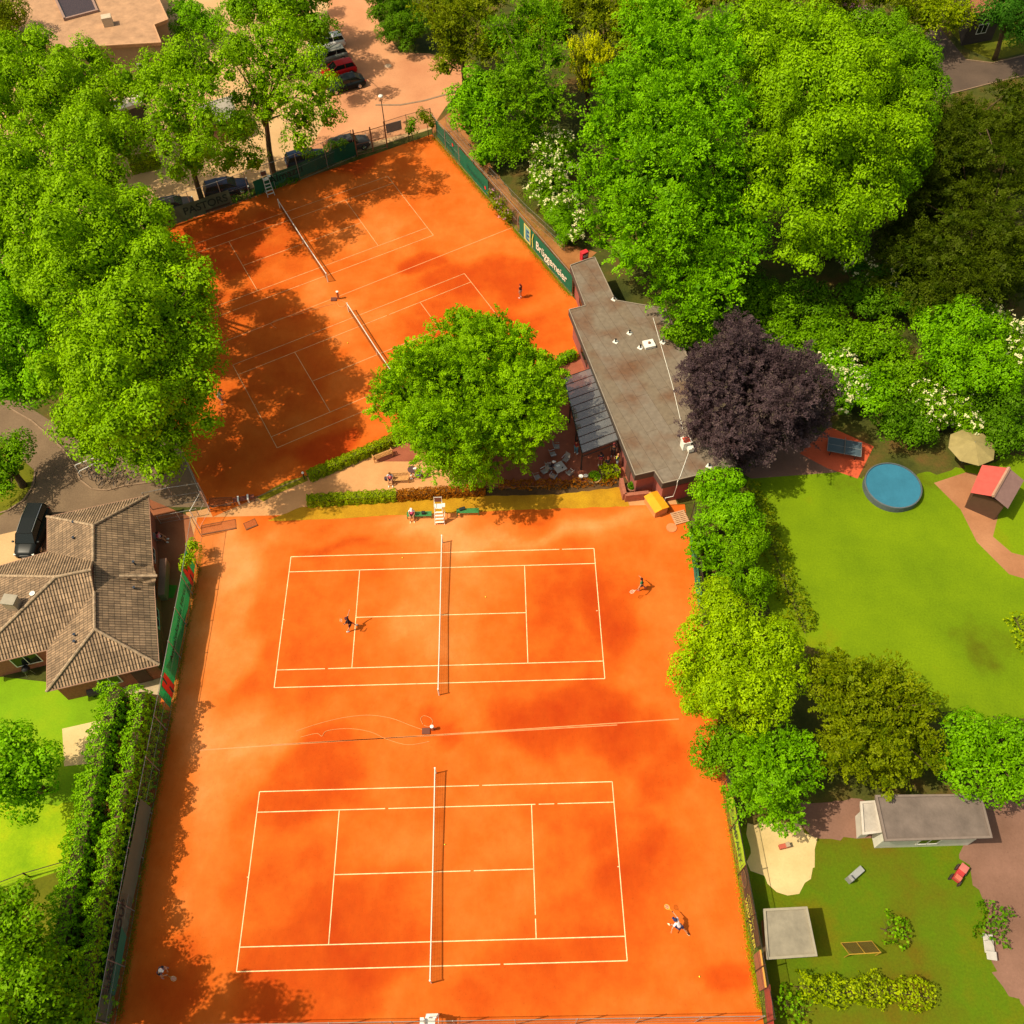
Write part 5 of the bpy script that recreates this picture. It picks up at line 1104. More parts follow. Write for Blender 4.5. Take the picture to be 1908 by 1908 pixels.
K = (.015, .03, .02); WH = (.78, .76, .62)
banner('dark green banner with black lettering behind the topmost umpire chair', (478, 366), (664, 291), .25, 1.9, (.012, .10, .05), [('Almazzi', (.004, .008, .006), .14, .36, 1.25, 1.0, .012)], seedv=2)
banner('grey banner with round emblem and black letters at the top left court corner', (302, 427), (434, 382), .2, 2.0, (.10, .12, .07), [('PASTORS', K, .34, .34, 1.2, .95, .012)], seedv=3,
       shapes=[('emblem', (.06, .035, .02), [(.14 + .055 * math.cos(t * .3927), .42 + .30 * math.sin(t * .3927)) for t in range(16)]), ('bar', (.05, .035, .02), [(.62, .08), (.97, .08), (.97, .20), (.62, .20)])])
banner('dark green banner with faint lettering and red dots at the top of the dirt path', (815, 257), (912, 371), .3, 2.3, (.015, .19, .10), [('Vroomeloo', (.01, .09, .05), .06, .30, .8, 1.0, 0), ('Vroomeloo', (.01, .09, .05), .60, .28, .85, 1.0, 0)], seedv=4,
       shapes=[('dot', (.65, .03, .03), [(.35 + .014 * math.cos(t * .785), .72 + .11 * math.sin(t * .785)) for t in range(8)]), ('dot', (.65, .03, .03), [(.955 + .014 * math.cos(t * .785), .40 + .11 * math.sin(t * .785)) for t in range(8)])])
banner('green banner with yellow and blue E emblem and white lettering above the clubhouse', (969, 440), (1066, 553), .5, 2.6, (.02, .19, .10), [('Brüggemeier', WH, .34, .28, 1.35, .84, .012), ('E', (.02, .10, .25), .150, .18, 1.65, .82, .05)], seedv=5,
       shapes=[('emblem', (.72, .62, .12), [(.11, .06), (.235, .06), (.235, .96), (.11, .96)]), ('emblem_bar', (.22, .42, .30), [(.123, .12), (.222, .12), (.222, .90), (.123, .90)]),
               ('emblem_ring', (.60, .58, .10), [(.275, .10), (.262, .5), (.285, .92), (.297, .92), (.276, .5), (.29, .10)])])
RD = (.75, .05, .02); HD = (.03, .09, .05)
def hshape(c): # red slanted H with dark counters
    return [('emblem', HD, [(c - .045, .02), (c + .045, .02), (c + .045, .96), (c - .045, .96)]), ('emblem_bar', RD, [(c - .045, .03), (c - .012, .03), (c - .004, .40), (c + .010, .40), (c + .006, .03), (c + .04, .03), (c + .045, .96), (c + .012, .96), (c + .006, .60), (c - .008, .60), (c - .004, .96), (c - .04, .96)])]
banner('bright green banner with long black lettering and a red emblem at each end', (317, 1322), (364, 1058), .30, 2.75, (.02, .42, .11), [('Anwaltskanzlei Hirtz', K, .25, .52, .80, .88, .012), ('Rechtsanwalt Fachanwalt Arbeitsrecht', (.02, .16, .06), .30, .33, .26, 1.05, 0), ('Familienrecht Verkehrsrecht', (.02, .16, .06), .30, .15, .26, 1.05, 0)], seedv=6, shapes=hshape(.10) + hshape(.885))
banner('shaded grey green banner reading GROUP along the hedge at the lower left', (208, 1906), (285, 1510), .6, 2.7, (.17, .22, .15), [('ELMO GROUP', (.02, .03, .03), .09, .58, .95, .9, .012)], seedv=7, shapes=[('panel', (.03, .17, .10), [(.11, .04), (.37, .04), (.40, .55), (.11, .50)])])
banner('lime green banner with dark lettering at the right side of the lowest court', (1354, 1490), (1379, 1628), .5, 2.4, (.55, .92, .02), [('COMPANY', (.03, .09, .02), .22, .30, 1.15, .60, .012)], seedv=8)
banner('dark brown banner with yellow lettering below the lime green one', (1378, 1622), (1405, 1772), .5, 2.4, (.12, .06, .03), [('VERWALTER', (.65, .65, .05), .40, .14, .85, .60, .012), ('MANAGEMENT', (.45, .45, .05), .37, .58, .36, .85, .0), ('IMMOBILIEN', (.45, .45, .05), .40, .80, .30, .85, .0)], seedv=9,
       shapes=[('emblem', (.24, .15, .06), [(.17 + .12 * math.cos(t * .3927), .5 + .36 * math.sin(t * .3927)) for t in range(16)]), ('emblem_bar', (.11, .06, .03), [(.17 + .105 * math.cos(t * .3927), .5 + .29 * math.sin(t * .3927)) for t in range(16)])])
banner('teal banner strip right of the middle court between the trees', (1286, 1010), (1302, 1138), .3, 2.2, (.03, .28, .17), [('AHA', (.02, .12, .10), .48, .40, 1.0, 1.0, 0)], seedv=10)
# wooden screen board, plate and court signs on the fences
A_, B_ = V(1404, 1780), V(1414, 1848); sc = thing('screen_board', 'tilted brown board with orange top edge in the lower right court corner', 'board', tuple(A_), math.atan2((B_ - A_).y, (B_ - A_).x)); L_ = (B_ - A_).length
q = MB(); q.box((L_ / 2, 0, 1.0), (L_, .05, 1.9)); q.build('panel', mk('board_brown', (.34, .12, .06)), sc); q = MB(); q.box((L_ / 2, 0, 1.98), (L_, .09, .05)); q.build('edge', mk('board_orange', (.80, .38, .06)), sc)
A_, B_ = V(1417, 1842), V(1428, 1960); sc = thing('windscreen_cloth', 'dark red cloth on the fence in the lower right court corner', 'screen', tuple(A_), math.atan2((B_ - A_).y, (B_ - A_).x)); L_ = (B_ - A_).length
q = MB(); q.box((L_ / 2, .15, 1.1), (L_, .03, 1.6)); q.build('cloth', mk('cloth_darkred', (.34, .045, .03)), sc)
A_, B_ = V(722, 262), V(750, 254); sc = thing('sign_board', 'blank grey sign board on the fence right of the brown gate', 'sign', tuple(A_), math.atan2((B_ - A_).y, (B_ - A_).x)); L_ = (B_ - A_).length
q = MB(); q.box((L_ / 2, -.12, 1.5), (L_, .04, 1.1)); q.build('panel', mk('sign_grey', (.33, .28, .24)), sc)
for i, (x, y) in enumerate(((366, 892), (372, 908))):
    if i == 0:
        A_, B_ = V(364, 880), V(378, 905); sc = thing('sign_board', 'bright yellow sign strip on the fence under the big maple', 'sign', tuple(A_), math.atan2((B_ - A_).y, (B_ - A_).x)); q = MB(); q.box(((B_ - A_).length / 2, 0, 1.3), ((B_ - A_).length, .04, .5)); q.build('panel', mk('sign_yellow', (.75, .72, .02)), sc)
# ================================================================== TERRACE
for i, (x, y, rz, lab) in enumerate(((1054, 862, -2.2, 'grey metal chair at the upper right of the terrace table'), (1031, 893, 1.0, 'grey metal chair at the lower left of the terrace table'), (1061, 887, 2.3, 'grey metal chair at the lower right of the terrace table'), (1023, 876, .2, 'grey metal chair left of the terrace table half under the tree'),
         (1001, 895, .4, 'grey metal chair farthest left under the round tree'), (1014, 884, -2.6, 'grey metal chair between the leftmost chair and the terrace table'), (1037, 838, 0, 'grey metal chair at the tree edge near the canopy post'), (1030, 852, .3, 'grey metal chair just below the one near the canopy post'))):
    if i == 0: ch0 = metal_chair(lab, V(x, y), rz, 'metal chairs on the terrace')
    else: c = copy_tree(ch0); c.location = V(x, y); c.rotation_euler = (0, 0, rz); c['label'] = lab
p = V(1042, 880); t = thing('terrace_table', 'square glass terrace table with papers among the metal chairs', 'table', tuple(p), .5); q = MB(); q.box((0, 0, .72), (.95, .95, .03)); q.build('tabletop', mk('table_top_grey', (.42, .38, .34), rough=.2), t)
for sx in (-1, 1):
    for sy in (-1, 1): q = MB(); q.tube([(sx * .42, sy * .42, 0), (sx * .42, sy * .42, .71)], .02, 5); q.build('leg', METAL, t)
q = MB(); q.box((-.1, .15, 0), (.3, .2, .012), rz=.4); tag(q.build('paper_sheet', WHITE, loc=tuple(p + Vector((0, 0, .745)))), 'white paper sheet lying on the terrace table', 'paper')
q = MB(); q.lathe([(.05, 0), (.06, .10)], n=8); tag(q.build('cup', BLACK, loc=tuple(p + Vector((.25, -.1, .737)))), 'dark cup on the terrace table', 'cup')
for x, y, w in ((1082, 893, 'left'), (1091, 892, 'right')):
    p = V(x, y); s = thing('round_stool', 'small white round stool, the %s one of the pair beside the octagonal planter' % w, 'stool', tuple(p), 0, 'white round stools'); q = MB(); q.lathe([(.16, .40), (.19, .42), (.19, .45), (.15, .46)], n=14); q.build('seat', WHITE, s); q = MB(); q.lathe([(.12, 0), (.06, .2), (.10, .40)], n=10); q.build('base', METAL, s)
def planter(label, px, r, h, kind, n=8, m=None, hh=.5):
    p = V(*px); s = thing('planter', label, 'planter', tuple(p), .4); q = MB(); q.lathe([(r * .9, 0), (r, h), (r * .86, h), (r * .84, h - .08)], n=n); q.build('box', m or mk('planter_wood', (.50, .36, .16)), s)
    rng = np.random.default_rng(int(px[0])); k = 500; a = rng.uniform(0, 6.28, k); rr = r * .8 * np.sqrt(rng.uniform(0, 1, k)); P = np.stack([rr * np.cos(a), rr * np.sin(a), h + rng.uniform(-.05, hh, k) * (1 - rr / r * .7)], 1)
    leaf_mesh('plant', P, rng.normal(0, .5, (k, 3)) + [0, 0, 1], rng.normal(0, 1, (k, 3)), np.full(k, .12), np.full(k, .07), rng.uniform(0, 1, k), leafmat('leaves_' + kind, *LEAF[kind]), s); return s
planter('octagonal wooden planter filled with green plants on the terrace', (1107, 893), .62, .35, 'hedge'); planter('round planter with a low dark plant beside the yellow box', (1176, 913), .42, .5, 'deep', 14, mk('planter_clay', (.42, .20, .12)))
hedge('flower_shrub', 'loose green shrub with yellow leaves below the standing group on the terrace', 'shrub', [(1118, 890), (1152, 882)], 1.1, .9, 'yellowgreen', leaf=.13, uneven=.3, wob=.2, dens=.8)
hedge('flower_shrub', 'reddish low shrub row along the lower edge of the terrace', 'shrub', [(930, 905), (1040, 905), (1150, 897)], .7, .45, 'red', leaf=.11, uneven=.4, wob=.2, dens=.45)
q_ = V(1207, 905)
w = thing('brick_planter_wall', 'low brick wall corner with metal rail beside the clubhouse steps', 'wall', tuple(V(1164, 935)), .1); q = MB(); q.box((.95, .1, .45), (1.9, .3, .9)); q.box((-.02, .95, .45), (.3, 1.6, .9)); q.build('wall', BRICK, w)
p = V(1221, 946); yb = thing('storage_box', 'large yellow lidded storage box at the clubhouse corner', 'box', tuple(p), -1.15); q = MB(); q.box((0, 0, .42), (1.7, 1.15, .84)); q.build('box', mk('box_side', (.60, .25, .08)), yb, bevel=.03)
q = MB(); q.add([(-.9, -.65, .86), (.9, -.65, .86), (.9, .65, .86), (-.9, .65, .86), (-.9, 0, 1.0), (.9, 0, 1.0)], [[0, 1, 5, 4], [4, 5, 2, 3], [1, 2, 5], [3, 0, 4], [3, 2, 1, 0]]); q.build('lid', mk('box_lid', (.80, .34, .01), rough=.6), yb)
p = V(1255, 978); q = MB(); q.lathe([(.42, 0), (.42, .06), (.02, .07)], n=24); tag(q.build('drain_cover', mk('cover_clay', (.62, .22, .08)), loc=tuple(p + Vector((-.2, -.3, .03)))), 'round clay coloured drain cover beside the pallet', 'drain cover')
pl = thing('wooden_pallet', 'leaning wooden pallet and boards below the clubhouse end wall', 'pallet', tuple(V(1266, 965)), -1.3); q = MB()
for k in range(7): q.box((k * .17 - .5, 0, .13), (.12, 1.2, .025))
q.build('slats', mk('pallet_wood', (.52, .30, .16)), pl); q = MB(); [q.box((0, y, .06), (1.1, .1, .11)) for y in (-.5, 0, .5)]; q.build('bearers', mk('pallet_wood', (.52, .30, .16)), pl)
ml = thing('small_side_table', 'small dark round table with bags right of the teak bench', 'table', tuple(V(769, 884))); q = MB(); q.lathe([(.36, .70), (.36, .73), (.02, .735)], n=18); q.build('tabletop', mk('cast_iron', (.10, .05, .05)), ml); q = MB(); q.tube([(0, 0, 0), (0, 0, .7)], .03, 6); q.lathe([(.22, 0), (.20, .03)], n=10); q.build('pedestal', DARKMETAL, ml)
q = MB(); q.box((0, 0, .18), (.55, .28, .3)); tag(q.build('sports_bag', mk('bag_dark', (.06, .04, .06)), loc=tuple(V(723, 894)) , bevel=.06), 'dark sports bag on the ground behind the seated person', 'bag')
q = MB(); q.box((0, 0, .1), (.5, .26, .18), rz=.3); b_ = q.build('racket_bag', mk('bag_black', (.02, .03, .03)), loc=tuple(V(862, 956) + Vector((0, .05, .46))), bevel=.05); tag(b_, 'dark racket bag lying on the right green bench', 'bag')
q = MB(); q.box((0, 0, .2), (.30, .22, .3)); tag(q.build('towel_bag', mk('bag_black', (.02, .03, .03)), loc=tuple(V(790, 963) + Vector((0, 0, .4))), bevel=.05), 'small dark bag in the middle of the left green bench', 'bag')
def lamp(label, px, h):
    p = V(*px); s = thing('street_lamp', label, 'lamp post', tuple(p), 0); q = MB(); q.tube([(0, 0, 0), (0, 0, h)], [.06, .04], 8); q.build('pole', DARKMETAL, s); q = MB(); q.lathe([(.05, h), (.24, h + .05), (.27, h + .18), (.20, h + .26), (.02, h + .29)], n=16); q.build('lamp_head', LAMPW, s, smooth=True)
lamp('slim street lamp with white head beside the car park road', (717, 234), 3.4)
s = thing('bollard_light', 'small dark bollard light at the left end of the clipped hedge', 'light', tuple(V(568, 893))); q = MB(); q.tube([(0, 0, 0), (0, 0, .85)], .05, 7); q.build('pole', DARKMETAL, s); q = MB(); q.lathe([(.05, .85), (.11, .87), (.09, .97), (.01, 1.0)], n=10); q.build('lamp_head', LAMPW, s)
p = V(908, 300); s = thing('rubbish_bin', 'brown rubbish bin at the edge of the dirt path under the trees', 'bin', tuple(p), .2); q = MB(); q.box((0, 0, .5), (.5, .5, 1.0), taper=1.1); q.build('body', mk('bin_brown', (.42, .14, .05)), s); q = MB(); q.box((0, 0, 1.03), (.62, .62, .06)); q.build('lid', mk('bin_brown', (.42, .14, .05)), s)
p = V(723, 123); q = MB(); q.lathe([(.42, 0), (.42, .02), (.30, .022), (.30, .02), (.01, .02)], n=24); tag(q.build('manhole_cover', mk('iron_light', (.60, .42, .27)), loc=tuple(p + Vector((0, 0, .012)))), 'round pale manhole cover on the pink asphalt road', 'manhole cover')
p = V(224, 117); s = thing('information_board', 'dark standing board among the trees below the flat roofed building', 'board', tuple(p), .3); q = MB(); q.box((0, 0, 1.0), (1.0, .12, 1.9)); q.build('panel', mk('board_black', (.03, .015, .01)), s); q = MB(); q.box((-.4, 0, .5), (.08, .14, 1.0)); q.box((.4, 0, .5), (.08, .14, 1.0)); q.build('legs', DARKMETAL, s)
p = V(315, 1102); q = MB(); q.box((0, 0, .01), (1.0, 1.1, .02), rz=-.1); tag(q.build('doormat', mk('mat_green', (.07, .22, .02), rough=1), loc=tuple(p + Vector((0, 0, .014)))), 'square green mat on the tiled yard', 'mat')
p = V(187, 1290); s = thing('water_tank', 'dark horizontal water tank beside the brick house wall', 'tank', tuple(p), .25); q = MB(); q.tube([(-.7, 0, .5), (-.66, 0, .5), (.66, 0, .5), (.7, 0, .5)], [.3, .38, .38, .3], 14); q.build('barrel', mk('tank_dark', (.07, .055, .05)), s); q = MB(); q.box((-.4, 0, .1), (.1, .6, .2)); q.box((.4, 0, .1), (.1, .6, .2)); q.build('stand', DARKMETAL, s)
p = V(57, 1255); s = thing('kettle_barbecue', 'black kettle barbecue on the grass beside the house', 'barbecue', tuple(p)); q = MB(); q.lathe([(.05, .55), (.26, .66), (.30, .80), (.26, .94), (.05, 1.04)], n=14); q.build('kettle', mk('bbq_black', (.02, .02, .02), rough=.3), s, smooth=True)
for k in range(3): a = k * 2.09; q = MB(); q.tube([(math.cos(a) * .2, math.sin(a) * .2, .62), (math.cos(a) * .34, math.sin(a) * .34, 0)], .015, 5); q.build('leg', METAL, s)
# garden toys and frames on the right
def toy(name, label, cat, px, parts, rz=0):
    s = thing(name, label, cat, tuple(V(*px)), rz)
    for nm, c, d, col in parts: q = MB(); q.box(c, d); q.build(nm, mk('toy_%d_%d_%d' % tuple(int(x * 100) for x in col), col), s, bevel=.03)
toy('toy_tractor', 'small red toy tractor on the garden lawn right', 'toy', (1783, 1632), [('body', (0, 0, .4), (1.0, .45, .35), (.45, .04, .04)), ('seat', (-.35, 0, .65), (.3, .4, .3), (.5, .12, .08)), ('hood', (.45, 0, .62), (.5, .5, .08), (.48, .14, .12)), ('wheel', (.4, .3, .2), (.4, .1, .4), (.05, .03, .03)), ('wheel', (-.4, .3, .2), (.4, .1, .4), (.05, .03, .03)), ('wheel', (.4, -.3, .2), (.4, .1, .4), (.05, .03, .03)), ('wheel', (-.4, -.3, .2), (.4, .1, .4), (.05, .03, .03))], .8)
s = thing('football_goal', 'small yellow framed goal on the garden lawn', 'goal', tuple(V(1602, 1782)), .03); q = MB()
for a, b in (((-.95, 0, 0), (-.95, 0, 1.1)), ((.95, 0, 0), (.95, 0, 1.1)), ((-.95, 0, 1.1), (.95, 0, 1.1)), ((-.95, .8, 0), (-.95, 0, 1.1)), ((.95, .8, 0), (.95, 0, 1.1)), ((-.95, .8, 0), (.95, .8, 0)), ((0, .8, 0), (0, 0, 1.1))): q.tube([a, b], .03, 5)
q.build('frame', mk('goal_yellow', (.42, .26, .03)), s); q = MB(); q.face([(-.95, .8, .02), (.95, .8, .02), (.95, 0, 1.1), (-.95, 0, 1.1)]); q.build('net', mk('goal_net', (.18, .09, .03), alpha=.6), s)
toy('play_slide', 'small grey play slide at the edge of the sand yard', 'slide', (1588, 1634), [('ladder', (-.4, 0, .4), (.2, .4, .8), (.25, .25, .24)), ('chute', (.25, 0, .35), (1.1, .4, .08), (.30, .31, .30))], .6)
toy('sand_toy', 'red toy vehicle standing on the pale sand yard', 'toy', (1460, 1578), [('body', (0, 0, .2), (.7, .3, .25), (.45, .10, .06)), ('cab', (.2, 0, .4), (.25, .3, .2), (.4, .3, .2))], .2)
hedge('shrub_row', 'low yellow green shrubs at the bottom right garden edge', 'shrub', [(1480, 1838), (1560, 1850), (1640, 1846), (1730, 1858)], 1.4, 1.0, 'yellowgreen', leaf=.16, uneven=.5, wob=.25, dens=.5)
toy('deck_chair', 'white reclining garden chair beside the front yard paving', 'chair', (1838, 1760), [('seat', (0, 0, .35), (1.1, .6, .06), (.45, .42, .38)), ('back', (-.7, 0, .55), (.5, .6, .06), (.45, .42, .38)), ('leg', (.4, .25, .17), (.06, .06, .34), (.3, .3, .28)), ('leg', (.4, -.25, .17), (.06, .06, .34), (.3, .3, .28))], 1.4)
toy('red_crate', 'red and white advertising box at the top corner of the clubhouse', 'box', (1087, 500), [('body', (0, 0, 1.6), (.7, .5, 1.0), (.60, .03, .04)), ('stripe', (0, -.26, 1.7), (.5, .03, .3), (.75, .7, .66)), ('post', (0, 0, .55), (.12, .12, 1.1), (.1, .05, .04))], .5)

# ================================================================== PEOPLE
r, v = person('person in black shirt serving at the left service line of the middle court', V(655, 1172), .35, 'serve', (.025, .01, .02), (.02, .01, .025), hair=(.12, .03, .03), scale=1.04)
racket('racket raised by the serving player in black', world_pt(r, v['haR']), (-.3, .1, 1), (.7, .6, .2))
r, v = person('person in green shirt and navy shorts at the right end of the middle court', V(1194, 1099), 2.9, 'reach', (.03, .16, .07), (.015, .02, .045), hair=(.06, .008, .008), shoes=(.5, .1, .08))
racket('racket stretched out to the left by the player in green', world_pt(r, v['haL']), (-.9, -.35, -.1), (.8, .75, .5))
r, v = person('person in white shirt and navy cap lunging right of the lowest court', V(1264, 1731), 2.4, 'lunge', (.78, .76, .80), (.03, .05, .14), hair=(.04, .03, .03), cap=(.02, .03, .10), shoes=(.85, .75, .5), socks=(.05, .02, .02))
racket('yellow racket of the lunging player in white', world_pt(r, v['haR']), (-.7, .6, .25), (.75, .60, .06))
r, v = person('person in dark blue shirt and white cap crouching left of the lowest court', V(306, 1812), -.3, 'ready', (.015, .03, .05), (.20, .14, .18), hair=(.1, .05, .03), cap=(.8, .75, .7), shoes=(.45, .2, .15))
racket('racket held low by the crouching player in dark blue', world_pt(r, v['haR']), (.8, -.35, -.3), (.45, .35, .12))
r, v = person('person with long dark red hair and white skirt standing right on the upper court', V(970, 555), 2.6, 'stand', (.04, .015, .02), (.62, .48, .38), hair=(.20, .02, .01), hairlen=1, shoes=(.6, .4, .35), scale=.98)
r, v = person('person in white shirt and red cap beside the big maple on the court', V(412, 750), .3, 'ready', (.72, .74, .70), (.42, .42, .42), hair=(.05, .02, .02), cap=(.55, .05, .04), shoes=(.6, .4, .3))
r, v = person('person in white and red shirt sitting at the left end of the teak bench', V(729, 897), -math.pi / 2, 'sit', (.70, .62, .66), (.03, .04, .12), hair=(.12, .05, .02), stripe=(.55, .08, .10), shoes=(.85, .8, .75)); r.location.z = -.02
r, v = person('person in white jacket and cap sitting on the left green bench', V(769, 963), -math.pi / 2, 'sit', (.80, .78, .78), (.15, .02, .04), hair=(.1, .05, .03), cap=(.82, .8, .78), stripe=(.55, .05, .14), shoes=(.85, .7, .4)); r.location.z = -.02
person('person in red shirt sitting beside the small dark table under the tree', V(779, 889), math.pi, 'sit', (.55, .05, .04), (.7, .65, .6), hair=(.08, .03, .02), cap=(.8, .7, .65))
person('person in dark red shirt and blue jeans standing left of the canopy post', V(1073, 845), .8, 'talk', (.22, .02, .015), (.10, .26, .34), longp=True, hair=(.03, .01, .01))
person('person in black top with red collar and white shoes standing on the terrace', V(1118, 868), 1.6, 'stand', (.02, .03, .05), (.30, .12, .07), hair=(.01, .01, .01), stripe=(.5, .04, .04), shoes=(.85, .8, .75), socks=(.7, .65, .6))
person('person in black shirt and khaki trousers with back to the camera on the terrace', V(1131, 876), 1.9, 'talk', (.015, .02, .025), (.20, .18, .05), longp=True, hair=(.40, .10, .05))
person('bald person in black jacket with yellow scarf and pale jeans on the terrace', V(1150, 869), 2.9, 'talk', (.01, .015, .03), (.50, .56, .58), longp=True, longs=True, bald=True, stripe=(.55, .60, .05))
person('person in grey shirt and pink cap standing in the canopy shade', V(1142, 850), -1.8, 'stand', (.07, .07, .08), (.05, .04, .04), longp=True, hair=(.2, .05, .05), cap=(.55, .12, .12))
person('person in dark clothes and white cap sitting at the terrace table', V(1029, 877), .1, 'sit', (.04, .02, .03), (.03, .02, .03), hair=(.02, .01, .01), cap=(.8, .78, .72))
person('person in red striped shirt sitting in the tiled yard beside the brick house', V(300, 1008), 0, 'sit', (.50, .06, .09), (.08, .03, .03), hair=(.05, .01, .01), stripe=(.75, .5, .52)); 
for (x, y, w) in ((780, 889, 'person in red under the tree'), (300, 1008, 'person in the tiled yard')):
    c = copy_tree(ch0); c.location = V(x, y) + Vector((0, 0, 0)); c.rotation_euler = (0, 0, math.pi if x > 500 else 0); c['label'] = 'grey metal chair carrying the ' + w
c = copy_tree(ch0); c.location = V(1028, 877); c.rotation_euler = (0, 0, .1); c['label'] = 'grey metal chair carrying the person in white cap at the terrace table'
# ================================================================== VEHICLES
car('black sedan nearest the lamp post in the upper car row', V(645, 164), math.pi + .42, 4.6, 1.85, 1.42, (.012, .015, .015), 'sedan')
car('bright red hatchback in the car row between the black and the grey car', V(632, 139), math.pi + .42, 4.2, 1.8, 1.48, (.58, .006, .006), 'hatch')
car('grey car with dark roof in the upper car row beside the red one', V(616, 113), math.pi + .42, 4.3, 1.8, 1.48, (.20, .20, .17), 'hatch')
car('white car farthest up the car row half hidden by the dark tree', V(610, 89), math.pi + .35, 4.4, 1.8, 1.5, (.72, .70, .66), 'suv')
car('dark blue car parked behind the fence near the leftmost trunk', V(424, 358), .30, 4.7, 1.85, 1.5, (.006, .011, .028), 'hatch')
car('blue car parked behind the green banner under the middle tree', V(572, 303), .35, 4.5, 1.85, 1.45, (.012, .025, .055), 'hatch')
car('dark grey car parked behind the fence beside the brown gate', V(652, 277), .38, 4.5, 1.85, 1.46, (.045, .05, .05), 'suv')
car('black car half hidden by leaves at the top left court corner', V(326, 392), .32, 4.3, 1.8, 1.45, (.02, .02, .02), 'hatch')
car('black van with silver roof rails in the driveway beside the brick house', V(68, 1000), -math.pi / 2 - .04, 4.5, 1.9, 1.75, (.010, .014, .014), 'van', rails=True)
rb = random.Random(9); bikes = [(168, 872), (170, 882), (182, 884), (193, 892), (200, 899), (212, 886), (222, 900), (207, 874), (247, 895), (236, 880)]
for i, (x, y) in enumerate(bikes):
    lab = 'dark bicycle in the parked cluster under the big maple'
    if i == 0: bk = make_bicycle(lab, V(x, y), 1.0, 'bicycles parked under the big maple')
    else: c = copy_tree(bk); c.location = V(x, y); c.rotation_euler = (rb.uniform(-.15, .15), 0, 1.3 + rb.uniform(-.35, .35) + (.6 if i == 1 else 0))
for x, y, rz, w in ((166, 870, .45, 'upper'), (172, 880, .6, 'lower')):
    s = thing('bicycle_stand', 'white tubular bicycle stand, the %s one beside the bicycles' % w, 'bicycle stand', tuple(V(x, y)), rz, 'bicycle stands'); q = MB(); q.tube([(-.9, 0, 0), (-.9, 0, .7), (-.8, 0, .8), (.8, 0, .8), (.9, 0, .7), (.9, 0, 0)], .035, 6); q.build('hoop', WHITE, s)
# ================================================================== TREES AND HEDGES
tree('hornbeam', 'round bright green tree in the middle beside the terrace', 'tree', [(870, 742, 160, 6.5, .85), (820, 700, 92, 7.5), (930, 690, 88, 7.5), (955, 795, 84, 5.5), (865, 825, 90, 5.0), (775, 740, 84, 5.5), (880, 640, 78, 7.5), (965, 720, 84, 6.0)], 'hornbeam', leaf=.18, dens=1.35, clump=.55, style='spray', base=(880, 820), shrink=1.0, bough=1.2)
tree('copper_beech', 'dark purple leaved tree right of the clubhouse roof', 'tree', [(1400, 745, 128, 6.5, .8), (1335, 720, 76, 6.5), (1340, 785, 76, 5.5), (1445, 700, 78, 7), (1470, 775, 76, 5.5), (1400, 810, 70, 4.8), (1380, 660, 55, 8), (1375, 615, 32, 7.5)], 'purple', leaf=.16, dens=1.15, clump=.6, style='spray')
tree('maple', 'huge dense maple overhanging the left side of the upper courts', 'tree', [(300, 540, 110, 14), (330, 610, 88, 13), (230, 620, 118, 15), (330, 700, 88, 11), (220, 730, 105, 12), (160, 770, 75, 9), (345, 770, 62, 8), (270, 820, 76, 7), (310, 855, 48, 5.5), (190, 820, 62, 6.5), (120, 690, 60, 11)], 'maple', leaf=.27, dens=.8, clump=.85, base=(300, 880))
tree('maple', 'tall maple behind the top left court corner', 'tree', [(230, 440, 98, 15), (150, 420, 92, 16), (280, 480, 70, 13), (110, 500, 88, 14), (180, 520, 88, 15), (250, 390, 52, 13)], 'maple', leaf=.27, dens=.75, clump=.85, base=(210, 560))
tree('maple', 'maple at the left edge below the upper left tree group', 'tree', [(30, 520, 95, 10), (50, 600, 85, 9), (-20, 600, 80, 10), (90, 590, 60, 9), (40, 660, 75, 8), (30, 710, 62, 7), (70, 720, 45, 6)], 'bright', leaf=.28, dens=.75, clump=.8, base=(60, 720))
tree('maple', 'broad maple with yellow green crown at the left edge above the car park', 'tree', [(60, 320, 92, 13), (150, 300, 82, 13), (0, 400, 92, 13), (90, 400, 82, 13), (-30, 320, 80, 13), (200, 340, 56, 12), (190, 290, 36, 11), (215, 262, 58, 12.5), (165, 238, 58, 13)], 'maple', leaf=.28, dens=.75, clump=.8, base=(110, 430))
tree('see_through_tree', 'thin crowned tree at the top left below the flat roofed building', 'tree', [(60, 130, 92, 10), (150, 150, 85, 10), (10, 210, 85, 10), (100, 220, 85, 9), (195, 195, 66, 9), (-30, 130, 80, 10), (60, 90, 50, 10)], 'maple', leaf=.27, dens=.65, clump=.75, thin=.16, base=(112, 240), see=True, limbs=16)
tree('see_through_tree', 'thin crowned tree whose dark trunk stands by the grey banner', 'tree', [(330, 180, 88, 14), (280, 150, 62, 14), (390, 130, 62, 15), (300, 250, 58, 12), (380, 250, 62, 12.5), (340, 110, 52, 15), (360, 300, 42, 7.5), (440, 240, 40, 11), (420, 300, 34, 5), (330, 320, 30, 5)], 'maple', leaf=.25, dens=.5, clump=.7, thin=.2, base=(378, 378), see=True, limbs=20, trunk_r=.26)
tree('see_through_tree', 'thin crowned tree with forked trunk over the parked cars', 'tree', [(500, 110, 82, 13), (560, 130, 62, 13), (450, 90, 52, 13), (590, 170, 48, 11), (480, 190, 62, 11), (560, 210, 52, 9.5), (610, 215, 34, 9), (450, 240, 42, 8), (530, 60, 52, 14), (430, 290, 32, 6), (560, 262, 34, 7), (470, 300, 32, 5)], 'maple', leaf=.25, dens=.5, clump=.7, thin=.2, base=(509, 322), see=True, limbs=20, trunk_r=.28)
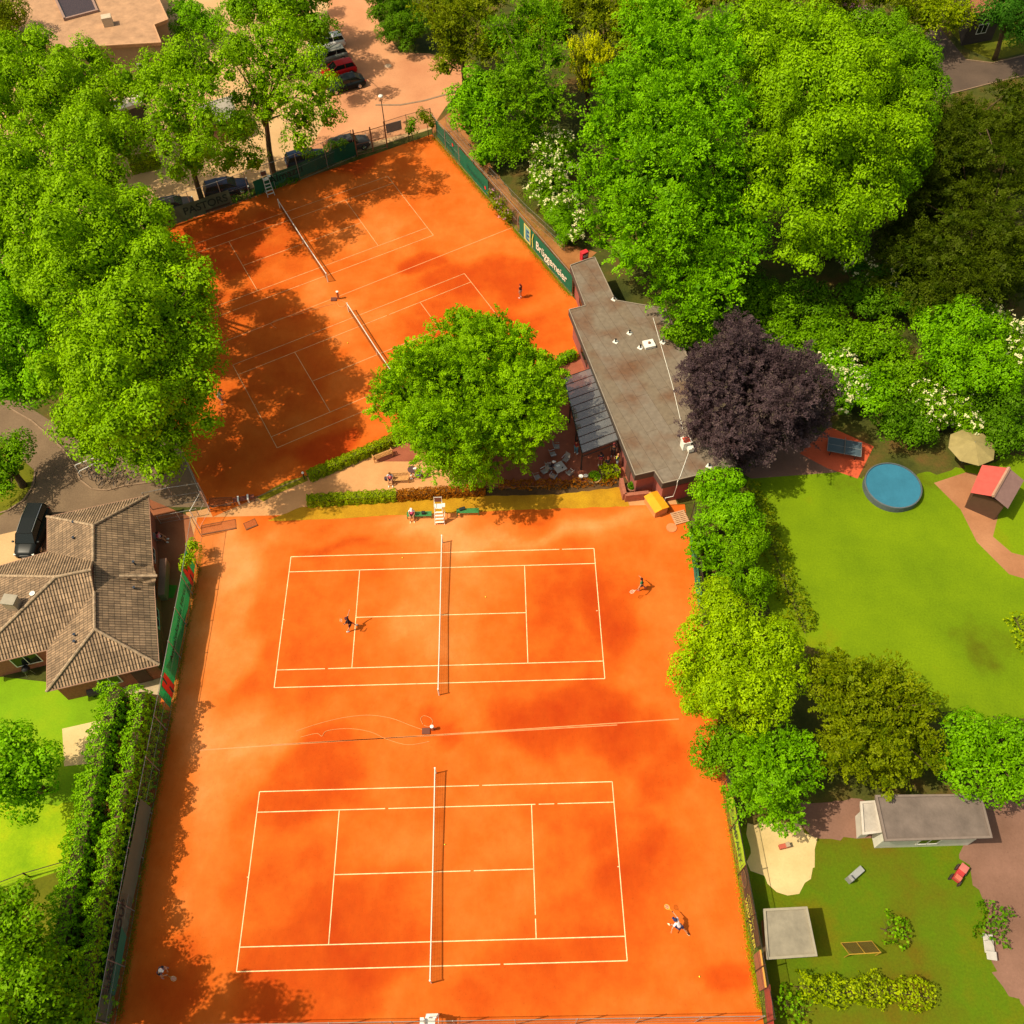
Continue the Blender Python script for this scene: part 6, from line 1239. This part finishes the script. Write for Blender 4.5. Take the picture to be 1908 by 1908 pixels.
tree('lime_tree', 'dense dark green tree at the top beside the white car', 'tree', [(560, 20, 75, 8), (490, 20, 55, 8), (590, 60, 42, 6), (520, -30, 70, 8), (450, 20, 45, 7)], 'mid', leaf=.27, dens=.8, clump=.75)
tree('clipped_holly', 'dense egg shaped dark tree beside the pink road', 'tree', [(745, 28, 56, 3.5, 1.35), (725, -10, 46, 4.5), (762, 55, 42, 2.6)], 'deep', leaf=.20, dens=.95, clump=.5)
tree('acacia', 'olive green feathery tree right of the road entrance', 'tree', [(850, 40, 62, 9), (810, 20, 40, 8), (880, 10, 60, 9), (850, 95, 40, 6), (830, 125, 24, 4), (905, 90, 40, 7)], 'olive', leaf=.24, dens=.6, clump=.7, style='spray', see=True)
tree('young_maple', 'bright green young tree at the head of the dirt path', 'tree', [(890, 165, 48, 5), (880, 220, 48, 4), (920, 250, 42, 3.2), (865, 190, 34, 4), (925, 200, 40, 4.5), (905, 290, 30, 2)], 'bright', leaf=.27, dens=.75, clump=.6)
tree('robinia', 'feathery mid green tree behind the head of the dirt path', 'tree', [(990, 100, 62, 9), (960, 160, 55, 8), (1010, 190, 52, 8), (1000, 40, 55, 9), (940, 70, 42, 8), (960, 270, 40, 5), (985, 240, 44, 5.5)], 'mid', leaf=.26, dens=.7, clump=.75, style='spray')
tree('dark_tree', 'dark green tree at the top edge behind the golden conifer', 'tree', [(1040, 40, 55, 8), (1120, 20, 60, 8), (1170, 60, 55, 7), (1080, -20, 60, 9), (1190, -10, 60, 9), (1230, 10, 60, 8)], 'olive', leaf=.27, dens=.6, clump=.8)
tree('golden_cypress', 'small golden yellow upright conifer between the green trees', 'conifer', [(1098, 115, 36, 8, 1.2), (1080, 105, 24, 9), (1120, 105, 24, 9), (1100, 150, 32, 6), (1068, 85, 12, 10), (1105, 80, 16, 10)], 'gold', leaf=.20, dens=1.0, clump=.42, style='upright')
tree('hawthorn', 'white flowering bush beside the dirt path', 'bush', [(1030, 300, 44, 3.5), (1020, 350, 42, 2.6), (1050, 270, 34, 4), (1045, 390, 34, 2.2), (1010, 265, 30, 3.5)], 'mid', leaf=.20, dens=.8, clump=.5, flowers=('cream', 420, .15))
tree('ivy_bush', 'rounded bright green creeper bush at the lower end of the flowering bush', 'bush', [(1045, 405, 26, 2.2), (1050, 435, 22, 1.4)], 'bright', leaf=.14, dens=1, clump=.4)
tree('hawthorn', 'small white flowering bush at the foot of the giant ash tree', 'bush', [(1078, 410, 16, 2), (1072, 440, 12, 1.6)], 'mid', leaf=.18, dens=.8, clump=.4, flowers=('cream', 70, .15))
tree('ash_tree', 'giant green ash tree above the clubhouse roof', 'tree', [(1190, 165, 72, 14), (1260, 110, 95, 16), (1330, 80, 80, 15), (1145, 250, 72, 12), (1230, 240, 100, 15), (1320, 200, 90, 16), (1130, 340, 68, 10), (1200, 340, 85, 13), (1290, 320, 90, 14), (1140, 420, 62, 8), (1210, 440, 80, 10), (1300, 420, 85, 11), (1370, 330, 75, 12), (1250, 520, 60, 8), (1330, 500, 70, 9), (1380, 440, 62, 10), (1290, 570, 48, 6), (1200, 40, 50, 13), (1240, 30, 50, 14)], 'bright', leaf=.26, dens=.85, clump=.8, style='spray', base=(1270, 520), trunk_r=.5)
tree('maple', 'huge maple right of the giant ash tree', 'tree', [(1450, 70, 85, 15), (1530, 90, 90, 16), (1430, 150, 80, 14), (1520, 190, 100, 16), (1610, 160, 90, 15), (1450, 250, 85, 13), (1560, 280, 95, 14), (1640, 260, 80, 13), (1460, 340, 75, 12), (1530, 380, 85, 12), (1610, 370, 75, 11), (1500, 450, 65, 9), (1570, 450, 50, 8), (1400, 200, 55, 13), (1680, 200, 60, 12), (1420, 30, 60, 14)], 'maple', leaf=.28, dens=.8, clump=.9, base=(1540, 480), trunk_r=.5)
tree('oak', 'mid green tree between the huge maple and the dark conifers', 'tree', [(1690, 110, 65, 11), (1660, 60, 55, 11), (1720, 160, 50, 9), (1690, 290, 60, 10), (1660, 340, 50, 9), (1700, 230, 45, 10), (1610, 60, 48, 10)], 'mid', leaf=.24, dens=.8, clump=.7)
tree('lilac_bush', 'bush with pink blossom at the top edge', 'bush', [(1575, 30, 36, 5), (1610, 40, 26, 4.5)], 'olive', leaf=.2, dens=.7, clump=.5, flowers=('pink', 240, .18))
tree('top_edge_tree', 'yellow green feathery tree at the top edge beside the street', 'tree', [(1730, 30, 50, 5), (1690, 15, 40, 5), (1780, 30, 38, 4), (1750, -20, 50, 6)], 'yellowgreen', leaf=.24, dens=.6, clump=.6, style='spray')
tree('top_edge_tree', 'dark blue green tree in the top right corner', 'tree', [(1870, 20, 45, 6), (1910, 50, 42, 5), (1900, -10, 55, 7)], 'bluegreen', leaf=.24, dens=.8, clump=.7)
tree('top_edge_tree', 'dark tree at the top edge above the huge maple', 'tree', [(1300, -20, 60, 9), (1380, -30, 60, 10), (1500, -30, 70, 10), (1560, -20, 50, 8), (1640, -20, 50, 8)], 'olive', leaf=.27, dens=.6, clump=.8)
for i, (lab, L) in enumerate([('dark brown green pine directly below the grey street', [(1850, 210, 50, 9), (1800, 240, 55, 9), (1890, 250, 50, 9), (1770, 280, 50, 8), (1840, 290, 60, 9), (1730, 320, 45, 7)]),
                  ('dark pine at the right edge beside the street pine', [(1900, 330, 60, 11), (1860, 370, 60, 10), (1910, 410, 60, 10)]),
                  ('dark pine between the huge maple and the right edge pines', [(1790, 340, 60, 10), (1750, 400, 60, 9), (1800, 430, 65, 9), (1840, 460, 55, 8)]),
                  ('lowest dark brown green pine above the bright green tree', [(1740, 470, 60, 7), (1700, 430, 45, 6), (1670, 500, 40, 5), (1790, 510, 60, 7), (1850, 520, 60, 7), (1720, 520, 40, 6), (1900, 500, 55, 7)])]):
    rp_ = random.Random(40 + i); L2 = []
    for (x_, y_, r_, z_) in L:
        for k in range(8): L2.append((x_ + rp_.uniform(-1, 1) * r_ * .85, y_ + rp_.uniform(-1, 1) * r_ * .85, rp_.uniform(18, 32), max(1.2, z_ + (rp_.uniform(-9, -4) if k > 3 else rp_.uniform(-3, 2))), .5))
    tree('pine', lab, 'conifer', L2, 'conifer', leaf=.19, dens=.9, clump=.8, style='spray', bough=1.5, shrink=1.0, squash=.5, limbs=10, group='dark pines at the right edge')
US = [((1420, 575, 60, 3.0), 'mid'), ((1300, 610, 46, 3.0), 'bright'), ((1500, 560, 55, 2.5), 'deep'), ((1470, 640, 52, 2.8), 'mid'), ((1560, 620, 58, 2.8), 'mid'), ((1610, 560, 50, 2.5), 'deep'), ((1540, 690, 48, 2.5), 'bright'), ((1640, 640, 52, 2.8), 'mid'), ((1620, 720, 55, 2.4), 'bright'),
      ((1690, 790, 58, 1.8), 'deep'), ((1750, 700, 50, 2.5), 'mid'), ((1680, 700, 48, 2.4), 'mid'), ((1860, 740, 60, 2.6), 'deep'), ((1880, 800, 52, 2.2), 'deep'), ((1390, 540, 45, 3), 'deep'), ((1262, 625, 30, 4.4), 'mid'), ((1330, 560, 40, 2.5), 'deep'), ((1680, 560, 44, 2.6), 'deep'), ((1840, 820, 42, 1.6), 'deep')]
words = ['directly above the purple tree', 'left of the purple tree at the roof edge', 'under the huge maple', 'above right of the purple tree', 'in the middle of the shrubbery', 'in the dark gap below the huge maple', 'left of the flowering elder', 'right of the middle of the shrubbery', 'right of the flowering elder', 'dark one above the pool', 'below the bright green tree', 'between elder and bright tree', 'at the right edge of the shrubbery', 'at the right edge above the shed', 'small dark one below the giant ash', 'touching the clubhouse roof edge', 'dark one between ash and purple tree', 'left of the bright green tree in shade', 'right above the parasol']
for (lb, kd), w in zip(US, words): tree('shrub', 'rounded green shrub ' + w, 'shrub', [lb, (lb[0] + lb[2] * .45, lb[1] + lb[2] * .3, lb[2] * .6, lb[3] * .8), (lb[0] - lb[2] * .5, lb[1] - lb[2] * .15, lb[2] * .6, lb[3])], kd, leaf=.24, dens=.7, clump=.6, group='shrubs in the wild thicket', limbs=3, trunk_r=.1, squash=.8)
tree('bright_tree', 'bright green tree rising from the thicket at the right', 'tree', [(1790, 610, 62, 6), (1760, 650, 55, 5), (1830, 640, 55, 5), (1800, 690, 55, 4), (1850, 700, 50, 4), (1740, 600, 40, 5)], 'bright', leaf=.24, dens=.8, clump=.65)
tree('elder', 'white flowering elder bush right of the purple tree', 'bush', [(1570, 700, 40, 3), (1585, 740, 34, 2.3), (1545, 680, 26, 3)], 'bright', leaf=.2, dens=.8, clump=.5, flowers=('cream', 200, .16))
tree('elder', 'white flowering elder bush above the parasol', 'bush', [(1770, 770, 44, 2.2), (1730, 750, 34, 2.4), (1800, 790, 30, 1.8)], 'mid', leaf=.2, dens=.8, clump=.5, flowers=('cream', 150, .15))
tree('elder', 'white flowering elder bush at the right edge', 'bush', [(1880, 620, 40, 4), (1840, 590, 28, 4), (1900, 670, 30, 3.4)], 'mid', leaf=.2, dens=.8, clump=.5, flowers=('cream', 150, .15))
tree('elder', 'sparsely flowering elder bush in the dark gap below the maple', 'bush', [(1640, 520, 40, 3), (1600, 500, 26, 3)], 'bluegreen', leaf=.2, dens=.7, clump=.5, flowers=('cream', 60, .2))
tree('yew', 'dense rounded green tree directly below the clubhouse end', 'tree', [(1345, 940, 58, 4.2), (1320, 915, 38, 4), (1375, 975, 48, 3.6), (1350, 910, 42, 4.4)], 'bright', leaf=.19, dens=.95, clump=.5)
tree('yew', 'small bright conifer at the court fence below the clubhouse end', 'tree', [(1312, 1015, 38, 3.2), (1300, 990, 24, 3), (1325, 1045, 28, 2.6)], 'fir', leaf=.2, dens=.95, clump=.45, style='spray')
tree('yew', 'darker dense rounded tree right of the small bright conifer', 'tree', [(1385, 1065, 52, 3.6), (1390, 1015, 44, 3.8), (1405, 1100, 36, 2.6), (1360, 1100, 28, 2.6)], 'mid', leaf=.18, dens=1, clump=.5)
tree('norway_maple', 'large yellow green tree right of the middle court', 'tree', [(1380, 1230, 118, 7, .8), (1330, 1115, 42, 6.5), (1350, 1160, 62, 8), (1310, 1230, 60, 6.5), (1310, 1300, 55, 5), (1440, 1200, 65, 7.5), (1460, 1260, 50, 6), (1400, 1310, 68, 6), (1290, 1270, 42, 5)], 'lime', leaf=.20, dens=1.0, clump=.58, base=(1385, 1275))
tree('fir', 'bright green conifer below the yellow green tree', 'conifer', [(1440, 1450, 62, 5.5), (1420, 1410, 52, 5), (1480, 1430, 42, 5), (1450, 1500, 44, 3.8), (1395, 1470, 40, 3.5), (1470, 1395, 38, 5)], 'fir', leaf=.20, dens=1, clump=.5, style='spray', base=(1440, 1480))
tree('thicket', 'low mid green bush at the court edge beside the bright conifer', 'bush', [(1345, 1390, 48, 2.6), (1320, 1410, 34, 2), (1380, 1385, 40, 3)], 'mid', leaf=.2, dens=.9, clump=.5)
tree('yew', 'large olive brown conifer between the two right gardens', 'conifer', [(1630, 1340, 92, 6, .85), (1570, 1290, 60, 6.5), (1580, 1400, 62, 5), (1690, 1330, 62, 6), (1700, 1400, 55, 4.5), (1640, 1420, 58, 4), (1550, 1250, 42, 5.5), (1640, 1270, 55, 6)], 'olive', leaf=.20, dens=.95, clump=.6, style='spray')
tree('laurel', 'dense green tree at the right edge above the long garden house', 'tree', [(1840, 1400, 72, 5), (1800, 1370, 52, 5), (1890, 1380, 55, 5), (1870, 1460, 48, 4), (1800, 1430, 50, 4), (1900, 1450, 45, 4)], 'fir', leaf=.22, dens=.9, clump=.55)
tree('walnut', 'green tree on the lawn at the left edge below the brick house', 'tree', [(30, 1420, 62, 5), (70, 1430, 48, 4.5), (-20, 1440, 60, 5), (40, 1470, 50, 4), (20, 1385, 42, 5)], 'bright', leaf=.26, dens=.75, clump=.7)
tree('walnut', 'dark green tree at the left edge above the bottom corner', 'tree', [(20, 1700, 62, 7), (-20, 1760, 80, 8), (40, 1770, 55, 6)], 'mid', leaf=.26, dens=.75, clump=.7)
tree('walnut', 'dark green tree in the bottom left corner', 'tree', [(60, 1850, 60, 8), (110, 1880, 48, 6), (10, 1880, 70, 8), (90, 1810, 38, 6), (140, 1900, 34, 5)], 'mid', leaf=.26, dens=.75, clump=.7)
tree('tall_poplar', 'tall tree just outside the lower left corner shading the lowest court', 'tree', [(-60, 2030, 90, 9), (-50, 1960, 80, 12), (-60, 1900, 80, 14), (60, 2010, 70, 9)], 'mid', leaf=.3, dens=.7, clump=.8)
tree('island_shrub', 'green tree at the left edge above the dark driveway island', 'tree', [(15, 860, 48, 3), (0, 900, 42, 2.6), (30, 830, 34, 3.2)], 'mid', leaf=.22, dens=.7, clump=.5)
tree('grey_green_tree', 'green tree filling the upper left corner', 'tree', [(-20, 60, 60, 8), (10, 30, 42, 7)], 'olive', leaf=.27, dens=.7, clump=.8)
tree('garden_shrub', 'small green shrubs at the top beside the flat roofed building', 'shrub', [(370, 40, 40, 2.5), (345, 20, 34, 2.5), (400, 60, 30, 2.2), (340, 60, 24, 2)], 'bright', leaf=.22, dens=.7, clump=.5)
tree('climbing_plant', 'bright climbing plant on the fence corner above the green banner', 'climber', [(360, 1018, 14, 1.6), (352, 1040, 13, 2.2), (343, 1055, 9, 2.4)], 'lime', leaf=.18, dens=.7, clump=.3, trunk_r=.04, limbs=3)
tree('climbing_plant', 'leafy climber on the wire fence right of the grey sign board', 'climber', [(766, 243, 12, 1.4), (768, 228, 10, 2.4)], 'mid', leaf=.2, dens=.6, clump=.3, trunk_r=.04, limbs=3)
tree('climbing_plant', 'leafy climber at the corner post above the dirt path', 'climber', [(795, 222, 14, 2.2), (806, 232, 10, 1.6), (785, 212, 10, 2.6)], 'olive', leaf=.2, dens=.6, clump=.3, trunk_r=.04, limbs=3)
tree('creeper_on_fence', 'thin pink and green creeper bush between the two path banners', 'bush', [(930, 385, 18, 1.2), (945, 400, 14, 1.0), (920, 365, 12, 1)], 'olive', leaf=.16, dens=.6, clump=.35, flowers=('pink', 30, .1), limbs=3, trunk_r=.05)
hedge('ivy_on_banner', 'green ivy growing over the dark banner fence near the brown gate', 'ivy', [(572, 322), (652, 290)], .8, 2.0, 'hedge', leaf=.18, z0=1.2, uneven=.3, wob=.2, dens=.7)
hedge('ivy_on_banner', 'ivy along the foot of the fence behind the white umpire chair', 'ivy', [(310, 420), (480, 362), (560, 335)], .5, .5, 'deep', leaf=.16, uneven=.4, wob=.15, dens=.6)
hedge('clipped_hedge', 'low clipped hedge along the lower edge of the upper court', 'hedge', [(576, 893), (640, 866), (725, 829), (760, 812)], .8, .85, 'yellowgreen', leaf=.10, group='clipped hedges beside the terrace')
hedge('clipped_hedge', 'low clipped hedge below the terrace above the dry grass verge', 'hedge', [(574, 938), (660, 933), (740, 928)], .85, .8, 'yellowgreen', leaf=.10, group='clipped hedges beside the terrace')
hedge('clipped_hedge', 'reddish brown stretch of clipped hedge towards the round tree', 'hedge', [(741, 928), (820, 922), (905, 917)], .8, .75, 'red', leaf=.10, group='clipped hedges beside the terrace', dens=.8)
hedge('clipped_hedge', 'short clipped hedge beside the canopy and the round tree', 'hedge', [(1040, 678), (1072, 664)], .8, .8, 'hedge', leaf=.11, group='clipped hedges beside the terrace')
hedge('clipped_hedge', 'thick clipped hedge on the pale paving near the top left court corner', 'hedge', [(246, 318), (300, 306)], 1.6, 1.3, 'yellowgreen', leaf=.12)
hedge('clipped_hedge', 'long dark hedge under the trees of the upper left', 'hedge', [(120, 250), (200, 225), (270, 200)], 1.4, 1.4, 'deep', leaf=.15)
hedge('thuja_hedge', 'tall left row of thuja hedge at the lower left', 'hedge', [(250, 1322), (214, 1480), (180, 1650), (152, 1800), (130, 1960)], 1.4, 4.4, 'hedge', leaf=.13, uneven=.16, wob=.32, dens=.8, group='thuja rows beside the lower left court')
hedge('thuja_hedge', 'right row of thuja hedge behind the shaded banner', 'hedge', [(298, 1325), (272, 1475), (240, 1625), (217, 1740), (190, 1920)], 1.0, 4.2, 'hedge', leaf=.13, uneven=.2, wob=.32, dens=.8, group='thuja rows beside the lower left court')
hedge('dry_hedge', 'brown dry undergrowth between the two thuja rows', 'hedge', [(276, 1322), (245, 1478), (212, 1640), (186, 1770), (162, 1940)], 1.3, 2.7, 'dry', leaf=.14, uneven=.2, wob=.25, dens=.5, group='thuja rows beside the lower left court')
for i, (a, b, w) in enumerate([((1392, 910), (1450, 1050), 'left of the big garden lawn'), ((1450, 1060), (1500, 1180), 'at the lower left of the big garden lawn'), ((1890, 1150), (1960, 1300), 'at the right edge of the big garden lawn'), ((1440, 1860), (1500, 1890), 'in the bottom right garden corner'), ((1850, 1690), (1840, 1760), 'beside the front yard paving'), ((1640, 1730), (1690, 1745), 'in the middle of the lower garden')]):
    hedge('garden_shrub', 'low loose garden shrubs ' + w, 'shrub', [a, b], 1.6, .9, ['olive', 'olive', 'yellowgreen', 'mid', 'deep', 'mid'][i], leaf=.2, uneven=.4, wob=.3, dens=.35, group='loose shrubs in the gardens')
# grass tufts along the court edges
def tufts(name, label, line, n, spread, kind, h=.12):
    _seed[0] += 1; rng = np.random.default_rng(_seed[0]); P = np.array([V(*p) for p in line]); k = rng.integers(0, len(P) - 1, n); t = rng.uniform(0, 1, (n, 1)); c = P[k] * (1 - t) + P[k + 1] * t
    c = c + rng.normal(0, spread, (n, 3)) * [1, 1, 0] + np.array([0, 0, .04]) + rng.uniform(0, h, (n, 1)) * [0, 0, 1]
    o = leaf_mesh(name, c, rng.normal(0, .6, (n, 3)) + [0, 0, .6], rng.normal(0, .5, (n, 3)) + [0, 0, 1], rng.uniform(.05, .11, n), np.full(n, .03), rng.uniform(0, 1, n), leafmat('leaves_' + kind, *LEAF[kind])); tag(o, label, 'grass', None, 'stuff')
tufts('grass_tufts', 'weeds along the foot of the path banners', [(808, 256), (908, 372), (1062, 552)], 9000, .22, 'olive'); tufts('grass_tufts', 'weeds along the right fence of the lower courts', [(1352, 1480), (1385, 1690), (1416, 1880)], 6000, .14, 'yellowgreen')
tufts('grass_tufts', 'weeds along the left fence of the lower courts', [(376, 1020), (328, 1290), (270, 1600), (222, 1900)], 9000, .14, 'olive'); tufts('grass_tufts', 'ground cover plants beside the dirt path', [(960, 360), (1000, 420), (1060, 450)], 5000, .8, 'olive')
